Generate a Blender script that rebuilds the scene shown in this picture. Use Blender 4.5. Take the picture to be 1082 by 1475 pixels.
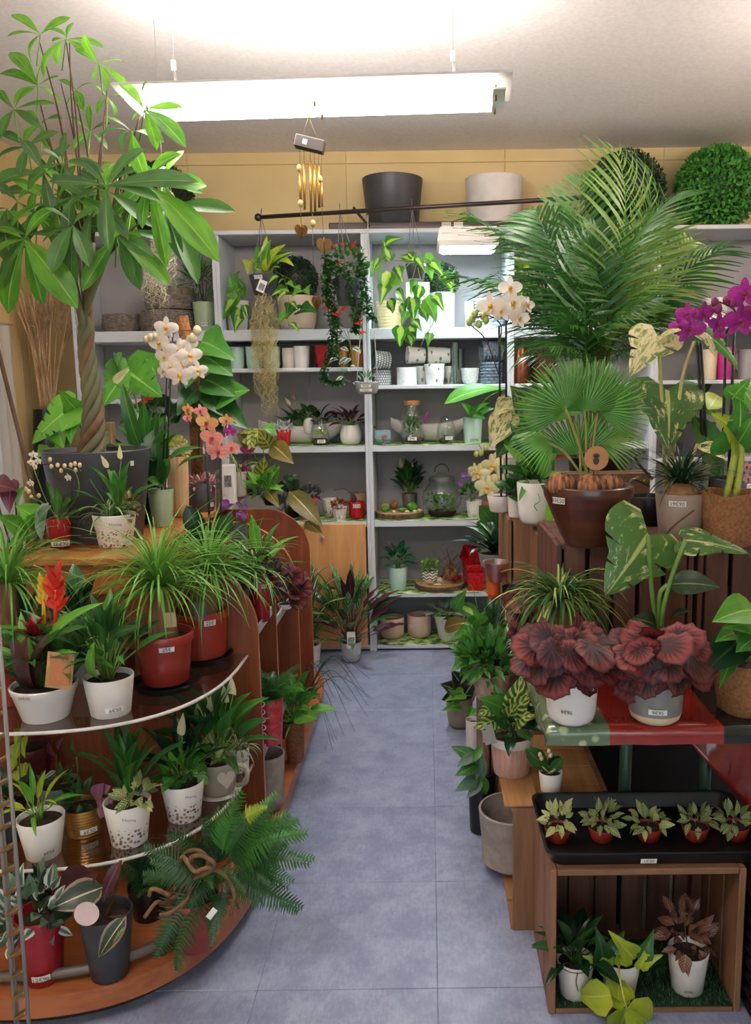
import bpy, math, random
import numpy as np
from mathutils import Vector, Matrix

for o in list(bpy.data.objects):
    bpy.data.objects.remove(o)
COL = bpy.context.scene.collection
SC = bpy.context.scene

# ---------------------------------------------------------------- camera
F, CX, CY = 1200.0, 619.0, 737.5          # focal length and principal point in pixels of 1082x1475
TH, RO, EYE = math.radians(8.65), 0.012, 1.52
cT, sT = math.cos(TH), math.sin(TH)
cR, sR = math.cos(RO), math.sin(RO)
cam = bpy.data.cameras.new('camera')
camo = bpy.data.objects.new('camera', cam)
COL.objects.link(camo)
down = Vector((0, -sT, -cT)); fwd = Vector((0, cT, -sT)); ex = Vector((1, 0, 0))
right = ex * cR + down * sR
dn = -sR * ex + cR * down
M = Matrix((right, -dn, -fwd)).transposed().to_4x4()
M.translation = (0, 0, EYE)
camo.matrix_world = M
cam.sensor_fit = 'AUTO'; cam.sensor_width = 36.0
cam.lens = F / 1475 * 36.0
cam.shift_x = (541 - CX) / 1475.0
cam.clip_start = 0.02
SC.camera = camo

# ---------------------------------------------------------------- world, daylight, exposure
SC.view_settings.view_transform = 'Standard'
SC.view_settings.look = 'None'
SC.view_settings.gamma = 1.0
SC.view_settings.use_curve_mapping = False
SC.view_settings.exposure = 0.62
w = bpy.data.worlds.new('daylight'); SC.world = w; w.use_nodes = True
bg = w.node_tree.nodes['Background']
bg.inputs[0].default_value = (0.80, 0.88, 1.0, 1); bg.inputs[1].default_value = 0.55

def area(name, loc, target, sx, sy, power, color):
    l = bpy.data.lights.new(name, 'AREA'); l.shape = 'RECTANGLE'; l.size = sx; l.size_y = sy
    l.energy = power; l.color = color
    o = bpy.data.objects.new(name, l); COL.objects.link(o); o.location = loc
    d = Vector(target) - Vector(loc)
    o.rotation_euler = d.to_track_quat('-Z', 'Y').to_euler()
    return o
# daylight through the shop front, behind the photographer
area('shop_window_daylight', (0.2, -2.4, 1.7), (-0.2, 3.0, 0.9), 3.0, 1.9, 30, (0.83, 0.91, 1.0))

# ---------------------------------------------------------------- pixel <-> place helpers
def ray(px, py):
    u = (px - CX) / F; v = (py - CY) / F
    u0 = u * cR - v * sR; v0 = u * sR + v * cR
    return Vector((u0, cT - v0 * sT, -sT - v0 * cT))
def at(px, py, Y):
    d = ray(px, py); t = Y / d.y
    return Vector((d.x * t, Y, EYE + d.z * t))
def atz(px, py, z):
    d = ray(px, py); t = (z - EYE) / d.z
    return Vector((d.x * t, d.y * t, z))
def mpp(Y, z=1.0):
    return (Y * cT - (z - EYE) * sT) / F

def lin(h):
    h = h.lstrip('#')
    c = [int(h[i:i + 2], 16) / 255 for i in (0, 2, 4)]
    return tuple((x / 12.92 if x <= .04045 else ((x + .055) / 1.055) ** 2.4) for x in c) + (1,)

# ---------------------------------------------------------------- materials
MATS = {}
class NT:
    def __init__(s, name):
        s.m = bpy.data.materials.new(name); s.m.use_nodes = True
        s.t = s.m.node_tree; s.b = s.t.nodes['Principled BSDF']; s.out = s.t.nodes['Material Output']
    def n(s, typ, **kw):
        nd = s.t.nodes.new(typ)
        for k, v in kw.items():
            if k.startswith('i_'):
                nd.inputs[k[2:].replace('_', ' ')].default_value = v
            else: setattr(nd, k, v)
        return nd
    def l(s, a, b): s.t.links.new(a, b)
    def math(s, op, a, b=0.0, c=None):
        nd = s.t.nodes.new('ShaderNodeMath'); nd.operation = op
        for i, x in enumerate((a, b, c)):
            if x is None: continue
            if isinstance(x, (int, float)): nd.inputs[i].default_value = x
            else: s.l(x, nd.inputs[i])
        return nd.outputs[0]
    def step(s, x, lo, hi):
        nd = s.t.nodes.new('ShaderNodeMapRange'); nd.interpolation_type = 'SMOOTHSTEP'
        s.l(x, nd.inputs[0]); nd.inputs[1].default_value = lo; nd.inputs[2].default_value = hi
        return nd.outputs[0]
    def mix(s, f, a, b):
        nd = s.t.nodes.new('ShaderNodeMix'); nd.data_type = 'RGBA'
        for i, x in ((0, f), (6, a), (7, b)):
            if isinstance(x, (int, float, tuple)): nd.inputs[i].default_value = x
            else: s.l(x, nd.inputs[i])
        return nd.outputs[2]
    def noise(s, vec, scale, detail=2.0, rough=.5):
        nd = s.n('ShaderNodeTexNoise'); nd.inputs['Scale'].default_value = scale
        nd.inputs['Detail'].default_value = detail; nd.inputs['Roughness'].default_value = rough
        if vec is not None: s.l(vec, nd.inputs['Vector'])
        return nd.outputs['Fac']
    def scaled(s, vec, sc):
        nd = s.n('ShaderNodeMapping'); nd.inputs['Scale'].default_value = sc; s.l(vec, nd.inputs['Vector'])
        return nd.outputs[0]
    def bump(s, h, strength=.2, dist=.01):
        nd = s.n('ShaderNodeBump'); nd.inputs['Strength'].default_value = strength
        nd.inputs['Distance'].default_value = dist; s.l(h, nd.inputs['Height'])
        s.l(nd.outputs[0], s.b.inputs['Normal'])

def pmat(name, c1, c2=None, rough=.5, metal=0, scale=12, spec=.5, stretch=(1, 1, 1), bump=0, coat=0):
    """plain surface whose colour wanders a little between c1 and c2"""
    if name in MATS: return MATS[name]
    N = NT(name); a = lin(c1)
    b = lin(c2) if c2 else tuple(x * .86 for x in a[:3]) + (1,)
    co = N.n('ShaderNodeTexCoord').outputs['Object']
    f = N.noise(N.scaled(co, stretch), scale, 3)
    N.l(N.mix(N.step(f, .3, .7), a, b), N.b.inputs['Base Color'])
    N.b.inputs['Roughness'].default_value = rough; N.b.inputs['Metallic'].default_value = metal
    N.b.inputs['Specular IOR Level'].default_value = spec
    if coat: N.b.inputs['Coat Weight'].default_value = coat
    if bump: N.bump(f, bump, .004)
    MATS[name] = N.m
    return N.m
def wood(name, c1, c2, axis='z', rough=.45, scale=9):
    if name in MATS: return MATS[name]
    st = {'x': (.08, 1, 1), 'y': (1, .08, 1), 'z': (1, 1, .08)}[axis]
    N = NT(name); co = N.n('ShaderNodeTexCoord').outputs['Object']
    v = N.scaled(co, st)
    f = N.noise(v, scale * 3, 4, .6); g = N.noise(v, scale * 14, 2)
    h = N.math('ADD', N.math('MULTIPLY', f, .7), N.math('MULTIPLY', g, .3))
    r = N.n('ShaderNodeObjectInfo').outputs['Random']
    h2 = N.math('ADD', h, N.math('MULTIPLY', N.math('SUBTRACT', r, .5), .12))
    N.l(N.mix(N.step(h2, .35, .65), lin(c1), lin(c2)), N.b.inputs['Base Color'])
    N.b.inputs['Roughness'].default_value = rough
    N.bump(h, .12, .003)
    MATS[name] = N.m
    return N.m
def glass(name, tint='#f4fbfa', rough=.02, alpha=.12):
    """thin clear glass: see-through with a mirror-like sheen at grazing angles"""
    if name in MATS: return MATS[name]
    N = NT(name); t = N.t
    tr = N.n('ShaderNodeBsdfTransparent'); tr.inputs[0].default_value = lin(tint)
    gl = N.n('ShaderNodeBsdfGlossy'); gl.inputs['Roughness'].default_value = rough
    lw = N.n('ShaderNodeLayerWeight'); lw.inputs[0].default_value = .35
    f = N.math('ADD', N.math('MULTIPLY', lw.outputs['Facing'], .45), alpha * .5)
    mx = N.n('ShaderNodeMixShader'); N.l(f, mx.inputs[0]); N.l(tr.outputs[0], mx.inputs[1]); N.l(gl.outputs[0], mx.inputs[2])
    N.l(mx.outputs[0], N.out.inputs[0]); t.nodes.remove(N.b)
    MATS[name] = N.m
    return N.m
def emit(name, c, strength):
    if name in MATS: return MATS[name]
    N = NT(name); e = N.n('ShaderNodeEmission'); e.inputs[0].default_value = lin(c); e.inputs[1].default_value = strength
    N.l(e.outputs[0], N.out.inputs[0]); N.t.nodes.remove(N.b); MATS[name] = N.m
    return N.m
def leafmat(name, c1, c2=None, vein=None, pat=None, c3=None, rough=.38, trans=.28, k=22, th=.55, vw=.05):
    """leaf blade: colour drift along the blade, midrib, and the variegation of its kind (UV: across, along)"""
    if name in MATS: return MATS[name]
    N = NT(name); a = lin(c1)
    b = lin(c2) if c2 else tuple(x * .6 for x in a[:3]) + (1,)
    uv = N.n('ShaderNodeUVMap').outputs[0]
    sp = N.n('ShaderNodeSeparateXYZ'); N.l(uv, sp.inputs[0])
    d = N.math('ABSOLUTE', N.math('MULTIPLY', N.math('SUBTRACT', sp.outputs[0], .5), 2.0))
    v = sp.outputs[1]
    rnd = N.n('ShaderNodeObjectInfo').outputs['Random']
    off = N.n('ShaderNodeCombineXYZ'); N.l(N.math('MULTIPLY', rnd, 40), off.inputs[0]); N.l(N.math('MULTIPLY', rnd, 17), off.inputs[1])
    ad = N.n('ShaderNodeVectorMath'); ad.operation = 'ADD'; N.l(uv, ad.inputs[0]); N.l(off.outputs[0], ad.inputs[1])
    f = N.noise(ad.outputs[0], 3.0, 2)
    f = N.math('ADD', N.math('MULTIPLY', f, .7), N.math('MULTIPLY', rnd, .3))
    col = N.mix(N.step(f, .3, .7), a, b)
    if pat and c3:
        c = lin(c3)
        if pat == 'patch': g = N.step(N.noise(N.scaled(ad.outputs[0], (1.5, .8, 1)), 5.0, 6, .72), th, th + .10)
        elif pat == 'stripe':
            nz = N.noise(N.scaled(ad.outputs[0], (14, 1.2, 1)), 1.0, 2); g = N.step(nz, th, th + .05)
        elif pat == 'margin': g = N.step(N.math('ADD', d, N.math('MULTIPLY', N.math('SUBTRACT', f, .5), .5)), th, th + .12)
        elif pat == 'center':
            g = N.step(N.math('ADD', d, N.math('MULTIPLY', N.math('SUBTRACT', f, .5), .8)), th + .12, th)
        elif pat == 'side':
            ph = N.math('SINE', N.math('MULTIPLY', N.math('SUBTRACT', v, N.math('MULTIPLY', d, .28)), float(k)))
            g = N.step(ph, th, th + .3)
        elif pat == 'radial':
            rays = N.math('MULTIPLY', N.math('ADD', N.math('SINE', N.math('MULTIPLY', v, 113.1)), 1.0), .12)
            q = N.math('SUBTRACT', N.math('ADD', d, N.math('MULTIPLY', N.math('SUBTRACT', f, .5), .4)), rays)
            g = N.math('MULTIPLY', N.step(q, th - .45, th), N.step(d, 1.02, .84))
        col = N.mix(g, col, c)
    if vein:
        col = N.mix(N.step(d, vw * 1.6, vw * .5), col, lin(vein))
    N.l(col, N.b.inputs['Base Color'])
    N.b.inputs['Roughness'].default_value = rough
    if trans:
        tl = N.n('ShaderNodeBsdfTranslucent'); N.l(col, tl.inputs[0])
        mx = N.n('ShaderNodeMixShader'); mx.inputs[0].default_value = trans
        N.l(N.b.outputs[0], mx.inputs[1]); N.l(tl.outputs[0], mx.inputs[2]); N.l(mx.outputs[0], N.out.inputs[0])
    MATS[name] = N.m
    return N.m

# ---------------------------------------------------------------- leaf templates (unit length along +Y)
class Tmpl:
    def __init__(s, v, f, uv=None, mats=None):
        s.v = np.array(v, float); s.f = f
        s.uv = np.array(uv, float) if uv is not None else np.zeros((len(v), 2)) + .5
        s.cache = {}
    def mesh(s, mat, name):
        k = (mat.name, name)
        if k not in s.cache: s.cache[k] = build_mesh(name, s.v, s.f, mat, s.uv)
        return s.cache[k]
def build_mesh(name, v, f, mat, uv=None, smooth=True):
    me = bpy.data.meshes.new(name)
    me.from_pydata([tuple(p) for p in v], [], f)
    if uv is not None:
        ul = me.uv_layers.new(name='UVMap')
        idx = np.zeros(len(me.loops), np.int32); me.loops.foreach_get('vertex_index', idx)
        ul.data.foreach_set('uv', np.asarray(uv, np.float32)[idx].ravel())
    if smooth and len(me.polygons): me.polygons.foreach_set('use_smooth', np.ones(len(me.polygons), bool))
    for m in (mat if isinstance(mat, (list, tuple)) else [mat]): me.materials.append(m)
    me.update()
    return me
def chord(P):
    """turn and scale the template so that base->tip lies on +Y with length one"""
    P = np.array(P); L = math.hypot(P[-1][0], P[-1][1]) or 1
    c, s = P[-1][0] / L, P[-1][1] / L
    return [((y * c + z * s) / L, (-y * s + z * c) / L) for y, z in P]
SHAPES = {
    'ovate': lambda t: (math.sin(math.pi * t ** .8)) ** .9 * (1 - .25 * t),
    'lance': lambda t: math.sin(math.pi * t ** .75) ** .8 * (1 - .35 * t),
    'heart': lambda t: (.62 + .38 * math.sin(math.pi * min(t * 1.6 + .18, 1))) * (1 - t ** 2.4) if t > 0 else .45,
    'strap': lambda t: min(1, .55 + t * 1.6) * (1 - t ** 4) ** .8,
    'blade': lambda t: (1 - t ** 2.2) * min(1, .7 + t),
    'obov': lambda t: math.sin(math.pi * t ** 1.5) ** .75 if 0 < t < 1 else 0,
    'round': lambda t: math.sqrt(max(0, 1 - (2 * t - 1) ** 2)) ,
    'petal': lambda t: (math.sin(math.pi * (t * .85 + .1))) ** .7 if t < 1 else .25,
    'spathe': lambda t: math.sin(math.pi * t ** .6) ** .9 * (1 - .2 * t),
}
TM = {}
def leaf(shape='ovate', w=.45, droop=.7, fold=.25, n=7, wave=0, cup=0):
    """w: width/length, droop: radians of bend along the blade, fold: V across"""
    k = (shape, w, droop, fold, n, wave, cup)
    if k in TM: return TM[k]
    P = [(0.0, 0.0)]; a = droop * .5
    for i in range(n):
        P.append((P[-1][0] + math.cos(a) / n, P[-1][1] + math.sin(a) / n)); a -= droop / n
    P = chord(P); V = []; U = []; Fc = []
    for i, (y, z) in enumerate(P):
        t = i / n; hw = max(SHAPES[shape](t), .012) * w * .5
        for j, x in enumerate((-1, -.5, 0, .5, 1)):
            zz = z + fold * abs(x) * hw + (wave * hw * math.sin(t * 16 + x * 2) * abs(x)) - cup * hw * x * x
            yy = y - (.10 * w * abs(x) * (1 - t) ** 3 if shape == 'heart' else 0)
            V.append((x * hw, yy, zz)); U.append((.5 + x * .5, t))
    for i in range(n):
        for j in range(4):
            q = i * 5 + j; Fc.append((q, q + 1, q + 6, q + 5))
    TM[k] = Tmpl(V, Fc, U); return TM[k]
def split_leaf(w=.85, droop=.6, cuts=4, seed=0, fold=.15):
    """monstera leaf: heart-shaped blade with deep slits in from the edge"""
    k = ('split', w, droop, cuts, seed, fold)
    if k in TM: return TM[k]
    r = random.Random(seed); n = 56
    P = [(0.0, 0.0)]; a = droop * .5
    for i in range(n):
        P.append((P[-1][0] + math.cos(a) / n, P[-1][1] + math.sin(a) / n)); a -= droop / n
    P = chord(P); V = []; U = []; Fc = []
    sl = [[.22 + .60 * (c + r.uniform(.2, .6)) / cuts for c in range(cuts)] for _ in (0, 1)]
    xs = (-1, -.72, -.36, 0, .36, .72, 1)
    for i, (y, z) in enumerate(P):
        t = i / n; hw = max(SHAPES['heart'](t), .01) * w * .5
        for x in xs:
            side = sl[0 if x < 0 else 1]; m = 1.0
            for s in side:
                dd = abs(t - s)
                if dd < .0135: m = min(m, .42)
            xx = x
            if m < 1 and abs(x) > .4: xx = math.copysign(.45 + (abs(x) - .4) * .12, x)
            back = .22 * abs(xx) * (1 - t) ** 2.5 * w - .1 * abs(xx) * t * (1 - t)
            V.append((xx * hw, y - back, z + fold * abs(xx) * hw - .25 * hw * xx * xx)); U.append((.5 + x * .5, t))
    m = len(xs)
    for i in range(n):
        for j in range(m - 1):
            q = i * m + j; Fc.append((q, q + 1, q + m + 1, q + m))
    TM[k] = Tmpl(V, Fc, U); return TM[k]
def ruffle_leaf(seed=0, lobes=9):
    """begonia leaf: rounded, toothed, ruffled, veined fan round the stalk"""
    k = ('ruffle', seed, lobes)
    if k in TM: return TM[k]
    r = random.Random(seed); V = [(0, .28, 0)]; U = [(.5, .0)]; Fc = []; na, nr = lobes * 4, 4
    for i in range(na):
        a = 2 * math.pi * i / na
        R = .5 * (1 + .05 * math.cos(a * lobes) + .05 * r.uniform(-1, 1)) * (1.12 if math.sin(a) > .3 else .95)
        for j in range(1, nr + 1):
            q = j / nr; rr = R * q
            z = .05 * math.sin(a * 3 + seed) * q ** 2 + .022 * math.cos(a * lobes) * q - .14 * q * q + .05 * q
            V.append((rr * math.cos(a), .45 + rr * math.sin(a) * 1.05 - .17 * (1 - q), z)); U.append((.5 + q * .5, i / na))
    for i in range(na):
        i2 = (i + 1) % na; A = 1 + i * nr; B = 1 + i2 * nr
        Fc.append((0, A, B))
        for j in range(nr - 1): Fc.append((A + j, A + j + 1, B + j + 1, B + j))
    TM[k] = Tmpl(V, Fc, U); return TM[k]
def frond(pairs=18, L=.36, w=.035, droop=1.0, seed=0, lift=.25, shape='palm', taper=.6):
    """feather frond: bent rachis with leaflets down both sides"""
    k = ('frond', pairs, L, w, droop, seed, lift, shape, taper)
    if k in TM: return TM[k]
    r = random.Random(seed); n = 24
    P = [(0.0, 0.0)]; a = droop * .5
    for i in range(n):
        P.append((P[-1][0] + math.cos(a) / n, P[-1][1] + math.sin(a) / n)); a -= droop / n
    P = chord(P); V = []; U = []; Fc = []
    for i, (y, z) in enumerate(P):
        q = .006 * (1 - .7 * i / n)
        for x, zz in ((-q, 0), (0, q), (q, 0)): V.append((x, y, z + zz)); U.append((.5, .05))
    for i in range(n):
        for j in range(2):
            q = i * 3 + j; Fc.append((q, q + 1, q + 4, q + 3))
    t0 = .22 if shape == 'palm' else .12
    for p in range(pairs):
        t = t0 + (1 - t0) * (p + .5) / pairs
        i = min(int(t * n), n - 1); y0, z0 = P[i]; y1, z1 = P[i + 1]
        ty, tz = (y1 - y0) * n, (z1 - z0) * n
        f = (math.sin(math.pi * (.22 + .75 * (t - t0) / (1 - t0))) ** .8) if shape == 'palm' else (1 - taper * ((t - t0) / (1 - t0)) ** 1.1)
        for s in (-1, 1):
            ang = (1.05 - .65 * (t - t0)) if shape == 'palm' else 1.25 - .3 * t
            ang += r.uniform(-.1, .1); ll = L * f * r.uniform(.85, 1.1)
            dx, dy, dz = s * math.sin(ang), math.cos(ang) * ty, lift * r.uniform(.5, 1.3) + math.cos(ang) * tz
            m = 4; b = len(V)
            for q in range(m + 1):
                u = q / m; ww = w * (.45 + 1.2 * u) * (1 - u ** 2) + .0015 if shape == 'palm' else w * (1 - u ** 1.5) + .002
                cx, cy, cz = dx * ll * u, y0 + dy * ll * u, z0 + dz * ll * u - .55 * ll * u * u * (1 if shape == 'palm' else .5)
                nx, ny = -dy, dx
                V.append((cx - nx * ww * .5, cy - ny * ww * .5, cz)); V.append((cx + nx * ww * .5, cy + ny * ww * .5, cz + .004))
                U.append((.2, u)); U.append((.8, u))
            for q in range(m):
                c = b + q * 2; Fc.append((c, c + 1, c + 3, c + 2))
    TM[k] = Tmpl(V, Fc, U); return TM[k]
def fan_leaf(seed=0, n=26, arc=4.4, slit=.55):
    """fan palm blade: pleated fan split into pointed fingers"""
    k = ('fan', seed, n, arc, slit)
    if k in TM: return TM[k]
    r = random.Random(seed); V = []; U = []; Fc = []
    for i in range(n):
        a = math.pi / 2 + arc * ((i + .5) / n - .5); da = arc / n * .5
        L = (.62 + .38 * math.cos((a - math.pi / 2) * .55)) * r.uniform(.93, 1.03)
        b = len(V)
        for q, (u, wd) in enumerate(((.0, .3), (slit * .5, 1), (slit, .98), (slit + (1 - slit) * .5, .55), (1, .05))):
            rr = u * L; dr = -.30 * u * u * u
            for s in (-1, 0, 1):
                aa = a + s * da * wd
                V.append((rr * math.cos(aa), rr * math.sin(aa), dr + (.018 if s == 0 else 0) * min(1, u * 3))); U.append((.5 + s * .4, u))
        for q in range(4):
            for s in range(2):
                c = b + q * 3 + s; Fc.append((c, c + 1, c + 4, c + 3))
    V = [(x, y * .62 if y > 0 else y * .62, z) for x, y, z in V]
    V = [(x * .62, y, z) for x, y, z in V]; V = [(x, y + 0.0, z) for x, y, z in V]
    TM[k] = Tmpl(V, Fc, U); return TM[k]

def basis(base, tip, normal, L=None, wide=1.0):
    y = Vector(tip) - Vector(base); ln = y.length; y.normalize(); L = L or ln
    z = Vector(normal); z -= y * z.dot(y)
    if z.length < 1e-3: z = Vector((0, -1, .3)); z -= y * z.dot(y)
    z.normalize(); x = y.cross(z)
    m = Matrix((x * L * wide, y * L, z * L)).transposed().to_4x4(); m.translation = base
    return m

# ---------------------------------------------------------------- things
PARTS_FALLBACK = []
class Thing:
    def __init__(s, name, label, cat, loc, group=None, kind=None, rz=0.0):
        s.r = bpy.data.objects.new(name, None); COL.objects.link(s.r)
        s.r.empty_display_size = .05
        s.o = Vector(loc); s.r.location = s.o
        s.name, s.label, s.cat, s.group, s.kind = name, label, cat, group, kind
        s.kids = []; s.buf = {}; s.Y = s.o.y; s.style = ''
        THINGS.append(s)
    def link(s, name, me, m=None, parent=None, kind=None, label=None):
        o = bpy.data.objects.new(name, me); COL.objects.link(o)
        o.parent = parent or s.r
        if m is not None: o.matrix_local = m
        if kind: o['kind'] = kind
        if label: o['label'] = label
        s.kids.append(o)
        return o
    def mesh(s, name, v, f, mat, uv=None, smooth=True, parent=None, kind=None, label=None, origin=None):
        """v in world space; a part's own origin sits at `origin` (default: the thing's base)"""
        og = Vector(origin) if origin is not None else s.o
        a = np.asarray(v, float) - np.array(og)
        po = s.o if parent is None else s.o + parent.location
        me = build_mesh(name, a, f, mat, uv, smooth)
        return s.link(name, me, Matrix.Translation(og - po), parent, kind, label)
    def leaf(s, tm, mat, base, tip, normal=(0, -.6, .8), L=None, wide=1.0, name='leaf', parent=None, label=None):
        m = basis(Vector(base) - s.o, Vector(tip) - s.o, normal, L, wide)
        if parent is not None: m = Matrix.Translation(-parent.location) @ m
        return s.link(name, tm.mesh(mat, name), m, parent, None, label)
    def bleaf(s, key, tm, base, tip, normal=(0, -.6, .8), L=None, wide=1.0):
        """a leaf too small to pick apart: goes into one joined part"""
        m = np.array(basis(Vector(base), Vector(tip), normal, L, wide))
        s.buf.setdefault(key, []).append((tm, m))
    def flush(s, key, mat, kind='stuff', name=None):
        V = []; Fc = []; U = []; b = 0
        for tm, m in s.buf.pop(key, []):
            V.append(tm.v @ m[:3, :3].T + m[:3, 3]); U.append(tm.uv)
            Fc += [tuple(i + b for i in f) for f in tm.f]; b += len(tm.v)
        if V: return s.mesh(name or key, np.vstack(V), Fc, mat, np.vstack(U), kind=kind)
    def tubes(s, name, paths, rad, mat, seg=6, kind=None, parent=None, taper=1.0, label=None):
        V = []; Fc = []
        for ps in paths:
            ps = [Vector(p) for p in ps]; n = len(ps); b = len(V); ref = Vector((.3, 1, .1))
            for i, p in enumerate(ps):
                d = (ps[min(i + 1, n - 1)] - ps[max(i - 1, 0)]).normalized()
                x = d.cross(ref); x = x.normalized() if x.length > 1e-4 else Vector((1, 0, 0)); y = d.cross(x)
                rr = (rad[i] if isinstance(rad, (list, tuple)) else rad) * (1 + (taper - 1) * i / max(1, n - 1))
                for k in range(seg):
                    a = 2 * math.pi * k / seg; V.append(p + (x * math.cos(a) + y * math.sin(a)) * rr)
            for i in range(n - 1):
                for k in range(seg):
                    q = b + i * seg; k2 = (k + 1) % seg; Fc.append((q + k, q + k2, q + seg + k2, q + seg + k))
            Fc.append(tuple(b + k for k in reversed(range(seg)))); Fc.append(tuple(b + (n - 1) * seg + k for k in range(seg)))
        return s.mesh(name, V, Fc, mat, None, True, parent, kind, label)
    def lathe(s, name, c, prof, mat, seg=28, parent=None, rot=0, label=None, axis=None, sx=1.0, kind=None):
        V = []; Fc = []; n = len(prof); c = Vector(c)
        Q = Vector((0, 0, 1)).rotation_difference(Vector(axis)) if axis is not None else None
        for r, z in prof:
            for k in range(seg):
                a = 2 * math.pi * k / seg + rot; p = Vector((r * math.cos(a) * sx, r * math.sin(a), z))
                V.append(c + (Q @ p if Q else p))
        for i in range(n - 1):
            for k in range(seg):
                k2 = (k + 1) % seg; Fc.append((i * seg + k, i * seg + k2, (i + 1) * seg + k2, (i + 1) * seg + k))
        if prof[0][0] > 1e-5: Fc.append(tuple(reversed(range(seg))))
        if prof[-1][0] > 1e-5: Fc.append(tuple((n - 1) * seg + k for k in range(seg)))
        o = s.mesh(name, V, Fc, mat, None, True, parent, kind, label)
        sharp(o, 40)
        return o
    def box(s, name, lo, hi, mat, parent=None, bev=.003, rz=0, label=None, tilt=None, kind=None):
        x0, y0, z0 = lo; x1, y1, z1 = hi
        c = Vector(((x0 + x1) / 2, (y0 + y1) / 2, (z0 + z1) / 2)); h = Vector((x1 - x0, y1 - y0, z1 - z0)) / 2
        V, Fc = bevel_box(h, min(bev, min(h) * .45))
        R = Matrix.Rotation(rz, 3, 'Z')
        if tilt: R = R @ Matrix.Rotation(tilt[0], 3, 'X') @ Matrix.Rotation(tilt[1], 3, 'Y')
        V = [c + R @ Vector(v) for v in V]
        return s.mesh(name, V, Fc, mat, None, False, parent, kind, label, origin=None)
    def ball(s, name, c, r, mat, seg=12, rings=8, sc=(1, 1, 1), parent=None, label=None, kind=None, jit=0, seed=0):
        c = Vector(c); V = []; Fc = []; R = random.Random(seed)
        for i in range(rings + 1):
            p = math.pi * i / rings
            for k in range(seg):
                a = 2 * math.pi * k / seg; q = 1 + jit * R.uniform(-1, 1)
                V.append(c + Vector((math.sin(p) * math.cos(a) * sc[0], math.sin(p) * math.sin(a) * sc[1], math.cos(p) * sc[2])) * r * q)
        for i in range(rings):
            for k in range(seg):
                k2 = (k + 1) % seg; Fc.append((i * seg + k, (i + 1) * seg + k, (i + 1) * seg + k2, i * seg + k2))
        return s.mesh(name, V, Fc, mat, None, True, parent, kind, label)
    def done(s):
        top = [k for k in s.kids if k.parent == s.r]
        r = s.r
        if len(top) == 1:
            k = top[0]; mw = Matrix.Translation(s.o) @ k.matrix_local
            k.parent = None; k.matrix_world = mw; bpy.data.objects.remove(s.r); k.name = s.name; r = k
            if 'label' in k: del k['label']
        r['label'] = s.label; r['category'] = s.cat
        if s.group: r['group'] = s.group
        if s.kind: r['kind'] = s.kind
THINGS = []
BB = {}
def bevel_box(h, b):
    k = (round(h.x, 5), round(h.y, 5), round(h.z, 5), round(b, 5))
    if k in BB: return BB[k]
    V = []; idx = {}
    for sx in (-1, 1):
        for sy in (-1, 1):
            for sz in (-1, 1):
                for ax in range(3):
                    p = [sx * h.x, sy * h.y, sz * h.z]
                    for q in range(3):
                        if q != ax: p[q] -= (sx, sy, sz)[q] * b
                    idx[(sx, sy, sz, ax)] = len(V); V.append(tuple(p))
    Fc = []
    for ax in range(3):
        o1, o2 = (ax + 1) % 3, (ax + 2) % 3
        for s in (-1, 1):
            q = []
            for a, c in ((-1, -1), (1, -1), (1, 1), (-1, 1)):
                t = [0, 0, 0]; t[ax] = s; t[o1] = a; t[o2] = c; q.append(idx[(*t, ax)])
            Fc.append(tuple(q if s > 0 else reversed(q)))
        for a in (-1, 1):
            for c in (-1, 1):
                t = [0, 0, 0]; t[o1] = a; t[o2] = c
                u = list(t); u[ax] = -1; w_ = list(t); w_[ax] = 1
                q = [idx[(*u, o1)], idx[(*w_, o1)], idx[(*w_, o2)], idx[(*u, o2)]]
                Fc.append(tuple(q if a * c > 0 else reversed(q)))
    for sx in (-1, 1):
        for sy in (-1, 1):
            for sz in (-1, 1):
                q = [idx[(sx, sy, sz, 0)], idx[(sx, sy, sz, 1)], idx[(sx, sy, sz, 2)]]
                Fc.append(tuple(q if sx * sy * sz > 0 else reversed(q)))
    BB[k] = (V, Fc); return BB[k]
def sharp(o, deg):
    try: o.data.set_sharp_from_angle(angle=math.radians(deg))
    except Exception: pass
def text(T, parent, s, size, c, n, mat, up=(0, 0, 1), name='price_text', align='CENTER'):
    """flat lettering lying on a surface with outward normal n"""
    cu = bpy.data.curves.new(name, 'FONT'); cu.body = s; cu.size = size; cu.align_x = align; cu.align_y = 'CENTER'
    cu.materials.append(mat)
    n = Vector(n).normalized(); u = Vector(up); u = (u - n * u.dot(n)).normalized(); x = u.cross(n)
    m = Matrix((x, u, n)).transposed().to_4x4(); m.translation = Vector(c) - T.o - (parent.location if parent else Vector())
    o = bpy.data.objects.new(name, cu); COL.objects.link(o); o.parent = parent or T.r; o.matrix_local = m
    T.kids.append(o)
    return o
def card(T, name, c, n, wd, ht, mat, th=.0012, parent=None, up=(0, 0, 1), label=None):
    n = Vector(n).normalized(); u = Vector(up); u = (u - n * u.dot(n)).normalized(); x = u.cross(n)
    V, Fc = bevel_box(Vector((wd / 2, ht / 2, th / 2)), th * .2)
    V = [Vector(c) + x * a + u * b + n * d for a, b, d in V]
    return T.mesh(name, V, Fc, mat, None, False, parent, None, label, origin=Vector(c))

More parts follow.
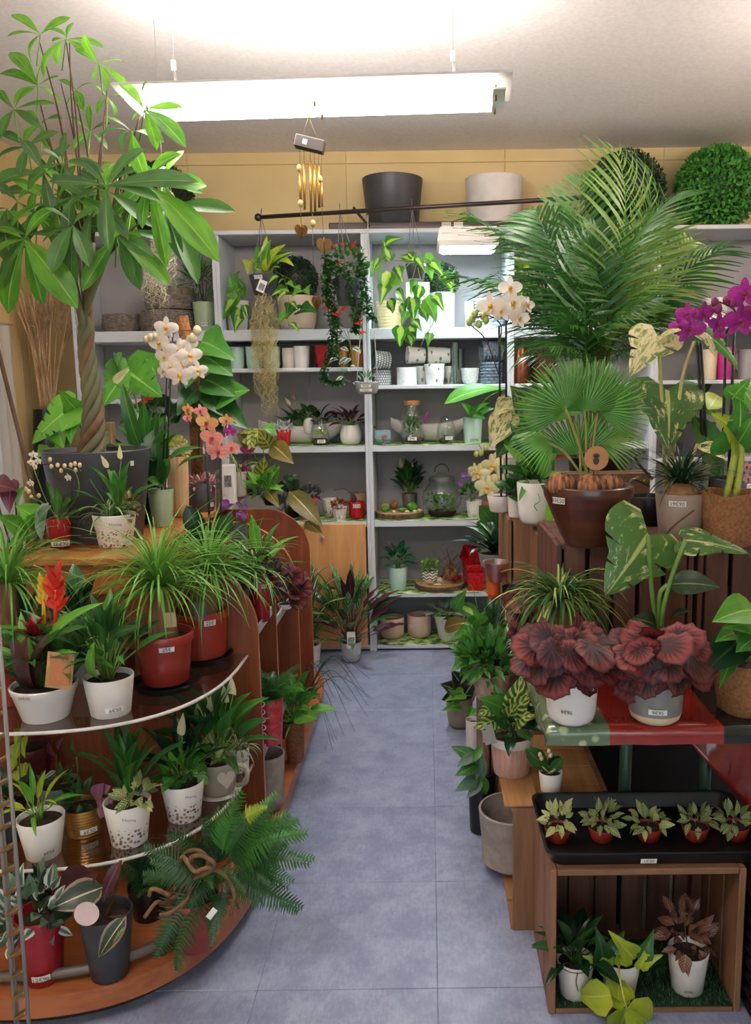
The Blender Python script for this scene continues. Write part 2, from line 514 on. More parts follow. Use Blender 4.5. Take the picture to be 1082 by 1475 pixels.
# ---------------------------------------------------------------- the room
Z_CEIL, Y_BACK, X_L, X_R = 2.86, 5.08, -2.30, 2.30
Y_SHELF = 4.65
Z_TOP, Z1, Z2, Z3, Z4, Z5, Z6, ZB = 2.355, 1.831, 1.623, 1.523, 1.191, 0.765, 0.339, 0.035
m_wall = pmat('yellow wall paint', '#dfc794', '#d8be88', rough=.7, scale=3)
m_panel = pmat('pale yellow panelling', '#e8cf98', '#e0c48a', rough=.6, scale=4)
m_ceil = pmat('white ceiling', '#efe9e8', '#e6dfde', rough=.9, scale=60, bump=.25)
m_shelf = pmat('light grey laminate', '#cdd0d6', '#c4c8cf', rough=.45, scale=5)
m_back = pmat('grey back board', '#a8a2a2', '#9e9a9b', rough=.65, scale=3)
m_white = pmat('white satin', '#eeeae6', '#e6e2de', rough=.4)
m_tile = NT('blue grey vinyl')
def _tile():
    N = m_tile; co = N.n('ShaderNodeTexCoord').outputs['Object']
    g = N.n('ShaderNodeNewGeometry').outputs['Position']
    a = N.noise(N.scaled(g, (1, 1, 1)), 9, 6, .7); b = N.noise(N.scaled(g, (3, 1, 1)), 38, 4, .7)
    h = N.math('ADD', N.math('MULTIPLY', a, .65), N.math('MULTIPLY', b, .35))
    r = N.n('ShaderNodeObjectInfo').outputs['Random']
    h2 = N.math('ADD', h, N.math('MULTIPLY', N.math('SUBTRACT', r, .5), .05))
    N.l(N.mix(N.step(h2, .35, .68), lin('#828aa8'), lin('#a6aec6')), N.b.inputs['Base Color'])
    N.l(N.math('ADD', N.math('MULTIPLY', b, .25), .25), N.b.inputs['Roughness'])
    N.bump(b, .06, .002)
_tile(); m_tile = m_tile.m
m_grout = pmat('dark tile joint', '#5b6076', rough=.8)

def struct(name, parts):
    """setting piece: first box is the piece itself"""
    V = []; Fc = []; b = 0
    for lo, hi in parts:
        c = Vector([(p + q) / 2 for p, q in zip(lo, hi)]); h = Vector([(q - p) / 2 for p, q in zip(lo, hi)])
        v, f = bevel_box(h, .001); V += [c + Vector(x) for x in v]; Fc += [tuple(i + b for i in q) for q in f]; b += len(v)
    return V, Fc
def sobj(name, parts, mat, parent=None):
    V, Fc = struct(name, parts)
    o = bpy.data.objects.new(name, build_mesh(name, V, Fc, mat, None, False)); COL.objects.link(o)
    if parent: o.parent = parent
    else: o['kind'] = 'structure'
    return o
Y0 = -1.6
floor = sobj('floor', [((X_L - .1, Y0, -.12), (X_R + .1, Y_BACK + .1, -.0035))], m_grout)
V, Fc = bevel_box(Vector((.2307, .2307, .003)), .0015)
tile_me = build_mesh('floor_tile', V, Fc, m_tile, None, False)
rows = [1.918 + .463 * k for k in range(-7, 8)]
for j, y in enumerate(rows):
    for i in range(-5, 5):
        hgt = .463
        y1 = min(y + .463, Y_BACK)
        if y1 - y < .02: continue
        o = bpy.data.objects.new('floor_tile', tile_me); COL.objects.link(o); o.parent = floor
        o.location = (.006 + .46 * i + .23, (y + y1) / 2, -.003); o.scale = (.9963, (y1 - y) / .463 * .9985, 1)
ceiling = sobj('ceiling', [((X_L - .1, Y0, Z_CEIL), (X_R + .1, Y_BACK + .1, Z_CEIL + .1))], m_ceil)
wb = sobj('wall_back', [((X_L, Y_BACK, 0), (X_R, Y_BACK + .1, Z_CEIL))], m_wall)
for i in range(5):
    x0 = X_L + .92 * i
    sobj('wall_panel', [((x0 + .001, Y_BACK - .008, 2.30), (x0 + .919, Y_BACK, 2.788))], m_wall, wb)
    sobj('wall_panel', [((x0 + .001, Y_BACK - .012, 2.794), (x0 + .919, Y_BACK, Z_CEIL))], m_wall, wb)
WY0, WY1, WZ0, WZ1 = 2.9, 4.42, .75, 2.25      # window in the left wall
wl = sobj('wall_left', [((X_L - .1, Y0, 0), (X_L, WY0, Z_CEIL)), ((X_L - .1, WY1, 0), (X_L, Y_BACK, Z_CEIL)),
                        ((X_L - .1, WY0, 0), (X_L, WY1, WZ0)), ((X_L - .1, WY0, WZ1), (X_L, WY1, Z_CEIL))], m_panel)
for i in range(6):
    y = WY1 + .05 + i * .1
    sobj('wall_board', [((X_L, y + .0015, .1), (X_L + .012, y + .0985, Z_CEIL - .05))], m_panel, wl)
wr = sobj('wall_right', [((X_R, Y0, 0), (X_R + .1, Y_BACK, Z_CEIL))], m_wall)
win = sobj('window_1', [((X_L - .08, WY0, WZ0), (X_L - .03, WY0 + .06, WZ1)), ((X_L - .08, WY1 - .06, WZ0), (X_L - .03, WY1, WZ1)),
                        ((X_L - .08, WY0, WZ0), (X_L - .03, WY1, WZ0 + .06)), ((X_L - .08, WY0, WZ1 - .06), (X_L - .03, WY1, WZ1)),
                        ((X_L - .08, 3.63, WZ0), (X_L - .03, 3.69, WZ1))], m_white)
sobj('pane', [((X_L - .058, WY0 + .06, WZ0 + .06), (X_L - .052, 3.63, WZ1 - .06))], glass('window glass'), win)
T = Thing('curtain', 'white curtain hanging at the left wall window', 'curtain', (X_L + .06, 4.2, .30))
V = [Vector((X_L + .05 + .018 * math.sin(k * .9), 3.75 + .83 * k / 60, z)) for k in range(61) for z in (.30, 1.15, 1.86)]
T.mesh('curtain', V, [(k * 3 + j, k * 3 + j + 1, k * 3 + j + 4, k * 3 + j + 3) for k in range(60) for j in (0, 1)], leafmat('white curtain cloth', '#f4f1ee', '#ebe7e4', trans=.5, rough=.9))
T.tubes('curtain_rod', [[(X_L + .05, 3.7, 1.87), (X_L + .05, 4.62, 1.87)]], .006, m_white)
sobj('pane', [((X_L - .058, 3.69, WZ0 + .06), (X_L - .052, WY1 - .06, WZ1 - .06))], glass('window glass'), win)
sobj('wall_front', [((X_L, Y0 - .1, 0), (-1.7, Y0, Z_CEIL)), ((1.9, Y0 - .1, 0), (X_R, Y0, Z_CEIL)), ((-1.7, Y0 - .1, 0), (1.9, Y0, .35)), ((-1.7, Y0 - .1, 2.5), (1.9, Y0, Z_CEIL))], m_wall)
sw = sobj('window_2', [((-1.7, Y0 - .08, .35), (-1.64, Y0 - .03, 2.5)), ((1.84, Y0 - .08, .35), (1.9, Y0 - .03, 2.5)), ((.07, Y0 - .08, .35), (.13, Y0 - .03, 2.5)), ((-1.7, Y0 - .08, .35), (1.9, Y0 - .03, .41)), ((-1.7, Y0 - .08, 2.44), (1.9, Y0 - .03, 2.5))], m_white)
for x0, x1 in ((-1.64, .07), (.13, 1.84)): sobj('pane', [((x0, Y0 - .058, .41), (x1, Y0 - .052, 2.44))], glass('window glass'), sw)
sobj('baseboard_back', [((X_L, Y_BACK - .015, 0), (X_R, Y_BACK, .08))], m_white)

# ---------------------------------------------------------------- hanging fluorescent lamps
m_lampgrey = pmat('pale grey lamp metal', '#c9c5c3', rough=.4)
m_diff = emit('lit lamp diffuser', '#fff4ec', 14.0)
m_tube = emit('lit fluorescent tube', '#fff4ec', 62.0)
m_wire = pmat('thin steel wire', '#b9b4ae', rough=.35, metal=.8)
m_brass = pmat('brass fitting', '#8f7350', rough=.35, metal=.9)
def lamp(label, x0, y0, z, L, yaw):
    c, s = math.cos(yaw), math.sin(yaw)
    def p(a, b, d): return Vector((x0 + a * c - b * s, y0 + a * s + b * c, z + d))
    T = Thing('ceiling_lamp', label, 'lamp', (x0, y0, z))
    def slab(name, a0, a1, b0, b1, d0, d1, mat, n=10, sag=0):
        V = []; Fc = []
        for i in range(n + 1):
            b = b0 + (b1 - b0) * i / n; q = -sag * (1 - (2 * i / n - 1) ** 2)
            for a in (a0, a1):
                V.append(p(a, b, d0 + q)); V.append(p(a, b, d1 + q))
        for i in range(n):
            k = i * 4
            Fc += [(k, k + 4, k + 6, k + 2), (k + 1, k + 3, k + 7, k + 5), (k, k + 1, k + 5, k + 4), (k + 2, k + 6, k + 7, k + 3)]
        Fc += [(0, 2, 3, 1), (n * 4, n * 4 + 1, n * 4 + 3, n * 4 + 2)]
        return T.mesh(name, V, Fc, mat, None, False)
    slab('reflector', -L / 2, L / 2, -.13, .13, 0, .008, m_lampgrey, sag=.01)
    d = slab('diffuser', -L / 2 + .03, L / 2 - .06, -.10, .12, -.035, -.03, m_diff, sag=.006)
    slab('diffuser_end', L / 2 - .06, L / 2 - .02, -.095, .115, -.035, -.03, pmat('frosted acrylic', '#efe8e2', rough=.3), sag=.006)
    for a in (-L / 2 + .08, 0, L / 2 - .05):
        for b in (-.05, .08):
            T.tubes('bolt', [[p(a, b, -.055), p(a, b, 0)]], .004, m_brass)
    for b in (.02, .09):
        T.tubes('tube', [[p(-L / 2 + .08, b, .024), p(L / 2 - .08, b, .024)]], .013, m_tube, seg=10)
    for a in (-L / 2 + .16, L / 2 - .18):
        T.tubes('wire', [[p(a, 0, .01), p(a - .005, .0, .10), p(a, .01, Z_CEIL - z)], [p(a + .012, 0, .01), p(a - .005, 0, .10)]], .0016, m_wire, seg=4)
        T.box('wire_grip', p(a - .011, -.006, .085), p(a + .003, .006, .115), m_white, bev=.002)
    return T
lamp('long white fluorescent lamp hung on wires above the aisle', -.345, 2.845, 2.45, 1.24, -.055)
lamp('second fluorescent lamp of the row, right of the first', 1.95, 2.75, 2.45, 1.22, -.045)
lamp('unseen rear fluorescent lamp added near the shop front', -.9, .55, 2.45, 1.22, -.045)  # added out of view as an assumed source of the room light

# ---------------------------------------------------------------- back shelving
def unit(label, x0, x1, shelves, doors=None, thick=(Z1,)):
    T = Thing('shelf_unit', label, 'shelf', (x0, Y_SHELF, 0), 'shelving along the back wall')
    T.box('side', (x0, Y_SHELF, 0), (x0 + .02, 5.05, Z_TOP - .024), m_shelf)
    T.box('side', (x1 - .02, Y_SHELF, 0), (x1, 5.05, Z_TOP - .024), m_shelf)
    T.box('back_panel', (x0 + .02, 5.03, .03), (x1 - .02, 5.045, Z_TOP - .024), m_back)
    T.box('top', (x0, Y_SHELF, Z_TOP - .023), (x1, 5.05, Z_TOP), m_shelf)
    for z in shelves:
        t = .058 if z in thick else (.036 if z in (Z4, Z5) else .022)
        T.box('shelf', (x0 + .0205, Y_SHELF + .004, z - t), (x1 - .0205, 5.029, z), m_shelf)
    if doors:
        mb = wood('beech veneer', '#d69f68', '#c48a55', 'z', .45, 5)
        for z0, z1 in doors:
            d = T.box('door', (x0 + .004, Y_SHELF - .022, z0), (x1 - .028, Y_SHELF - .003, z1), mb)
            T.lathe('knob', (x1 - .27, Y_SHELF - .022, z1 - .075 if z1 > .5 else z1 - .05), [(.0, 0), (.011, .002), (.012, .008), (.006, .012), (.006, .024)][::1], m_wire, 12, d, axis=(0, 1, 0)).location.y -= .018
    return T
XS = [-1.94, -1.14, -.335, .455, 1.25, 2.06]
unit('grey shelf unit by the left wall holding wicker baskets', XS[0], XS[1], [Z1, 1.46, Z4, Z5, Z6, ZB])
unit('grey shelf unit with two wooden cupboard doors below', XS[1], XS[2], [Z1, Z2, Z4, Z5, ZB], doors=[(.03, .378), (.388, .752)])
unit('grey shelf unit lit by the white grow light', XS[2], XS[3], [Z1, Z3, Z4, Z5, Z6, ZB])
unit('grey shelf unit behind the tall areca palm', XS[3], XS[4], [Z1, Z3, Z4, Z5, Z6, ZB])
unit('grey shelf unit at the right behind the magenta orchids', XS[4], XS[5], [1.531, 1.10, .7, .3, ZB], thick=())

def runner_mat():
    N = NT('leaf print paper'); co = N.n('ShaderNodeTexCoord').outputs['Object']
    f = N.noise(N.scaled(co, (1, 1.6, 1)), 14, 3, .6); g = N.noise(co, 40, 2)
    c = N.mix(N.step(f, .42, .5), lin('#2f5a28'), lin('#9fc56a')); c = N.mix(N.step(f, .55, .6), c, lin('#e6efd8'))
    N.l(c, N.b.inputs['Base Color']); N.b.inputs['Roughness'].default_value = .5; return N.m
m_run = runner_mat()
for nm, bay, z in (('shelf above the cupboard doors', 1, Z4), ('cupboard top', 1, Z5), ('shelf under the glass jar', 2, Z4),
                   ('shelf under the round glass bowl', 2, Z5), ('shelf under the red pots', 2, Z6), ('bottom shelf under the pink pots', 2, ZB)):
    T = Thing('shelf_runner', 'green leaf-print paper runner on the ' + nm, 'runner', (XS[bay] + .4, 4.8, z), 'leaf-print runners')
    T.box('runner', (XS[bay] + .03, Y_SHELF + .003, z), (XS[bay + 1] - .03, 4.99, z + .0015), m_run, bev=.0004)

T = Thing('ceiling_rail', 'dark steel rail with ball end running above the shelves', 'rail', atz(368, 313, 2.40))
m_rail = pmat('dark steel rail', '#4a3f3c', rough=.35, metal=.7)
ra, rb_ = atz(372, 313, 2.40), atz(800, 287, 2.40); rb_ = ra + (rb_ - ra) * 1.12
T.tubes('bar', [[ra, rb_]], .011, m_rail, 10); T.ball('ball_end', ra, .02, m_rail)
for q in (.31, .98):
    c = ra + (rb_ - ra) * q
    T.tubes('bracket', [[c + Vector((-.012, 0, .02)), c + Vector((.012, 0, -.012)), c + Vector((.05, Y_SHELF + .02 - c.y, -.03)), c + Vector((.055, Y_SHELF + .05 - c.y, -.03))]], .007, m_rail)
RAIL = (ra, rb_)
def rail_at(px):
    """point of the rail seen at this image column"""
    best = min((abs(proj(ra + (rb_ - ra) * k / 400)[0] - px), k) for k in range(401))[1]
    return ra + (rb_ - ra) * best / 400
def proj(p):
    d = Vector(p) - Vector((0, 0, EYE)); f = d.dot(fwd)
    return CX + F * d.dot(right) / f, CY + F * d.dot(dn) / f
T = Thing('support_beam', 'dark brown wooden beam laid along the shelf tops', 'beam', (-.1, 4.85, Z_TOP))
T.box('beam', (at(474, 326, 4.68).x, 4.665, Z_TOP), (1.24, 4.80, Z_TOP + .036), wood('dark stained beam', '#5d4d48', '#463a37', 'x'))


# ---------------------------------------------------------------- rounded wooden display on the left
m_cherry = wood('cherry veneer', '#95502f', '#783a22', 'z', .4, 6)
m_cherry_e = wood('cherry edge band', '#c27e4d', '#ad6a3c', 'y', .4, 6)
m_top = wood('honey wood top', '#b8743f', '#a3602f', 'y', .35, 6)
m_acr = glass('clear acrylic', '#eef0ee', .05, .16)
m_acre = pmat('frosted acrylic edge', '#d9d2ce', rough=.35)
GX, GR, GY0, GY1 = -1.10, .60, 2.50, 3.72
T = Thing('plant_display', 'rounded cherry wood plant display with glass shelves on the left', 'display stand', (GX, 3.0, 0))
def endcap(rx, ry=.58, y=GY0, n=44, p=2.9):
    f = lambda v: math.copysign(abs(v) ** (2 / p), v)
    return [(GX + rx * f(math.cos(a)), y - ry * abs(math.sin(a)) ** (2 / p)) for a in [math.pi * i / n for i in range(n + 1)]]
def prism(T, name, outline, z0, z1, mat, **kw):
    n = len(outline); V = [(x, y, z0) for x, y in outline] + [(x, y, z1) for x, y in outline]
    Fc = [tuple(reversed(range(n))), tuple(range(n, 2 * n))] + [(i, (i + 1) % n, n + (i + 1) % n, n + i) for i in range(n)]
    V = [Vector(v) for v in V]
    return T.mesh(name, V, [tuple(reversed(f)) for f in Fc], mat, None, False, **kw)
stad = endcap(GR - .015, .73) + [(x, 2 * 3.11 - y) for x, y in reversed(endcap(GR - .015, .5))]
stad2 = [(GX + (x - GX) * .93, 3.11 + (y - 3.11) * .965) for x, y in stad]
prism(T, 'plinth', stad2, 0, .045, pmat('dark plinth', '#3a2a24'))
prism(T, 'base', stad, .045, .10, wood('cherry base', '#b06a40', '#985430', 'x', .35, 5))
rail = endcap(GR - .055, .685)
T.tubes('rim_rail', [[(x, y, .125) for x, y in rail]], .013, pmat('grey rubber rail', '#6d6058', rough=.35), 8)
def fin(y, top, x0, x1, rad=.2):
    pts = [(x0, .10), (x1, .10)] + [(x1 - rad + rad * math.cos(a), top - rad + rad * math.sin(a)) for a in [math.pi / 2 * i / 10 for i in range(11)]] + \
          [(x0 + rad - rad * math.sin(a), top - rad + rad * math.cos(a)) for a in [math.pi / 2 * i / 10 for i in range(11)]]
    n = len(pts); V = [Vector((x, y, z)) for x, z in pts] + [Vector((x, y + .018, z)) for x, z in pts]
    Fc = [tuple(range(n)), tuple(reversed(range(n, 2 * n)))] + [((i + 1) % n, i, n + i, n + (i + 1) % n) for i in range(n)]
    o = T.mesh('fin', V, Fc, [m_cherry, m_cherry_e], None, False)
    for p in list(o.data.polygons)[2:]: p.material_index = 1
fin(GY0, .975, GX - .56, GX + .562); fin(2.80, .985, GX - .56, GX + .562); fin(3.22, 1.0, GX - .56, GX + .572, .26); fin(3.66, .985, GX - .56, GX + .562)
for a, b in ((GY0 + .018, 2.80), (2.818, 3.22), (3.238, 3.66)):
    T.box('spine', (GX - .10, a, .10), (GX - .08, b, .99), m_cherry); T.box('spine', (GX + .10, a, .10), (GX + .12, b, .99), m_cherry)
TBx0, TBx1 = -1.24, -.885
T.box('top_board', (TBx0, 2.45, .995), (TBx1, 4.15, 1.02), m_top, bev=.004)
T.box('top_apron', (TBx0 + .03, 2.475, .90), (TBx1 - .03, 2.495, .995), m_top)
for zz, rr in ((.70, .525), (.34, .525)):
    prism(T, 'glass_shelf', endcap(rr, .575, GY0 - .004), zz - .010, zz, m_acr)
    T.tubes('shelf_edge', [[(x, y, zz - .005) for x, y in endcap(rr + .002, .577, GY0 - .004)]], .005, m_acre, 6)
for a, b, z in ((GY0 + .02, 2.798, .76), (2.82, 3.218, .70), (GY0 + .02, 2.798, .345), (2.82, 3.218, .345)):
    o = T.box('glass_shelf', (GX + .13, a, z - .008), (GX + .545, b, z), m_acr, bev=.001)
    T.box('shelf_edge', (GX + .545, a, z - .02), (GX + .551, b, z + .012), pmat('clear price rail', '#d5dbe2', rough=.2))
m_table_leg = pmat('green painted steel', '#1f4a3c', rough=.4)

# ---------------------------------------------------------------- folding table with a wax cloth on the right
TX0, TX1, TY0, TY1, ZT = .262, .90, 1.765, 3.93, .76
T = Thing('folding_table', 'long folding table with green steel legs on the right', 'table', (.55, 2.8, 0))
T.box('table_top', (TX0 + .012, TY0 + .012, ZT - .035), (TX1 + .28, TY1, ZT - .006), wood('table board', '#8a6a48', '#755637', 'y'))
for y in (2.15, 3.6):
    for x in (.53, .75, TX1 + .15):
        T.tubes('leg', [[(x, y, ZT - .035), (x, y + .03, 0)]], .017, m_table_leg, 8)
    T.tubes('brace', [[(.53, y + .018, .30), (TX1 + .15, y + .018, .30)]], .009, m_table_leg, 6)

def cloth_mat():
    N = NT('printed wax cloth'); g = N.n('ShaderNodeTexCoord').outputs['Object']
    sp = N.n('ShaderNodeSeparateXYZ'); N.l(g, sp.inputs[0]); x = sp.outputs[0]
    vo = N.n('ShaderNodeTexVoronoi'); vo.inputs['Scale'].default_value = 26; N.l(g, vo.inputs['Vector'])
    f = N.noise(g, 18, 3)
    green = N.mix(N.step(N.math('ADD', vo.outputs['Distance'], N.math('MULTIPLY', f, .4)), .35, .55), lin('#a3b08c'), lin('#5d6f50'))
    dark = N.mix(N.step(f, .4, .6), lin('#1a1f1c'), lin('#101412'))
    wob = N.math('ADD', x, N.math('MULTIPLY', N.math('SUBTRACT', N.noise(g, 5, 2), .5), .02))
    c = N.mix(N.step(wob, .395, .398), green, lin('#8a231c')); c = N.mix(N.step(wob, .648, .652), c, dark)
    N.l(c, N.b.inputs['Base Color']); N.b.inputs['Roughness'].default_value = .22; N.b.inputs['Coat Weight'].default_value = .6
    N.bump(N.noise(N.scaled(g, (1, .4, 1)), 30, 3), .25, .004); return N.m
m_cloth = cloth_mat()
T = Thing('tablecloth', 'glossy wax cloth in green, red and black on the folding table', 'tablecloth', (0, 0, 0))
V = []; Fc = []; rn = random.Random(5); NX, NY = 16, 60
xs = [TX0 - .006] * 3 + [TX0 + (TX1 + .3 - TX0) * i / NX for i in range(NX + 1)]
for j in range(NY + 3):
    y = TY0 - .006 if j < 3 else TY0 + (TY1 - TY0) * (j - 3) / (NY - 1)
    for i, x in enumerate(xs):
        dz = 0
        if i < 3: dz = max(dz, (3 - i) * .014); x = TX0 - .008 - .004 * math.sin(y * 37 + i) * (3 - i) / 3
        if j < 3: dz = max(dz, (3 - j) * .013); y_ = y - .003 * math.sin(x * 40 + j)
        else: y_ = y
        V.append(Vector((x, y_, ZT - dz + (rn.uniform(-.0004, 0) if dz == 0 else 0))))
nx = len(xs)
for j in range(NY + 2):
    for i in range(nx - 1): Fc.append((j * nx + i, j * nx + i + 1, (j + 1) * nx + i + 1, (j + 1) * nx + i))
T.mesh('tablecloth', V, Fc, m_cloth, None, True);

# ---------------------------------------------------------------- pots
m_soil = pmat('potting soil', '#3a261c', '#20150f', rough=.95, scale=90, bump=.6)
m_ink = pmat('black ink', '#1c1a1a', rough=.7)
m_label = pmat('white price sticker', '#efece6', rough=.5)
m_stem = pmat('green stem', '#6f9440', '#5b7f34', rough=.5)
m_stem_d = pmat('dark green stem', '#3f5a2a', '#31481f', rough=.5)
m_twig = pmat('brown stem', '#5a4029', '#45301e', rough=.7)
def profile(style, rb, rt, h, t):
    if style == 'taper': out = [(rb - .003, 0), (rb, .003), (rt, h - .003), (rt - t * .4, h)]
    elif style == 'rim': out = [(rb - .003, 0), (rb, .003), (rb + (rt * .94 - rb) * .8, h * .82), (rt * .985, h * .825), (rt, h * .84), (rt, h - .003), (rt - t * .4, h)]
    elif style == 'band': out = [(rb - .003, 0), (rb, .003), (rb + (rt - rb) * .78, h * .78), (rb + (rt - rb) * .78 + .002, h * .80), (rt, h - .003), (rt - t * .4, h)]
    elif style == 'round': out = [(rb * .55, 0), (rb * .75, h * .02), (rb * .92, h * .10), (rb, h * .24), (rt, h - .003), (rt - t * .4, h)]
    elif style == 'belly':
        m = max(rb, rt) * 1.0
        out = [(rb * .62, 0), (rb * .8, h * .04), (m * .95, h * .18), (m * 1.03, h * .38), (m, h * .62), (rt * .9, h * .86), (rt * .82, h * .97), (rt * .8, h)]
    elif style == 'bowl':
        out = [(rb, 0), (rb * 1.05, h * .03)] + [(rb + (rt * .98 - rb) * (u ** .85), h * .80 * u) for u in (.15, .3, .45, .6, .75, .9)] + [(rt, h * .82), (rt * 1.02, h * .9), (rt, h * .98), (rt - t * .5, h)]
    elif style == 'bag':
        out = [(rb * .86, 0), (rb * .98, h * .06), (rb * 1.04, h * .3), (rt * .99, h * .62), (rt * 1.0, h * .9), (rt * 1.01, h)]
    elif style == 'ribbed':
        out = [(rb - .003, 0), (rb, .003)]
        for i in range(9):
            u = (i + .5) / 9; r = rb + (rt - rb) * u; out += [(r * 1.01, h * (u - .035)), (r * .985, h * (u + .045))]
        out += [(rt, h)]
    return out
def pot(T, c, rb, rt, h, mat, style='taper', seg=32, soil=m_soil, rot=0, fill=.88, label=None, sx=1.0, flute=0):
    t = min(.008, rt * .07); out = profile(style, rb, rt, h, t)
    ri = out[-1][0] - t * .6
    prof = out + [(ri, h - .001), (ri - (rt - rb) * .12 - .001, h * fill - .004), (0.0, h * fill - .006)]
    k = 1.4142 if seg == 4 else 1
    o = T.lathe('pot', c, [(r * k, z) for r, z in prof], mat, seg, rot=rot, label=label, sx=sx)
    if flute:
        for v in o.data.vertices:
            q = v.co - (Vector(c) - T.o); a = math.atan2(q.y, q.x); f = 1 + .022 * math.cos(a * flute)
            v.co.x += q.x * (f - 1); v.co.y += q.y * (f - 1)
    if style == 'bag':
        R = random.Random(int(rt * 1e5))
        for v in o.data.vertices:
            a = math.atan2(v.co.y, v.co.x); f = 1 + .03 * math.sin(a * 5 + v.co.z * 40) + .02 * math.sin(a * 9 - v.co.z * 70)
            v.co.x *= f; v.co.y *= f; v.co.z += .004 * math.sin(a * 4) * (v.co.z > h * .5)
    if soil:
        rs = (ri - (rt - rb) * .10) * k * .985
        T.lathe('soil', Vector(c) + Vector((0, 0, h * fill - .002)), [(rs, -.003), (rs, 0), (rs * .5, .004), (0.0, .005)], soil, seg if seg == 4 else 20, rot=rot, sx=sx)
    T.c = Vector(c) + Vector((0, 0, h * fill)); T.b = Vector(c); T.rt, T.rb, T.h, T.rs, T.style = rt, rb, h, ri, style
    return o
def place(px, ty, wt, wb, z, by=None, Y=None):
    """pot seen with its rim front at image row ty: centre, radii and height in metres"""
    if by is not None:
        p = atz(px, by, z); s = (p - Vector((0, 0, EYE))).dot(fwd) / F; rb = wb * s / 2; y = p.y + rb * .9
    else:
        y = Y; s = mpp(Y, z); rb = wb * s / 2
    s = mpp(y, z); rt = wt * s / 2; rb = wb * s / 2
    q = at(px, ty, y - rt)
    x = at(px, (ty + (by or ty)) / 2, y).x
    return Vector((x, y, z)), rb, rt, max(.02, q.z - z), s
def P(name, label, px, ty, wt, wb, z, mat, by=None, Y=None, cat='plant', style='taper', group=None, **kw):
    c, rb, rt, h, s = place(px, ty, wt, wb, z, by, Y)
    T = Thing(name, label, cat, c, group)
    pot(T, c, rb, rt, h, mat, style, **kw); T.s = s
    return T
def price(T, px, py, txt, wpx=30, hpx=12, bare=False):
    """sticker that follows the pot's curve"""
    y = T.b.y - (T.rb + T.rt) / 2; p = at(px, py, y)
    u = min(1, max(0, (p.z - T.b.z) / T.h)); r = T.rt * 1.01 if T.style == 'bowl' else T.rb + (T.rt - T.rb) * u
    dx = max(-.9 * r, min(.9 * r, p.x - T.b.x)); a0 = math.asin(dx / r); hw = wpx * T.s / 2; hh = hpx * T.s / 2
    tl = 0.05 if T.style == 'bowl' else (T.rt - T.rb) / T.h; V = []; Fc = []; R = r + .0022
    for i in range(7):
        a = a0 + (i / 3 - 1) * hw / R
        for b in (-1, 1):
            rr = R + tl * hh * b; V.append(Vector((T.b.x + rr * math.sin(a), T.b.y - rr * math.cos(a), p.z + hh * b)))
    for i in range(6): Fc.append((i * 2, i * 2 + 2, i * 2 + 3, i * 2 + 1))
    n = Vector((math.sin(a0), -math.cos(a0), -tl)).normalized()
    c = Vector((T.b.x + R * math.sin(a0), T.b.y - R * math.cos(a0), p.z))
    lab = None
    if not bare: lab = T.mesh('price_label', V, Fc, m_label, None, False, origin=c)
    text(T, lab, txt, hpx * T.s * .95, c + n * (.0012 + hw * hw / R * .10), n, m_ink)
# ---------------------------------------------------------------- foliage builders
def rnd_dir(R, az, el): return Vector((math.cos(az) * math.cos(el), math.sin(az) * math.cos(el), math.sin(el)))
def rosette(T, c, n, H, Rr, L, tms, mat, seed=0, el=(.2, 1.1), stem=m_stem, rs=.0016, hmin=.25, joined=None, wide=1, droop=.0, az0=0, arc=2 * math.pi):
    """leaves on stalks rising from the pot: stalk ends fill a dome of height H and radius Rr"""
    R = random.Random(seed); paths = []; c = Vector(c)
    for i in range(n):
        az = az0 + (i * 2.39996 + R.uniform(-.3, .3)) % arc; u = ((i + .5) / n)
        rad = Rr * math.sqrt(u) * R.uniform(.75, 1.1); h = H * (hmin + (1 - hmin) * (1 - u ** 1.6) * R.uniform(.8, 1.1))
        b = c + Vector((R.uniform(-1, 1) * .012, R.uniform(-1, 1) * .012, 0))
        e = c + Vector((rad * math.cos(az), rad * math.sin(az), h))
        paths.append([b, b.lerp(e, .5) + Vector((0, 0, h * .12)), e])
        ee = el[1] + (el[0] - el[1]) * u + R.uniform(-.2, .2); l = L * R.uniform(.75, 1.15)
        d = rnd_dir(R, az + R.uniform(-.35, .35), ee); nrm = Vector((-math.cos(az) * math.sin(ee), -math.sin(az) * math.sin(ee), math.cos(ee))) + Vector((R.uniform(-.3, .3), R.uniform(-.5, .1), .1))
        tm = R.choice(tms); mm = R.choice(mat) if isinstance(mat, list) else mat
        if joined: T.bleaf(joined, tm, e, e + d * l, nrm, None, wide)
        else: T.leaf(tm, mm, e, e + d * l, nrm, None, wide)
    if stem: T.tubes('stems', paths, rs, stem, 5, kind='stuff')
    if joined: T.flush(joined, mat, name='foliage')
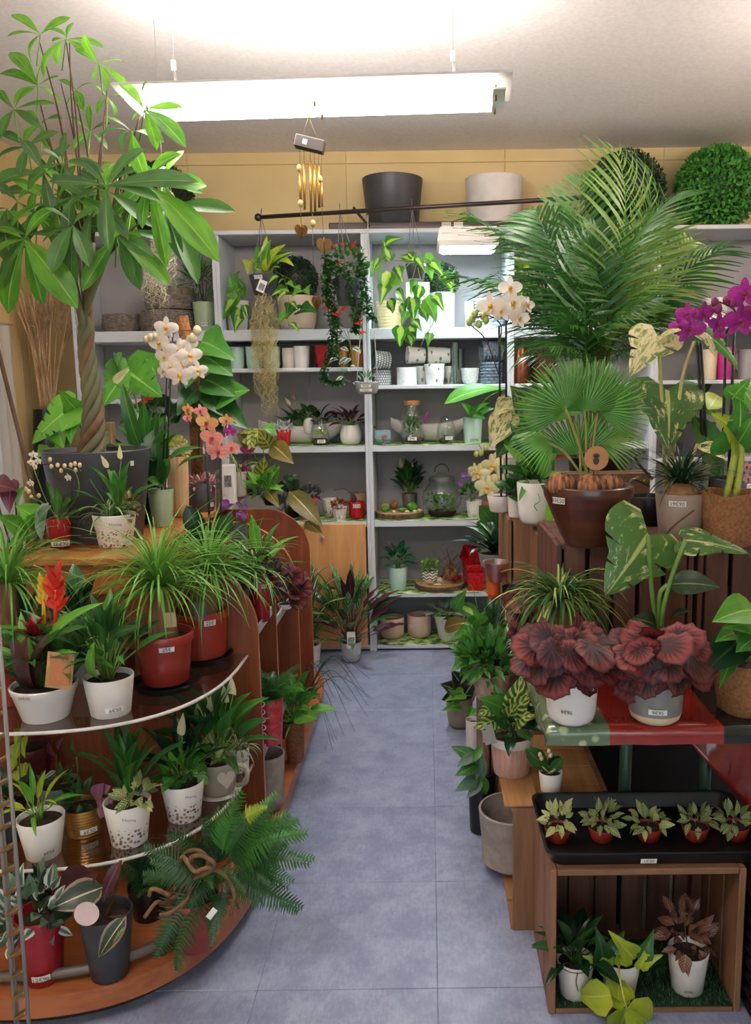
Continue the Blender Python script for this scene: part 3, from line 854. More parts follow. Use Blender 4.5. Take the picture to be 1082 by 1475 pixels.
def grass(T, c, n, L, w, mat, seed=0, el=(.3, 1.4), bend=2.0, r0=.006, name='foliage', hmin=.5, seg=8, squash=1.0, floorz=None):
    """arching narrow blades from one crown, joined: single blades are only pixels wide"""
    R = random.Random(seed); V = []; U = []; Fc = []; c = Vector(c)
    for i in range(n):
        az = R.uniform(0, 2 * math.pi); e = R.uniform(*el); l = L * R.uniform(hmin, 1.0); k = bend * R.uniform(.6, 1.25)
        p = c + Vector((math.cos(az), math.sin(az), 0)) * r0 * R.uniform(0, 1); side = Vector((-math.sin(az), math.cos(az), 0)); tw = R.uniform(-.5, .5)
        b = len(V); ds = l / seg
        for q in range(seg + 1):
            u = q / seg; ww = w * (1 - u ** 2.5) * min(1, .6 + u * 2) * .5 + .0003
            s2 = (side + Vector((0, 0, tw * u))).normalized()
            V += [p - s2 * ww, p + Vector((0, 0, -ww * .35)), p + s2 * ww]; U += [(0, u), (.5, u), (1, u)]
            ee = e - k * u; d = Vector((math.cos(az) * math.cos(ee) * squash, math.sin(az) * math.cos(ee) * squash, math.sin(ee)))
            p = p + d * ds; az += tw * .06
            if floorz is not None and p.z < floorz: p.z = floorz
        for q in range(seg):
            o = b + q * 3; Fc += [(o, o + 1, o + 4, o + 3), (o + 1, o + 2, o + 5, o + 4)]
    return T.mesh(name, V, Fc, mat, U, kind='stuff')
def bush(T, c, rad, n, L, tms, mat, seed=0, joined='foliage', up=.5, wide=1.0, shell=.55, kind='stuff', zmin=None):
    R = random.Random(seed); c = Vector(c)
    for i in range(n):
        az = R.uniform(0, 2 * math.pi); u = R.uniform(-.75, 1); s = math.sqrt(1 - u * u) ; q = R.uniform(shell, 1)
        d = Vector((s * math.cos(az), s * math.sin(az), u)); p = c + Vector((d.x * rad[0], d.y * rad[1], d.z * rad[2])) * q
        if zmin is not None and p.z < zmin: p.z = zmin
        t = (d + Vector((R.uniform(-.5, .5), R.uniform(-.5, .5), up + R.uniform(-.7, .5)))).normalized(); l = L * R.uniform(.7, 1.2)
        nr = Vector((R.uniform(-.4, .4), R.uniform(-.9, .1), .8)) + d * .4
        mm = R.choice(mat) if isinstance(mat, list) else mat
        if joined: T.bleaf(joined, R.choice(tms), p, p + t * l, nr, None, wide)
        else: T.leaf(R.choice(tms), mm, p, p + t * l, nr, None, wide)
    if joined: T.flush(joined, mat, kind=kind, name='foliage')
def lf(T, tm, mat, b, t, dy=0.0, Y=None, n=(0, -.8, .5), wide=1.0, yb=0.0, name='leaf'):
    """leaf from image point b to image point t, at depth Y (its tip dy further away)"""
    y = T.Y if Y is None else Y
    pb = at(*b, y + yb); pt = at(*t, y + dy)
    T.leaf(tm, mat, pb, pt, n, None, wide, name=name)
    return pb
def px_path(pts, Y, dys=None):
    return [at(x, y, Y + (dys[i] if dys else 0)) for i, (x, y) in enumerate(pts)]
def smooth(ps, k=5):
    """Catmull-Rom through the points"""
    ps = [Vector(p) for p in ps]; Q = [ps[0] * 2 - ps[1]] + ps + [ps[-1] * 2 - ps[-2]]; out = []
    for i in range(1, len(Q) - 2):
        for j in range(k):
            t = j / k; a, b, c, d = Q[i - 1:i + 3]
            out.append(.5 * ((2 * b) + (c - a) * t + (2 * a - 5 * b + 4 * c - d) * t * t + (3 * b - a - 3 * c + d) * t ** 3))
    return out + [ps[-1]]
def vine(T, pts, tm, mats, L, seed=0, step=.035, stem=m_stem, rs=.0015, hang=.9, n=None):
    """leaves alternating along a trailing stem (points in space)"""
    R = random.Random(seed); ps = smooth(pts, 6); T.tubes('stem', [ps], rs, stem, 5)
    acc = 0; side = 1
    for i in range(1, len(ps)):
        acc += (ps[i] - ps[i - 1]).length
        if acc >= step:
            acc = 0; side = -side; d = Vector((side * R.uniform(.4, 1), R.uniform(-1, .2), -hang * R.uniform(.3, 1.2))).normalized()
            b = ps[i] + d * L * .25; l = L * R.uniform(.75, 1.2)
            T.leaf(tm, R.choice(mats) if isinstance(mats, list) else mats, b, b + d * l, (side * .3 + R.uniform(-.3, .3), -.9, .5))
m_stake = pmat('black flower stake', '#1c1512', rough=.5)
PET = leaf('petal', .95, .5, .0, 6, cup=.25); SEP = leaf('petal', .55, .4, .05, 6, cup=.2)
def orchid(T, px, py, size, mp, ml, Y, yaw=0.0, pitch=.15, seed=0, dy=0.0):
    """moth orchid flower: two wide petals, three sepals, a lip"""
    R = random.Random(seed); c = at(px, py, Y + dy); s = size * mpp(Y, c.z) / 2
    n = Vector((math.sin(yaw), -math.cos(yaw) * math.cos(pitch), -math.sin(pitch) )).normalized()
    u = (Vector((R.uniform(-.15, .15), 0, 1)) - n * n.z).normalized(); x = u.cross(n)
    f = T.lathe('flower', c + n * s * .02, [(.0, -s * .02), (s * .14, s * .02), (s * .17, s * .12), (s * .08, s * .2), (0.0, s * .22)], ml, 8, axis=n, label=None)
    for ang, L, tm in ((.12, 1.0, PET), (math.pi - .12, 1.0, PET), (math.pi / 2, .95, SEP), (-math.pi * .30, .9, SEP), (-math.pi * .70, .9, SEP)):
        d = x * math.cos(ang) + u * math.sin(ang)
        T.leaf(tm, mp, c + d * s * .05 - n * (.004 if tm is SEP else 0), c + d * s * L + n * s * .1 * R.uniform(-.5, 1), n, name='petal', parent=f)
    T.leaf(leaf('ovate', .7, -.9, .5, 5), ml, c + n * s * .1, c - u * s * .42 + n * s * .35, n, name='lip', parent=f)
def bud(T, px, py, r, mat, Y, tilt=(0, 0)):
    c = at(px, py, Y); s = mpp(Y, c.z) * r
    T.ball('bud', c, s, mat, 8, 6, (1, 1, 1.25))
def boxball(name, label, c, r, seed, mats, L=.022, n=2600, depth=.90):
    T = Thing(name, label, 'topiary', Vector(c) - Vector((0, 0, r)))
    T.ball('core', c, r * (depth + .02), mats[1], 20, 14)
    R = random.Random(seed); tm = leaf('ovate', .75, .5, .2, 3); cc = Vector(c)
    for i in range(n):
        z = 1 - 2 * (i + .5) / n; a = i * 2.39996; q = math.sqrt(1 - z * z)
        d = Vector((q * math.cos(a), q * math.sin(a), z)); p = cc + d * r * R.uniform(depth, 1.0)
        t = (d + Vector((R.uniform(-1, 1), R.uniform(-1, 1), R.uniform(-1, 1))) * .9).normalized()
        T.bleaf('foliage', tm, p, p + t * L * R.uniform(.7, 1.2), d + Vector((R.uniform(-.5, .5), R.uniform(-.5, .5), R.uniform(-.5, .5))))
    T.flush('foliage', mats[0]); return T
def moss_beard(T, pts, spread, n, mat, seed=0, r=.0007, name='moss_strands', seg=9, wig=.02):
    """Spanish moss: a curtain of kinked hair-thin strands hung between the given points (top to bottom)"""
    R = random.Random(seed); paths = []
    ps = [Vector(p) for p in pts]
    for i in range(n):
        u0 = R.uniform(0, .65); u1 = min(1, u0 + R.uniform(.22, .4)); off = Vector((R.uniform(-1, 1), R.uniform(-1, 1) * .6, 0)); pth = []
        for q in range(seg + 1):
            u = (u0 + (u1 - u0) * q / seg) * (len(ps) - 1); k = min(int(u), len(ps) - 2); p = ps[k].lerp(ps[k + 1], u - k)
            sp = spread[k] + (spread[k + 1] - spread[k]) * (u - k)
            pth.append(p + off * sp + Vector((R.uniform(-1, 1), R.uniform(-1, 1), R.uniform(-.5, .5))) * wig)
        paths.append(smooth(pth, 2))
    T.tubes(name, paths, r, mat, 3, kind='stuff', taper=.5)
def hang_wires(T, top, c, r, k=3):
    T.tubes('hanger', [[top, Vector(c) + Vector((r * math.cos(a), r * math.sin(a), 0))] for a in [2 * math.pi * i / k + .5 for i in range(k)]] +
            [[top, top + Vector((0, 0, .03)), top + Vector((.0, .012, .045)), top + Vector((0, .016, .03))]], .0018, pmat('grey plastic hanger', '#7d7672', rough=.5), 5)

# leaf materials
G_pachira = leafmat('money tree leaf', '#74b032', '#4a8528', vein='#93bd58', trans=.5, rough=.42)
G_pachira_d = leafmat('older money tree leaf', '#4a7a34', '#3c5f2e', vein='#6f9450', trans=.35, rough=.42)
G_mid = leafmat('mid green leaf', '#4b8a33', '#33692a', vein='#79a652')
G_dark = leafmat('dark green leaf', '#386a32', '#274f26', vein='#557c44', rough=.3)
G_deep = leafmat('deep green leaf', '#1f3f24', '#15301b', vein='#3b5c3a', rough=.28)
G_fresh = leafmat('fresh green leaf', '#6fae3d', '#4f8f30', vein='#9cc962')
G_lime = leafmat('lime leaf', '#b9c93c', '#98b02e', vein='#cfd968', trans=.3)
G_brasil = leafmat('lime-hearted philodendron leaf', '#3f7d2e', '#2e6427', vein='#b9d65a', pat='center', c3='#a4c94e', th=.28)
G_pothos = leafmat('pothos leaf', '#4f9138', '#3a762f', vein='#8fbe5a', pat='patch', c3='#a9c961', th=.60)
G_varieg = leafmat('cream-splashed monstera leaf', '#4f7a35', '#3a622c', vein='#b8bf7c', pat='patch', c3='#d3cf92', th=.53, trans=.2)
G_varieg_l = leafmat('half-cream monstera leaf', '#8b9a55', '#5f7d3a', vein='#d6cf98', pat='patch', c3='#dccfa0', th=.43, trans=.25)
G_speck = leafmat('dark speckled monstera leaf', '#2f4a2a', '#223a22', vein='#7f8f5e', pat='patch', c3='#a7ad7a', th=.60, trans=.15)
G_fit = leafmat('white-netted fittonia leaf', '#5f7d3f', '#4b6b35', vein='#d9d8a8', pat='side', c3='#c9cc95', th=.2, k=42)
G_fit_l = leafmat('pale fittonia leaf', '#a9b26c', '#8b9a55', vein='#d9d7a0', pat='side', c3='#d3d29a', th=.2, k=40)
G_fit_red = leafmat('rusty fittonia leaf', '#74503f', '#5a3c33', vein='#b98a78', pat='side', c3='#a87866', th=.4, k=40)
G_cala = leafmat('striped calathea leaf', '#3c6a35', '#2b5229', vein='#8fae6a', pat='side', c3='#86a862', th=.25, k=36)
G_maranta = leafmat('herringbone prayer plant leaf', '#a9b04a', '#98a23f', vein='#d9d27c', pat='side', c3='#4d5f2a', th=.35, k=30)
G_bronze = leafmat('bronze philodendron leaf', '#7b6a34', '#5c5a2c', vein='#c9a85c', trans=.2)
G_rose = leafmat('rose-painted calathea leaf', '#2a3f2a', '#1f2f22', vein='#c8b89a', pat='margin', c3='#8f7264', th=.70, trans=.12)
G_spider = leafmat('cream-edged spider plant blade', '#5d9440', '#4a7f36', pat='margin', c3='#dfe0b4', th=.55, trans=.25)
G_spider_c = leafmat('spider plant blade with pale middle', '#4f8d3a', '#3e772f', vein='#c9d79a', vw=.3)
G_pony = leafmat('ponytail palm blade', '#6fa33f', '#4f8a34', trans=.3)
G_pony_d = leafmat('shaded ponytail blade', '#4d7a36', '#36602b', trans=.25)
G_palm = leafmat('areca palm leaflet', '#4f8a38', '#2f6426', trans=.3, rough=.35)
G_palm_l = leafmat('pale areca palm leaflet', '#a3bd62', '#6a9c3e', trans=.4, rough=.35)
G_fan = leafmat('fan palm blade', '#55983a', '#367030', vein='#8fbc58', vw=.12, trans=.25, rough=.33)
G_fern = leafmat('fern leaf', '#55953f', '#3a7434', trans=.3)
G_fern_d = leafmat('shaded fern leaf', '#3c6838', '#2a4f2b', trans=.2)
G_drac = leafmat('striped dracaena blade', '#3f6f3a', '#2f5a30', vein='#cfdcae', vw=.22, trans=.2)
G_brom = leafmat('bromeliad leaf', '#4b7f34', '#345f29', trans=.22, rough=.3)
G_beg = leafmat('wine red begonia leaf', '#3f1116', '#300c10', pat='radial', c3='#7f2e2d', th=.74, rough=.65, trans=.12)
G_beg_d = leafmat('dark begonia leaf', '#351016', '#260b10', pat='radial', c3='#6a282c', th=.8, rough=.55, trans=.1)
G_purple = leafmat('dusky purple leaf', '#5a2a3a', '#3d1e2a', vein='#8a5060', trans=.15)
G_silver = leafmat('silver-striped trailing leaf', '#7f9a86', '#4f6f58', vein='#456050', pat='margin', c3='#dfe8e0', th=.35)
G_synw = leafmat('pale syngonium leaf', '#b9ccb2', '#93b08f', vein='#dfe8d8', trans=.3)
G_hoya = leafmat('curly lipstick vine leaf', '#3f6f34', '#2c5528', trans=.2)
G_blueg = leafmat('grey green leaf', '#6f8a70', '#4f6f58', trans=.2)
M_white_pet = leafmat('white orchid petal', '#fbf1e8', '#efe0d4', trans=.35, rough=.5)
M_cream_pet = leafmat('cream yellow orchid petal', '#f1edc2', '#e0dca0', trans=.3, rough=.5)
M_mag_pet = leafmat('magenta orchid petal', '#b52a9e', '#93207f', vein='#7d1a6c', trans=.3, rough=.5, vw=.03)
M_pink_pet = leafmat('salmon pink orchid petal', '#eaa49c', '#d98a80', vein='#c96a70', trans=.3, rough=.5)
M_apri_pet = leafmat('apricot orchid petal', '#e0ae76', '#cc9358', trans=.3, rough=.5)
M_pur_pet = leafmat('purple flower petal', '#b06ac8', '#8a4aa6', trans=.3, rough=.5)
M_red_pet = leafmat('scarlet bract', '#d8301c', '#b82416', trans=.25, rough=.4)
M_yel_pet = leafmat('yellow bract', '#d9b92c', '#c4a022', trans=.25, rough=.4)
M_wine_pet = leafmat('dark red bract', '#8e1f28', '#6a161e', trans=.2, rough=.35)
M_spathe = leafmat('cream spathe', '#efe9c4', '#dfd9a4', trans=.35, rough=.5)
M_lip_y = pmat('yellow orchid lip', '#d7a33a', rough=.5); M_lip_p = pmat('plum orchid lip', '#8a1f52', rough=.5); M_lip_r = pmat('red orchid lip', '#b5323f', rough=.5)
M_bud_w = pmat('pale orchid bud', '#d9c6a4', '#c3ad84', rough=.5); M_bud_m = pmat('magenta orchid bud', '#8a2560', '#6f1d4e', rough=.5); M_bud_g = pmat('green orchid bud', '#a9b25a', rough=.5)
OV = leaf('ovate', .5, .8, .25); OVW = leaf('ovate', .62, .7, .2); LA = leaf('lance', .3, .8, .25); LAN = leaf('lance', .2, .9, .25)
HE = leaf('heart', .78, .7, .22); HEN = leaf('heart', .62, .9, .3); ST = leaf('strap', .13, 1.3, .3, 10); STW = leaf('strap', .2, 1.2, .25, 10); OB = leaf('obov', .42, .7, .2, 8); RN = leaf('ovate', .85, .5, .2)
OVS = leaf('ovate', .55, .6, .25, 4); LAS = leaf('lance', .34, .6, .25, 4); HES = leaf('heart', .8, .6, .22, 5); SPA = leaf('spathe', .38, -.5, .9, 8)
# pot materials
K_white = pmat('white glazed pot', '#efeae6', '#e7e1dd', rough=.28, spec=.5)
K_offw = pmat('matt off-white pot', '#ded7d2', '#d2cac5', rough=.6)
K_anth = pmat('anthracite pot', '#44444a', '#3b3b41', rough=.45)
K_black = pmat('black plastic', '#17171a', '#101013', rough=.35)
K_dgrey = pmat('dark grey plastic', '#4b4a4e', '#414045', rough=.5)
K_terra = pmat('terracotta red plastic', '#a0362a', '#8f2e24', rough=.35)
K_red = pmat('red glazed pot', '#a31f2b', '#8d1822', rough=.22)
K_red2 = pmat('bright red pot', '#c1222a', '#a81c24', rough=.3)
K_mint = pmat('mint pot', '#bcd8cc', '#b0cec2', rough=.4)
K_sage = pmat('sage pot', '#9fb08f', '#93a584', rough=.45)
K_grey = pmat('mid grey pot', '#9b9a9c', '#8f8e90', rough=.45)
K_cream = pmat('cream pot', '#e2d3b4', '#d8c7a5', rough=.45)
K_gold = pmat('gold metallic pot', '#b98a4a', '#a87a3d', rough=.32, metal=.75)
K_burlap = pmat('brown burlap', '#9a6a44', '#7d5233', rough=.9, scale=120, bump=.6)
K_conc = pmat('grey concrete', '#a69c93', '#94897f', rough=.85, scale=30, bump=.2)
K_brown = pmat('brown glazed clay', '#5c2f26', '#42211b', rough=.3, scale=6, stretch=(.15, .15, 4), bump=.15, coat=.3)
K_pink = pmat('dusty pink pot', '#c39a8e', '#b58a7e', rough=.6)
K_taupe = pmat('taupe pot', '#9a8576', '#8c7869', rough=.55)
K_silver = pmat('silver pot', '#c4c3c6', '#b6b5b9', rough=.3, metal=.35)
K_peach = pmat('fluted sand pot', '#d8b48a', '#caa377', rough=.55)
def tin_mat():
    """white tin with a printed scatter of brown and orange flower heads round its lower half"""
    N = NT('flower printed tin'); uvw = N.n('ShaderNodeTexCoord').outputs['Object']
    vo = N.n('ShaderNodeTexVoronoi'); vo.inputs['Scale'].default_value = 100; N.l(uvw, vo.inputs['Vector'])
    sp = N.n('ShaderNodeSeparateXYZ'); N.l(uvw, sp.inputs[0])
    dot = N.step(vo.outputs['Distance'], .48, .36); band = N.step(sp.outputs[2], .062, .050)
    col = N.mix(vo.outputs['Color'], lin('#5a3a34'), lin('#b9805a')); sepc = N.n('ShaderNodeSeparateColor'); N.l(vo.outputs['Color'], sepc.inputs[0])
    col = N.mix(sepc.outputs[0], lin('#4f3833'), lin('#c08a6a'))
    keep = N.step(sepc.outputs[1], .12, .16)
    N.l(N.mix(N.math('MULTIPLY', N.math('MULTIPLY', dot, band), keep), lin('#ece7e2'), col), N.b.inputs['Base Color']); N.b.inputs['Roughness'].default_value = .35
    return N.m
K_tin = tin_mat()

# ================================================================ objects
R0 = random.Random(11)
YS = 4.84                                    # middle of a shelf
# ---- on top of the shelving
T = P('planter_pot', 'large dark grey planter on top of the shelves', 565, 247, 87, 72, Z_TOP + .036, K_anth, Y=4.86, cat='planter', fill=.97, soil=None)
T = P('planter_pot', 'large white planter on top of the shelves beside the dark one', 712, 247, 83, 76, Z_TOP, K_offw, Y=4.88, cat='planter', fill=.97, soil=None)
m_box = (leafmat('boxwood leaf', '#2f4a26', '#1e331b', trans=.05, rough=.5), pmat('boxwood core', '#16240f', '#0e1a0b'))
m_boxg = (leafmat('bright boxwood leaf', '#57a03a', '#3f7f2c', trans=.2, rough=.5), pmat('bright boxwood core', '#1f4517', '#16330f'))
c = at(901, 262, 4.86); r = 56 * mpp(4.86, 2.5); boxball('boxwood_ball', 'dark artificial boxwood ball on the shelf tops behind the palm', (c.x, c.y, Z_TOP + r), r, 3, m_box, .018, 3000)
c = at(1033, 262, 4.84); r = 58 * mpp(4.8, 2.5); boxball('boxwood_ball', 'bright green curly boxwood ball on the shelf tops', (c.x, c.y, Z_TOP + r), r, 4, m_boxg, .026, 5200, .80)
c = at(225, 280, 4.86); r = 52 * mpp(4.86, 2.5); boxball('boxwood_ball', 'dark boxwood ball on the shelf tops behind the money tree', (c.x, c.y, Z_TOP + r), r, 5, m_box, .018, 2800)
# ---- grow light under the shelf top
p0, p1 = at(633, 357, 4.45), at(716, 357, 4.45); zc = p0.z
T = Thing('grow_light', 'white box grow light shining cool white below the shelf tops', 'lamp', ((p0.x + p1.x) / 2, 4.45, zc))
hx = (p1.x - p0.x) / 2; cx = T.o.x
V = []
for z, k in ((zc + .0, 1.0), (zc + .025, 1.08), (zc + .085, 1.0), (zc + .095, .96)):
    for sx, sy in ((-1, -1), (1, -1), (1, 1), (-1, 1)): V.append(Vector((cx + sx * hx * k, 4.52 + sy * .13 * k, z)))
Fc = [(3, 2, 1, 0), (12, 13, 14, 15)] + [(i * 4 + j, i * 4 + (j + 1) % 4, i * 4 + 4 + (j + 1) % 4, i * 4 + 4 + j) for i in range(3) for j in range(4)]
T.mesh('housing', V, Fc, m_white, None, False)
T.box('light_panel', (cx - hx * .9, 4.41, zc - .006), (cx + hx * .9, 4.63, zc - .0005), emit('lit grow light', '#dff8ff', 48))
for sx in (-.72, -.28): T.box('hook_plate', (cx + hx * sx - .025, 4.655, Z_TOP - .03), (cx + hx * sx + .025, 4.662, Z_TOP + .03), m_white)
T.tubes('hanger', [[Vector((cx + hx * a, 4.52, zc + .09)), Vector((cx + hx * b, 4.655, Z_TOP + .0))] for a, b in ((-.8, -.72), (0, -.28), (.8, .5))], .0015, m_wire, 4)
for k in range(3): T.box('switch', (cx - hx * 1.09, 4.46 + k * .05, zc + .03), (cx - hx * 1.06, 4.48 + k * .05, zc + .05), K_black)
# ---- wind chime
T = Thing('wind_chime', 'brass tube wind chime with hearts hanging from the lamp', 'wind chime', at(445, 200, 2.93))
yc = 2.93; m_ch = pmat('brass chime tube', '#c08a3e', '#a8742e', rough=.25, metal=.85); m_bead = pmat('tan wooden bead', '#b39a5c', '#9a8248', rough=.5)
m_heart = pmat('antique brass heart', '#7d5c32', '#624626', rough=.35, metal=.7)
kn = at(445, 168, yc); T.ball('knot', kn, .006, m_bead)
a, b = at(426, 203, yc), at(467, 213, yc); d = (b - a).normalized(); u = Vector((0, 0, 1)); mid = (a + b) / 2; hl = (b - a).length / 2
V, Fc = bevel_box(Vector((hl, .022, .019)), .002); ang = math.atan2(d.z, d.x); Rm = Matrix.Rotation(-ang, 3, 'Y')
T.mesh('plank', [mid + Rm @ Vector(v) for v in V], Fc, wood('grey weathered plank', '#30251f', '#241b17', 'x'), None, False)
T.tubes('cord', [[kn, a + d * .02 + u * .015], [kn, b - d * .02 + u * .015], [kn, kn + Vector((0, 0, .09))]], .0009, m_twig, 4)
card(T, 'price_label', at(439, 204, yc - .023), (0, -1, 0), .014, .015, m_label, up=(.3, 0, 1))
for px, y0, y1 in ((432, 250, 292), (438, 236, 302), (447, 232, 305), (453, 238, 305), (459, 240, 299), (463, 262, 298)):
    T.tubes('chime_tube', [[at(px, y0, yc + .01 * (px % 3)), at(px + 1, y1, yc + .01 * (px % 3))]], .0042, m_ch, 8)
    T.tubes('cord', [[at(px, 214, yc), at(px, y0, yc)]], .0008, m_twig, 4)
def heart(T, px, py, w_, mat, Y, rot=0, lean=0):
    c = at(px, py, Y); s = w_ * mpp(Y, c.z) / 2; n = 20; pts = []
    for i in range(n):
        t = 2 * math.pi * i / n; x = math.sin(t) ** 3; z = (13 * math.cos(t) - 5 * math.cos(2 * t) - 2 * math.cos(3 * t) - math.cos(4 * t)) / 15
        pts.append((x, z))
    for q in (rot, rot + 1.5):
        V = []
        for dd in (-.04, .04):
            for x, z in pts: V.append(c + Vector((x * s * math.cos(q) - dd * s * math.sin(q), x * s * math.sin(q) + dd * s * math.cos(q), z * s * 1.15)))
        Fc = [tuple(range(n)), tuple(reversed(range(n, 2 * n)))] + [(i, n + i, n + (i + 1) % n, (i + 1) % n) for i in range(n)]
        T.mesh('heart', V, Fc, mat, None, False)
for px, py in ((431, 242), (433, 293), (451, 322), (461, 258)):
    c = at(px, py, yc); T.ball('bead', c, .0105, m_bead, 10, 8, (.85, .85, 1.2))
T.tubes('cord', [[at(433, 299, yc), at(434, 322, yc)], [at(462, 266, yc), at(466, 340, yc)], [at(450, 305, yc), at(452, 425, yc)]], .0008, m_twig, 4)
heart(T, 434, 333, 20, m_heart, yc, .5); heart(T, 467, 354, 23, m_heart, yc, .2); heart(T, 456, 436, 19, m_heart, yc, .9)

# ---- hanging baskets on the rail
def hang_pot(name, label, px, y_rim, y_bot, wt, wb, Y, mat, top=None):
    s = mpp(Y, 2.1); c = at(px, y_bot, Y); T = Thing(name, label, 'hanging plant', c)
    h = at(px, y_rim, Y).z - c.z
    pot(T, c, wb * s / 2, wt * s / 2, h, mat, 'band'); T.s = s
    hang_wires(T, top, c + Vector((0, 0, h)), wt * s / 2 * .97); return T
tp = rail_at(376); T = hang_pot('hanging_philodendron', 'trailing philodendron in dark hanging pot above the Spanish moss', 381, 396, 425, 42, 30, tp.y, K_dgrey, tp); Y = tp.y; T.Y = Y
price(T, 372, 399, '12€90', 13, 5)
card(T, 'care_tag', at(377, 412, Y - .09), (0, -1, -.1), .042, .062, m_label, up=(.45, 0, 1)); card(T, 'tag_picture', at(377, 413, Y - .092), (0, -1, -.1), .028, .034, pmat('dark tag print', '#4a5a68', '#8a9098', scale=60), up=(.45, 0, 1))
for b, t in (((378, 385), (370, 352)), ((382, 385), (390, 345)), ((384, 384), (412, 352)), ((385, 390), (395, 358)), ((376, 388), (361, 372)), ((388, 382), (424, 363)), ((392, 388), (404, 386)), ((384, 380), (384, 340)), ((380, 372), (383, 398)), ((374, 372), (366, 396)), ((400, 370), (424, 384)), ((361, 376), (357, 396))):
    lf(T, HEN, R0.choice([G_brasil, G_fresh, G_lime]), b, t, R0.uniform(-.1, .05))
vine(T, px_path([(392, 390), (405, 396), (412, 410), (416, 432), (414, 450), (416, 470)], Y, [0, -.04, -.08, -.1, -.1, -.1]), HEN, [G_brasil, G_fresh], .075, 3, .05)
vine(T, px_path([(398, 392), (420, 404), (432, 416), (440, 420)], Y, [0, -.05, -.08, -.08]), HEN, [G_brasil, G_fresh], .075, 4, .06)
lf(T, HE, G_brasil, (416, 419), (391, 426), -.1); lf(T, HE, G_mid, (432, 447), (458, 450), -.1); lf(T, HE, G_mid, (425, 440), (412, 460), -.1); lf(T, HE, G_fresh, (437, 417), (446, 425), -.1)
# spanish moss hanging from that pot
Mo = pmat('golden Spanish moss', '#cdbd84', '#b3a468', rough=.8); Mo2 = pmat('silvery Spanish moss', '#d2cbb2', '#bdb598', rough=.8)
T = Thing('spanish_moss', 'long golden Spanish moss hanging below the philodendron pot', 'moss', at(381, 430, Y - .08))
moss_beard(T, px_path([(381, 420), (381, 470), (382, 520), (384, 560), (392, 612)], Y - .08), [.045, .065, .055, .05, .03], 150, Mo, 1, .0013, wig=.020, seg=12)
T = Thing('spanish_moss', 'pale Spanish moss in a white cone beside the money tree', 'moss', at(233, 255, 3.3))
moss_beard(T, px_path([(233, 262), (240, 310), (235, 360), (228, 410), (232, 452)], 3.3), [.015, .05, .045, .055, .04], 110, Mo2, 2, .0012, wig=.020, seg=12)
T.lathe('cone', at(233, 262, 3.3), [(.012, 0), (.03, .05), (.0, .052)], m_white, 14); T.tubes('cord', [[at(233, 250, 3.3), at(232, 210, 3.3), Vector((at(232, 210, 3.3).x, 3.3, Z_CEIL))]], .001, m_wire, 4)
# lipstick plant
tp = rail_at(490); Y = tp.y; T = hang_pot('lipstick_plant', 'hanging lipstick plant with curly vines and red flowers', 502, 402, 440, 44, 30, Y, K_dgrey, tp)
CU = leaf('ovate', .8, 1.6, .3, 5)
bush(T, at(502, 385, Y), (.10, .09, .11), 120, .035, [CU], G_hoya, 5)
for i, pts in enumerate(([(478, 385), (472, 420), (480, 470), (476, 510), (466, 540), (474, 553), (490, 552)], [(486, 380), (482, 430), (486, 480), (480, 520)], [(520, 380), (527, 420), (530, 450), (538, 462)],
                         [(515, 385), (522, 430), (518, 455)], [(500, 395), (508, 440), (512, 470), (510, 480)], [(474, 380), (470, 400), (476, 440), (488, 470)], [(470, 372), (469, 402), (472, 440), (478, 490)])):
    ps = smooth(px_path(pts, Y - .09 if i != 3 else Y - .04), 8); R = random.Random(i); T.tubes('stem', [ps], .002, m_twig, 5)
    for p in ps:
        for k in range(4):
            d = rnd_dir(R, R.uniform(0, 6.28), R.uniform(-.6, .6)); T.bleaf('vine_leaves', CU, p, p + d * .034, d + Vector((0, 0, .8)))
T.flush('vine_leaves', G_hoya, name='vine_leaves')
for px, py in ((496, 352), (483, 360), (506, 358), (489, 380), (492, 448), (486, 455), (517, 466), (524, 478), (473, 446)):
    c = at(px, py, Y - .11)
    for k in range(3): T.leaf(leaf('lance', .35, .8, .8, 5), M_red_pet, c, c + Vector((R0.uniform(-.03, .03), -.02, R0.uniform(-.02, .035))), (0, -1, .2), name='flower')
# silvery inch plant + small concrete hanging pots
tp = Vector((at(506, 420, 4.5).x, 4.5, at(506, 420, 4.5).z))
T = Thing('trailing_inch_plant', 'silver-striped inch plant trailing from the shelf below the lipstick plant', 'plant', at(498, 474, 4.62)); Y = 4.58; T.Y = Y
for i, pts in enumerate(([(495, 474), (500, 485), (505, 500), (512, 520)], [(490, 474), (488, 500), (492, 530), (496, 545), (505, 550)], [(500, 474), (505, 500), (498, 540)])):
    vine(T, px_path(pts, Y), OV, [G_silver], .065, i, .045, hang=.6)
c = at(529, 568, 4.40); s = mpp(4.4, 1.6)
T = Thing('hanging_succulent', 'small grey concrete pot of succulents hung on white cords', 'hanging plant', c); T.s = s
pot(T, c, 15 * s, 18 * s, 18 * s, K_grey, 'round')
rosette(T, T.c, 14, .03, .04, .05, [LA], G_blueg, 3, (.5, 1.4), stem=None)
tp = at(530, 330, 4.5); T.tubes('cord', [[tp, at(514, 552, 4.4)], [tp, at(544, 552, 4.4)], [tp, at(529, 550, 4.47)], [at(530, 310, 4.52), tp]], .0022, pmat('white cord', '#d9d4cc', rough=.8), 5)
price(T, 527, 556, '9€90', 15, 4); price(T, 527, 562, '14€90', 18, 4)
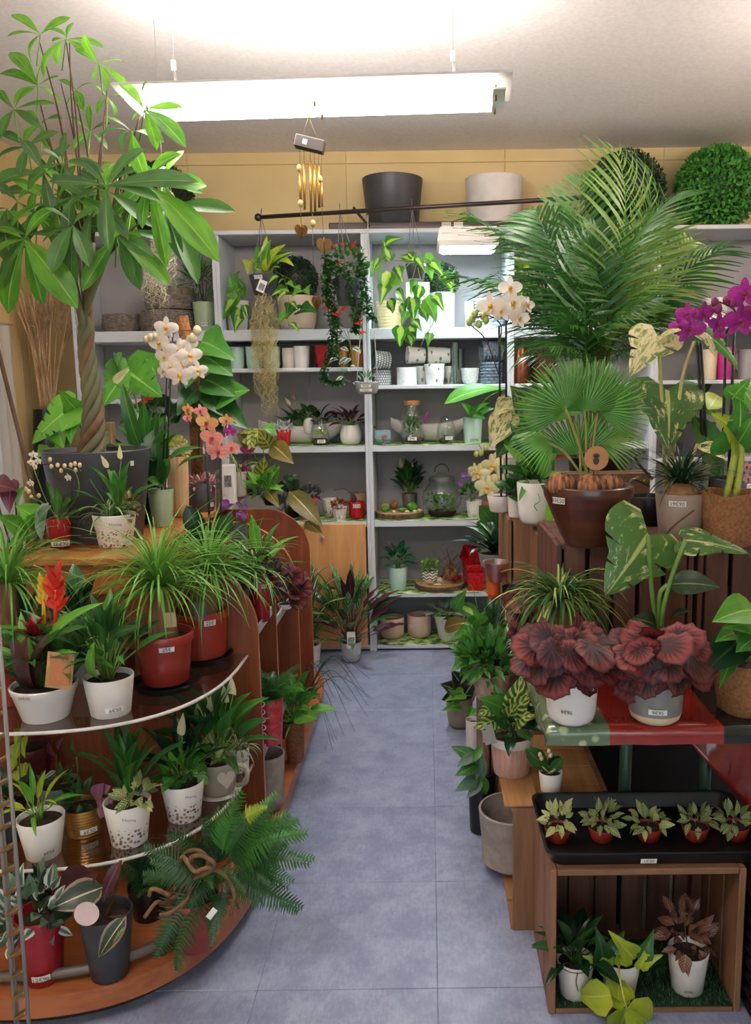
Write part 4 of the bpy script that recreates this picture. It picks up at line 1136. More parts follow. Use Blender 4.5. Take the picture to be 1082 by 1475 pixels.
# philodendron in the light
tp = rail_at(593); Y = tp.y; T = hang_pot('hanging_philodendron', 'philodendron in small dark hanging pot beside the grow light', 599, 381, 402, 30, 22, Y, K_dgrey, tp); T.Y = Y
for b, t in (((560, 375), (552, 345)), ((556, 352), (582, 343)), ((545, 378), (534, 400)), ((600, 372), (612, 392)), ((596, 375), (575, 372)), ((612, 370), (632, 386)), ((620, 378), (640, 400)), ((634, 398), (655, 412)),
             ((572, 385), (580, 408)), ((575, 400), (552, 425)), ((560, 392), (548, 430)), ((556, 410), (548, 440)), ((600, 405), (592, 425)), ((606, 412), (600, 440)), ((594, 428), (596, 462)), ((605, 440), (615, 465)), ((576, 440), (582, 458)),
             ((578, 470), (576, 500)), ((590, 470), (598, 492)), ((588, 480), (592, 500)), ((620, 480), (616, 500)), ((625, 425), (640, 450)), ((612, 430), (628, 465)), ((640, 395), (652, 424)), ((570, 420), (582, 440)), ((586, 450), (578, 470)), ((596, 462), (608, 478)), ((588, 365), (597, 378)), ((545, 372), (538, 390)), ((618, 385), (622, 405)), ((560, 432), (566, 452))):
    lf(T, HEN, R0.choice([G_brasil, G_brasil, G_fresh]), b, t, R0.uniform(-.08, .04), yb=-.05, wide=1.15)
T.tubes('stems', [smooth(px_path(p, Y - .06), 5) for p in ([(596, 376), (560, 372), (548, 345)], [(592, 378), (566, 400), (552, 425)], [(600, 380), (590, 420), (585, 470), (592, 490)], [(606, 380), (630, 395), (650, 410)], [(602, 385), (612, 430), (625, 460), (612, 485), (606, 500)], [(590, 380), (575, 400), (582, 440), (578, 468)])], .0018, m_stem, 5, kind='stuff')

# ---- first bay (left): baskets
m_wick = pmat('grey brown wicker', '#8f8278', '#6d6159', rough=.8, scale=50)
def wicker(label, px, y0, y1, wpx, z, Y, group='wicker baskets', tilt=0):
    s = mpp(Y, z); c = Vector((at(px, y1, Y).x, Y, z)); T = Thing('wicker_basket', label, 'basket', c, group); h = (y1 - y0) * s; r = wpx * s / 2; paths = []; R = random.Random(px)
    for k in range(max(5, int(h / .008))):
        zz = z + .004 + k * .008; u = (zz - z) / h; rr = r * (.80 + .2 * math.sin(min(1, u * 1.15) * math.pi * .62 + .55)); n = 48
        paths.append([c + Vector((math.cos(a) * (rr + .003 * math.sin(a * 12 + (k % 2) * math.pi)), math.sin(a) * (rr + .003 * math.sin(a * 12 + (k % 2) * math.pi)), zz - z + R.uniform(-.0015, .0015))) for a in [2 * math.pi * i / n for i in range(n + 1)]])
    T.tubes('weave', paths, .0048, m_wick, 5, kind='stuff')
    T.lathe('liner', c, [(r * .78, .002), (r * .94, h * .9), (r * .92, h * .9), (r * .75, .01), (0, .01)], pmat('dark basket liner', '#3a332e'), 24)
    return T
wicker('low round wicker basket standing alone on the left shelf', 177, 446, 473, 54, Z1, 4.84)
wicker('large lower wicker basket of the left stack', 243, 441, 473, 78, Z1, 4.84); T = wicker('wicker basket on top of the other basket', 246, 408, 440, 70, Z1 + .128, 4.84)
T = P('bamboo_plant', 'wispy green plant in pale sage pot beside the baskets', 294, 434, 33, 27, Z1, K_sage, Y=4.80); price(T, 294, 467, '16€90', 10, 5)
R = random.Random(8)
T.tubes('stem', [[T.c, T.c + Vector((R.uniform(-.05, .05), 0, .13)), T.c + Vector((R.uniform(-.10, .10), R.uniform(-.05, .05), .22))] for _ in range(6)], .002, m_twig, 5)
bush(T, T.c + Vector((-.015, 0, .13)), (.11, .08, .10), 150, .06, [LAN], G_mid, 9, up=0)
# dried grasses in the corner
T = Thing('dried_grass_bunch', 'tall bunch of dried pampas grass in the left corner', 'dried grass', (at(68, 600, 4.75).x, 4.75, .62)); Y = 4.72
R = random.Random(4); paths = []; tops = []
for i in range(34):
    x = R.uniform(22, 122); paths.append(smooth([at(68 + R.uniform(-10, 12), 590, Y), at(68 + (x - 68) * .5, 500, Y + R.uniform(-.05, .05)), at(x, R.uniform(385, 450), Y + R.uniform(-.12, .1))], 4)); tops.append(paths[-1][-1])
T.tubes('stalks', paths, .0036, pmat('dry straw stalk', '#d9b48c', '#b88f66', rough=.8), 4, kind='stuff')
m_plume = pmat('beige feathery plume', '#c9a988', '#b89674', rough=.95)
for i, (px, py) in enumerate(((62, 408), (78, 402), (52, 420), (88, 412), (70, 392), (128, 470))):
    paths = []
    for k in range(70):
        u = R.uniform(0, 1); b = at(px, py + 75 - 105 * u, Y - .06); d = Vector((R.uniform(-1, 1), R.uniform(-1, .6), R.uniform(.2, 1.5))); paths.append([b, b + d * .035, b + d * .06 + Vector((0, 0, -.01))])
    T.tubes('plume', paths, .0012, m_plume, 3, kind='stuff')
T = Thing('floor_vase', 'dark vase with dried grasses on a low stool in the left corner', 'vase', (at(68, 620, 4.75).x, 4.75, .62)); zt = at(68, 590, 4.66).z
T.lathe('vase', T.o, [(.06, 0), (.09, .1), (.10, .3), (.085, .5), (.065, zt - .62), (.055, zt - .62), (.06, .3), (0, .2)], K_black, 24)
T = Thing('wooden_stool', 'small dark stool carrying the corner vase', 'stool', (at(68, 620, 4.75).x, 4.75, 0)); o = T.o
T.box('seat', (o.x - .16, o.y - .16, .585), (o.x + .16, o.y + .16, .62), wood('dark stool wood', '#5a4334', '#423026', 'x'))
for sx in (-1, 1):
    for sy in (-1, 1): T.tubes('leg', [[(o.x + sx * .12, o.y + sy * .12, .585), (o.x + sx * .145, o.y + sy * .145, 0)]], .015, wood('dark stool leg', '#5a4334', '#423026', 'z'), 8)

# ---- second bay, upper shelf
T = P('cream_planter', 'round cream planter behind the hanging philodendron, boxwood ball on it', 428, 424, 58, 52, Z1, pmat('cream peach glazed planter', '#e6cfb8', '#dcc3aa', rough=.3), Y=4.84, cat='planter', style='round', soil=None, fill=.95)
zt = T.b.z + T.h; r = 31 * mpp(4.84, 2); boxball('boxwood_ball', 'boxwood ball sitting in the round cream planter', (T.b.x - .005, 4.84, zt + r * .78), r, 6, m_box, .016, 1500)
T = P('pothos', 'green and yellow pothos in white pot left of the cream planter', 341, 432, 34, 26, Z1, K_offw, Y=4.78); T.Y = 4.72
for b, t in (((342, 425), (328, 460)), ((335, 415), (330, 395)), ((345, 412), (352, 430)), ((338, 430), (322, 458)), ((338, 420), (352, 400)), ((340, 410), (325, 425)), ((332, 440), (322, 462)), ((345, 445), (340, 478)), ((352, 440), (358, 460)), ((350, 415), (340, 398)), ((348, 455), (338, 480)), ((336, 405), (346, 390))):
    lf(T, HEN, R0.choice([G_brasil, G_pothos, G_fresh]), b, t, R0.uniform(-.1, 0), yb=-.08)
T.tubes('stems', [smooth([T.c, at(x, y, 4.68)], 4) for x, y in ((335, 415), (345, 412), (338, 430), (348, 455), (352, 440))], .002, m_stem, 5, kind='stuff')
# second shelf pots
for px, wt, wb, ty, m, lab in ((341, 22, 18, 499, K_mint, 'mint pot at the left end of the row above the terrarium shelf'), (366, 26, 21, 499, K_mint, 'second mint pot of the row, behind the hanging moss'), (391, 26, 21, 499, K_mint, 'mint pot of the row beside the cream pot'),
                                   (415, 18, 17, 501, pmat('warm cream pot', '#e3d5c8', rough=.4), 'slim cream pot between the mint and the white pot'), (434, 24, 20, 498, K_white, 'white pot beside the dark red one'),
                                   (495, 17, 14, 499, K_gold, 'gold pot half hidden by the lipstick vine'), (514, 21, 18, 497, pmat('copper gold pot', '#c9965a', '#b9854a', rough=.4, metal=.5), 'matt gold pot at the right end of the row')):
    T = P('flower_pot', lab, px, ty, wt, wb, Z2, m, Y=4.78, cat='pot', soil=None, fill=.2)
T = P('flower_pot', 'glossy dark red square pot in the upper pot row', 464, 497, 24, 17, Z2, K_red, Y=4.78, cat='pot', soil=None, fill=.2, seg=4, rot=math.pi / 4 + .35)
T = Thing('price_strip', 'white price strip stuck on the shelf edge under the pots', 'label', at(423, 531, 4.65)); card(T, 'strip', at(423, 532, Y_SHELF - .001), (0, -1, 0), .125, .016, m_label)
# boat planters
def boat(label, px0, px1, yt, Y, z, mat):
    a, b = at(px0, yt, Y), at(px1, yt, Y); T = Thing('boat_planter', label, 'planter', ((a.x + b.x) / 2, Y, z)); n = 24; V = []; Fc = []; hw = .075; L = (b.x - a.x) / 2; cx = T.o.x; ht = a.z - z
    def sec(u, k):
        e = abs(u); top = z + ht * (.72 + .28 * e ** 2.2); bot = z + ht * .75 * max(0, e - .45) ** 1.4 * 1.9
        w_ = hw * (1 - e ** 2.6) ** .6 + .002; return top, min(bot, top - .006), w_ * k
    for k, inn in ((1, 0), (.9, 1)):
        for i in range(n + 1):
            u = -1 + 2 * i / n; top, bot, w_ = sec(u, k)
            if inn: bot = max(bot + .01, z + ht * .5)
            for j in range(9):
                t = math.pi * j / 8; yy = Y - w_ * math.cos(t); zz = top - (top - bot) * math.sin(t) ** .55
                V.append(Vector((cx + u * L, yy, zz)))
    m = 9; off = (n + 1) * m
    for i in range(n):
        for j in range(m - 1):
            q = i * m + j; Fc.append((q, q + 1, q + m + 1, q + m)); Fc.append((off + q, off + q + m, off + q + m + 1, off + q + 1))
        for j in (0, m - 1):
            q = i * m + j; Fc.append((q, q + m, off + q + m, off + q))
    T.mesh('pot', V, Fc, mat); T.c = Vector((cx, Y, z + ht * .62)); T.Y = Y; T.s = mpp(Y, z); return T
T = boat('white boat-shaped planter with dark green plants behind the red pot', 372, 498, 604, 4.90, Z4, K_offw)
rosette(T, T.c + Vector((-.02, 0, 0)), 16, .06, .09, .085, [OV, HEN], G_dark, 2, (.2, 1.0)); rosette(T, T.c + Vector((.10, 0, 0)), 8, .07, .06, .09, [OV], G_deep, 4, (.2, 1.0))
T.tubes('flower_stems', [[T.c, at(418, 565, 4.85)], [T.c, at(424, 572, 4.85)], [T.c, at(409, 570, 4.85)]], .0015, m_stem, 4)
T.leaf(SPA, leafmat('pink spathe', '#c08a94', '#a86a78'), at(424, 576, 4.84), at(423, 562, 4.84), name='flower'); T.leaf(SPA, M_spathe, at(418, 584, 4.84), at(410, 572, 4.84), name='flower')
T = P('round_pot', 'small white ball pot of ivy leaves hung on a string over the boat planter', 444, 602, 14, 12, Z4 + .06, K_white, Y=4.83, cat='plant', style='belly'); rosette(T, T.c, 8, .05, .03, .07, [OV], G_dark, 3, (.1, 1.0))
T.tubes('string', [[T.c, Vector((T.b.x + .02, T.b.y, Z2 - .022))]], .0012, m_wire, 4)
m_gl = glass('jar glass')
def jar(T, c, prof, name='jar', mat=None): return T.lathe(name, c, prof, mat or m_gl, 32)
m_peb = pmat('dark pebbles', '#3c3a38', '#6a6460', rough=.6, scale=120)
def pebble_bed(T, c, r, h, mat=m_peb, name='pebbles', n=60, seed=1):
    R = random.Random(seed); V = []; T.lathe('substrate', c, [(r * .8, 0), (r, h * .5), (r * .9, h * .8), (0, h * .8)], m_soil, 20)
    tm = Tmpl([(0, 0, .5), (.6, 0, 0), (0, .6, 0), (-.6, 0, 0), (0, -.6, 0), (0, 0, -.5)], [(0, 1, 2), (0, 2, 3), (0, 3, 4), (0, 4, 1), (5, 2, 1), (5, 3, 2), (5, 4, 3), (5, 1, 4)])
    for i in range(n):
        a = R.uniform(0, 6.28); q = r * .85 * math.sqrt(R.random()); p = Vector(c) + Vector((q * math.cos(a), q * math.sin(a), h * .8)); T.bleaf(name, tm, p, p + Vector((R.uniform(-1, 1), R.uniform(-1, 1), .1)).normalized() * .012)
    T.flush(name, mat)
c = Vector((at(461, 640, 4.74).x, 4.74, Z4 + .0015)); s = mpp(4.74, 1.2)
T = Thing('terrarium_jar', 'open glass bulb terrarium with green moss beside the boat planter', 'terrarium', c); T.s = s; r = 14 * s
jar(T, c, [(r * .6, 0), (r * .95, .02), (r, .05), (r * .8, .10), (r * .5, .14), (r * .55, .155)]); pebble_bed(T, c + Vector((0, 0, .002)), r * .85, .04); bush(T, c + Vector((0, 0, .062)), (.035, .03, .02), 60, .016, [OVS], G_lime, 4)
T.b, T.rb, T.rt, T.h = c, r, r, .1; price(T, 463, 636, '24€', 12, 5)
T = P('fittonia', 'silver-leaved fittonia in tapered red pot on the runner', 408, 620, 23, 17, Z4 + .0015, K_red2, Y=4.70); price(T, 408, 641, '6€90', 10, 4)
bush(T, T.c + Vector((0, 0, .025)), (.06, .05, .03), 90, .022, [OVS], G_silver, 3); T.tubes('stems', [smooth([T.c, at(402, 625, 4.64), at(404, 635, 4.63)], 4)], .001, m_stem, 4)
T = P('begonia', 'dark-leaved begonia in ribbed white round pot', 505, 613, 30, 30, Z4 + .0015, K_white, Y=4.76, style='belly'); T.Y = 4.74
rosette(T, T.c, 22, .06, .07, .10, [LA, OV], G_purple, 6, (-.3, .9)); rosette(T, T.c + Vector((-.07, 0, .02)), 5, .05, .06, .05, [RN], G_beg_d, 7, (.1, .8))
c = at(379, 636, 4.72); T = Thing('glass_box', 'small glass keepsake box with label at the left shelf end', 'box', (c.x, 4.72, Z4 + .0015))
T.box('glass_body', (c.x - .038, 4.69, Z4 + .0015), (c.x + .038, 4.75, Z4 + .05), glass('blue tinted glass', '#cfe0ea', .05, .3)); card(T, 'price_label', (c.x, 4.688, Z4 + .025), (0, -1, 0), .03, .014, m_label)
# cupboard top
T = P('flower_pot', 'brown wooden pot on the cupboard, at the right end', 518, 711, 28, 26, Z5 + .0015, wood('brown wooden pot', '#a9855f', '#8d6c4a', 'z'), Y=4.90, cat='pot', soil=None, fill=.3)
T = P('coral_plant', 'dark-stemmed plant in red textured mug on the cupboard', 514, 724, 24, 22, Z5 + .0015, pmat('red embossed mug', '#c51f26', '#a3161c', rough=.25, scale=70, bump=.6), Y=4.74, style='round'); price(T, 514, 729, '16€90', 11, 5)
T.tubes('stem', [smooth([T.c, at(506, 712, 4.72), at(496, 704, 4.72), at(482, 706, 4.72)], 5), smooth([T.c, at(510, 716, 4.72), at(505, 710, 4.72)], 4)], .002, m_twig, 5); lf(T, OV, G_purple, (512, 724), (506, 708), Y=4.72)
T = P('dried_flowers', 'orange brown dried flowers in small white pot on the cupboard', 489, 730, 22, 16, Z5 + .0015, K_offw, Y=4.70, seg=6); price(T, 489, 745, '5€', 9, 4)
bush(T, T.c + Vector((0, 0, .02)), (.05, .045, .02), 70, .024, [RN], leafmat('rust dried petal', '#a5683c', '#8a5230', trans=.1), 3)
T = P('flower_pot', 'flower-printed pot behind the orange dried flowers', 478, 720, 28, 22, Z5 + .0015, K_tin, Y=4.86, cat='pot', soil=None, fill=.4)
T = P('fittonia', 'dark silver fittonia in tall red pot on the cupboard', 443, 718, 26, 18, Z5 + .0015, K_red2, Y=4.74, seg=4, rot=math.pi / 4 + .2)
bush(T, T.c + Vector((.01, 0, .03)), (.08, .06, .05), 110, .03, [OVS], leafmat('black silver leaf', '#4a4a4e', '#2e2f33', vein='#c0bfc0', trans=.05), 6)
T = P('philodendron', 'deep green heart-leaved philodendron at the left of the cupboard top', 420, 722, 24, 18, Z5 + .0015, K_black, Y=4.82); T.Y = 4.74
for b, t in (((425, 705), (405, 690)), ((425, 690), (412, 720)), ((418, 700), (432, 692)), ((408, 705), (415, 682)), ((418, 712), (402, 728)), ((410, 695), (430, 684)), ((426, 712), (412, 735))): lf(T, HE, R0.choice([G_deep, G_dark]), b, t, R0.uniform(-.1, 0), yb=-.04)
T.tubes('stems', [[T.c, at(x, y, 4.72)] for x, y in ((425, 705), (425, 690), (418, 700), (408, 705))], .002, m_stem_d, 5, kind='stuff')
# ---- third bay
T = P('cream_planter', 'ribbed cream yellow planter under the trailing philodendron', 561, 432, 40, 32, Z1, pmat('cream yellow planter', '#e3d3a0', '#d8c690', rough=.4), Y=4.82, cat='planter', style='ribbed', soil=None, fill=.6)
T = P('flower_pot', 'plain white pot behind the price card', 612, 432, 44, 36, Z1, K_white, Y=4.90, cat='pot', soil=None, fill=.6)
T = Thing('price_card', 'white price card with a red 5 euro price', 'sign', (at(602, 452, 4.74).x, 4.74, Z1)); c = at(602, 427, 4.72)
card(T, 'card', c, (0, -1, .1), .13, .155, m_label); T.tubes('stand', [[(c.x, 4.722, Z1), (c.x, 4.722, c.z)]], .003, m_wire, 6)
text(T, None, '5 €', .05, c + Vector((.012, -.003, .01)), (0, -1, .1), pmat('red print', '#d0342c'), name='price_text')
T = P('white_planter', 'tall white planter with a boxwood ball beside the grow light', 637, 420, 36, 34, Z1, K_white, Y=4.82, cat='planter', soil=None, fill=.95); zt = T.b.z + T.h; r = 24 * mpp(4.82, 2)
boxball('boxwood_ball', 'boxwood ball on the tall white planter under the grow light', (T.b.x, 4.82, zt + r * .72), r, 7, m_box, .014, 1300)
T = P('flower_pot', 'broad slate grey pot at the right of the lit shelf', 702, 428, 54, 50, Z1, pmat('slate grey pot', '#8f979f', '#828a92', rough=.5), Y=4.84, cat='pot', style='ribbed', soil=None, fill=.6)
T = P('flower_pot', 'slim slate grey pot left of the broad one', 676, 434, 14, 12, Z1, pmat('slate grey pot', '#8f979f'), Y=4.76, cat='pot', soil=None, fill=.6)
m_hob = pmat('hobnail grey glaze', '#6f7478', '#5a5f64', rough=.4); m_hobd = pmat('pale hobnail', '#d5dadb', rough=.4)
def bumps(T, c, r, h, nz, na, rad, mat, axis=None):
    Q = Vector((0, 0, 1)).rotation_difference(Vector(axis)) if axis else None; tm = Tmpl([(-.5, .5, 0), (.5, .5, 0), (.5, -.5, 0), (-.5, -.5, 0), (0, 0, .6)], [(1, 0, 4), (2, 1, 4), (3, 2, 4), (0, 3, 4)])
    for k in range(nz):
        for i in range(na):
            a = 2 * math.pi * (i + .5 * (k % 2)) / na; n = Vector((math.cos(a), math.sin(a), 0)); p = n * r + Vector((0, 0, h * (k + .6) / nz)); t = Vector((-math.sin(a), math.cos(a), 0))
            if Q: p, n, t = Q @ p, Q @ n, Q @ t
            p = Vector(c) + p; T.bleaf('nubs', tm, p, p + t * rad * 2, n)
    T.flush('nubs', mat)
T = P('hobnail_pot', 'grey hobnail pot standing upright under the tilted one', 551, 533, 26, 22, Z3, m_hob, Y=4.76, cat='pot', soil=None, fill=.3); bumps(T, T.b, (T.rb + T.rt) / 2, T.h, 6, 22, .005, m_hobd); top = T.b.z + T.h; s = T.s
T = Thing('hobnail_pot', 'grey hobnail pot lying tilted on top of the other', 'pot', (at(550, 530, 4.76).x, 4.76, top)); ax = (-.93, -.36, .1); c = Vector((at(561, 519, 4.76).x, 4.76, top + 12.5 * s))
T.lathe('pot', c, [(11 * s, 0), (12.5 * s, 24 * s), (11.5 * s, 24 * s), (10 * s, 2 * s), (0, 2 * s)], m_hob, 28, axis=ax); bumps(T, c, 12 * s, 24 * s, 6, 22, .005, m_hobd, ax)
def leafpot_mat():
    N = NT('white pot with leaf print'); co = N.n('ShaderNodeTexCoord').outputs['Object']; vo = N.n('ShaderNodeTexVoronoi'); vo.inputs['Scale'].default_value = 22
    N.l(N.scaled(co, (1.6, 1.6, .7)), vo.inputs['Vector']); N.l(N.mix(N.step(vo.outputs['Distance'], .30, .22), lin('#f0f0ee'), lin('#6f8f74')), N.b.inputs['Base Color']); N.b.inputs['Roughness'].default_value = .3; return N.m
K_leafp = leafpot_mat(); K_fret = pmat('white fretwork pot', '#f2f4f4', '#c9d6da', rough=.4, scale=140)
T = P('flower_pot', 'white pot with a fine fretwork pattern', 586, 529, 29, 29, Z3, K_fret, Y=4.74, cat='pot', soil=None, fill=.3)
T = P('flower_pot', 'leaf-printed white pot between the fretwork pot and the front one', 606, 527, 24, 20, Z3, K_leafp, Y=4.83, cat='pot', soil=None, fill=.3)
T = P('flower_pot', 'leaf-printed white pot standing at the front of the shelf', 626, 524, 30, 25, Z3, K_leafp, Y=4.73, cat='pot', soil=None, fill=.3); top = T.b.z + T.h
T = P('flower_pot', 'leaf-printed white pot behind the glass vase', 647, 527, 18, 15, Z3, K_leafp, Y=4.86, cat='pot', soil=None, fill=.3)
for px, lab, ax, w_ in ((611, 'leaf-printed white pot lying on its side, left of the two', (-1, -.25, .05), 25), (648, 'leaf-printed white pot lying on its side, right of the two', (-1, -.05, .0), 32)):
    c = Vector((at(px, 512, 4.79).x, 4.79, top + .0495)); T = Thing('flower_pot', lab, 'pot', c - Vector((w_ * s / 2, 0, .0495)), 'tipped pots'); T.lathe('pot', c, [(11 * s, 0), (12.6 * s, w_ * s), (11.6 * s, w_ * s), (10 * s, 2 * s), (0, 2 * s)], K_leafp, 28, axis=ax)
T = Thing('glass_vase', 'tall slim clear glass vase on the lit shelf', 'vase', Vector((at(656, 552, 4.73).x, 4.73, Z3))); s = T.s = mpp(4.73, 1.6)
jar(T, T.o, [(8 * s, 0), (8.5 * s, .01), (5 * s, .12), (5.5 * s, .23), (5.2 * s, .23), (4.5 * s, .12), (6.5 * s, .02), (0, .018)], 'vase', glass('vase glass', '#dff2f2', .03, .25))
T = Thing('glass_vase', 'second clear glass vase behind the slim one', 'vase', Vector((at(663, 552, 4.83).x, 4.83, Z3))); jar(T, T.o, [(7 * s, 0), (6 * s, .15), (7 * s, .20), (6.6 * s, .2), (5.6 * s, .15), (0, .015)], 'vase', glass('vase glass'))
T = P('flower_pot', 'small white knobbly pot beside the glass vase', 677, 530, 27, 22, Z3, pmat('knobbly ivory glaze', '#dde0d8', '#b9c2bc', rough=.5, scale=110, bump=.9), Y=4.74, cat='pot', style='round', soil=None, fill=.3)
m_brk = pmat('slate blue basketweave pot', '#6f7f90', '#5c6b7c', rough=.55)
def weavepot(T, c, r0, r1, h, axis=None):
    T.lathe('pot', c, [(r0, 0), (r1, h), (r1 * .9, h), (r0 * .85, .01), (0, .01)], m_brk, 28, axis=axis); Q = Vector((0, 0, 1)).rotation_difference(Vector(axis)) if axis else None
    for k in range(7):
        for i in range(12):
            a0 = 2 * math.pi * (i + .5 * (k % 2)) / 12; pth = [Vector(((r0 + (r1 - r0) * (k + .5) / 7 + .001) * math.cos(a0 + t * .42), (r0 + (r1 - r0) * (k + .5) / 7 + .001) * math.sin(a0 + t * .42), h * (k + .5) / 7)) for t in (0, .33, .66, 1)]
            T.buf.setdefault('w', []).append([Vector(c) + (Q @ p if Q else p) for p in pth])
    T.tubes('weave', T.buf.pop('w'), h * .055, m_brk, 5, kind='stuff')
T = Thing('weave_pot', 'slate blue basketweave pot standing under the tipped one', 'pot', Vector((at(707, 552, 4.75).x, 4.75, Z3))); weavepot(T, T.o, 15 * s, 16 * s, 31 * s)
c = Vector((at(722, 507, 4.76).x, 4.76, Z3 + 31 * s + 15.5 * s)); T = Thing('weave_pot', 'slate blue basketweave pot tipped on its side on top', 'pot', c - Vector((14 * s, 0, 15.5 * s))); weavepot(T, c, 14 * s, 15 * s, 30 * s, (-1, -.2, 0))
# shelf under it
T = boat('white boat-shaped planter standing behind the corked jar', 563, 672, 601, 4.92, Z4, K_offw)
c = at(552, 630, 4.72); T = Thing('rose_box', 'red preserved rose in a small glass box', 'flower', (c.x, 4.72, Z4 + .0015)); z = Z4 + .0015
T.box('glass_box', (c.x - .045, 4.68, z), (c.x + .045, 4.76, z + .082), glass('rose box glass'), bev=.001); T.ball('moss', (c.x - .018, 4.71, z + .018), .018, pmat('green moss', '#6f9440', '#4d7a2a', rough=.95, scale=120, bump=.8))
for k in range(14):
    a = k * 2.4; q = .004 + .0013 * k; p = Vector((c.x + .008, 4.715, z + .035)); d = Vector((math.cos(a) * q, math.sin(a) * q, 0)); T.leaf(RN, M_red_pet, p + d * .3 - Vector((0, 0, .012)), p + d * 1.3 + Vector((0, 0, .02 - k * .0007)), -d + Vector((0, 0, .02)), name='petal')
c = Vector((at(594, 637, 4.74).x, 4.74, Z4 + .0015)); s = mpp(4.74, 1.25); T = Thing('terrarium_jar', 'gourd-shaped glass jar terrarium with a cork lid', 'terrarium', c); T.s = s
jar(T, c, [(14 * s, 0), (19 * s, 4 * s), (20 * s, 12 * s), (15 * s, 22 * s), (15 * s, 26 * s), (18.5 * s, 34 * s), (17 * s, 44 * s), (11 * s, 52 * s), (10.5 * s, 56 * s)]); T.lathe('cork_lid', c + Vector((0, 0, 55.6 * s)), [(11 * s, 0), (12 * s, 6.5 * s), (0, 6.5 * s)], pmat('cork', '#c79468', '#a9764c', rough=.9, scale=80), 20)
pebble_bed(T, c + Vector((0, 0, .002)), 17 * s, .04); bush(T, c + Vector((0, 0, .10)), (.045, .045, .05), 90, .024, [OVS], G_mid, 8); T.b, T.rb, T.rt, T.h = c, 19 * s, 20 * s, .08; price(T, 594, 632, '39€', 13, 5)
T.leaf(LA, M_mag_pet, at(612, 610, 4.70), at(618, 590, 4.70), name='bromeliad_leaf')
c = Vector((at(643, 635, 4.73).x, 4.73, Z4 + .0015)); T = Thing('glass_cloche', 'egg-shaped glass cloche with an air plant', 'terrarium', c); T.s = s
jar(T, c, [(9 * s, 0), (13 * s, 4 * s), (14 * s, 12 * s), (13 * s, 24 * s), (8 * s, 35 * s), (3 * s, 39 * s), (0, 39.5 * s)]); pebble_bed(T, c + Vector((0, 0, .002)), 11 * s, .035)
grass(T, c + Vector((0, 0, .035)), 30, .05, .004, G_fit_red, 3, (.2, 1.4)); T.b, T.rb, T.rt, T.h = c, 13 * s, 13.5 * s, .07; price(T, 647, 631, '16€', 11, 5)
T = P('bird_leaf_plant', 'broad-leaved plant in tall mint pot on the runner', 681, 602, 28, 24, Z4 + .0015, K_mint, Y=4.73); T.Y = 4.66; price(T, 683, 634, '22€90', 12, 5, True)
lf(T, OB, G_fresh, (730, 560), (640, 582), -.12, yb=-.1, n=(0, -.5, .9)); lf(T, OV, G_fresh, (680, 598), (664, 580), -.05); lf(T, OV, G_mid, (684, 598), (712, 588), -.05); lf(T, OV, G_lime, (682, 596), (672, 585), .03); lf(T, LA, G_fresh, (685, 594), (706, 580), -.1); lf(T, OV, G_fresh, (681, 600), (690, 585), -.1); lf(T, OV, G_mid, (680, 600), (700, 604), -.1)
T.tubes('stems', [smooth([T.c, at(700, 575, 4.60), at(730, 560, 4.56)], 4), [T.c, at(680, 596, 4.64)], [T.c, at(684, 596, 4.64)]], .003, m_stem, 5, kind='stuff')
# bowl shelf
m_slice = wood('bark edged wood slice', '#c9a878', '#b08e60', 'x', .6, 8); m_bark = pmat('bark', '#6f5a44', '#4d3d2e', rough=.95, scale=40, bump=.8); m_moss = pmat('moss cushion', '#5f9a34', '#437a26', rough=.95, scale=110, bump=1)
def slice_(label, px, by, wpx, z, Y):
    c = Vector((at(px, by, Y).x, Y, z)); s = mpp(Y, z); T = Thing('wood_slice', label, 'wood slice', c); r = wpx * s / 2; T.lathe('bark', c, [(r * .97, 0), (r, .006), (r, .03), (r * .985, .032)], m_bark, 36, sx=1); T.lathe('wood_top', c + Vector((0, 0, .0)), [(r * .98, .001), (r * .98, .034), (0, .034)], m_slice, 36); T.s = s
    return T, c + Vector((0, 0, .034)), s
T, t, s = slice_('round bark-edged wood slice under the moss balls', 576, 745, 70, Z5 + .0015, 4.80)
def deco(name, label, p, r, mat, cat='decoration', sc=(1, 1, 1), group=None, jit=0): D = Thing(name, label, cat, p, group); D.ball('ball', Vector(p) + Vector((0, 0, r * sc[2])), r, mat, 12, 8, sc, jit=jit); return D
deco('moss_ball', 'large green moss ball on the wood slice', t + Vector((.075, -.03, 0)), .032, m_moss, sc=(1, 1, .8), jit=.04); deco('moss_ball', 'green moss ball at the left of the wood slice', t + Vector((-.08, -.05, 0)), .026, m_moss, sc=(1, 1, .75), jit=.04)
deco('moss_ball', 'flat moss cushion in the middle of the wood slice', t + Vector((.02, -.055, 0)), .022, m_moss, sc=(1.3, 1, .6), jit=.04)
deco('twine_ball', 'brown twine ball at the back of the wood slice', t + Vector((-.035, .05, 0)), .027, pmat('brown twine', '#8a6a44', '#6a4d2f', rough=.9, scale=90, bump=1)); deco('wood_stump', 'small pale stump at the back left of the slice', t + Vector((-.085, .02, 0)), .022, m_slice, sc=(1.2, 1, .9))
for k, (dx, dy) in enumerate(((.045, -.09), (.09, -.085), (.115, -.05), (-.03, -.09))): deco('pebble', 'cream pebble on the wood slice, ' + ('in front of the large moss ball', 'second from the right edge', 'rightmost by the slice edge', 'at the front left')[k], t + Vector((dx, dy, 0)), .011, pmat('cream pebble', '#d9cfae', '#c3b894'), 'pebble', (1.2, 1, .7), 'pebbles on the wood slice')
T = P('peace_lily', 'peace lily in bronze grey pot behind the wood slice', 590, 712, 22, 18, Z5 + .0015, pmat('bronze grey pot', '#5f5850', '#4d4740', rough=.4), Y=4.92); T.Y = 4.9
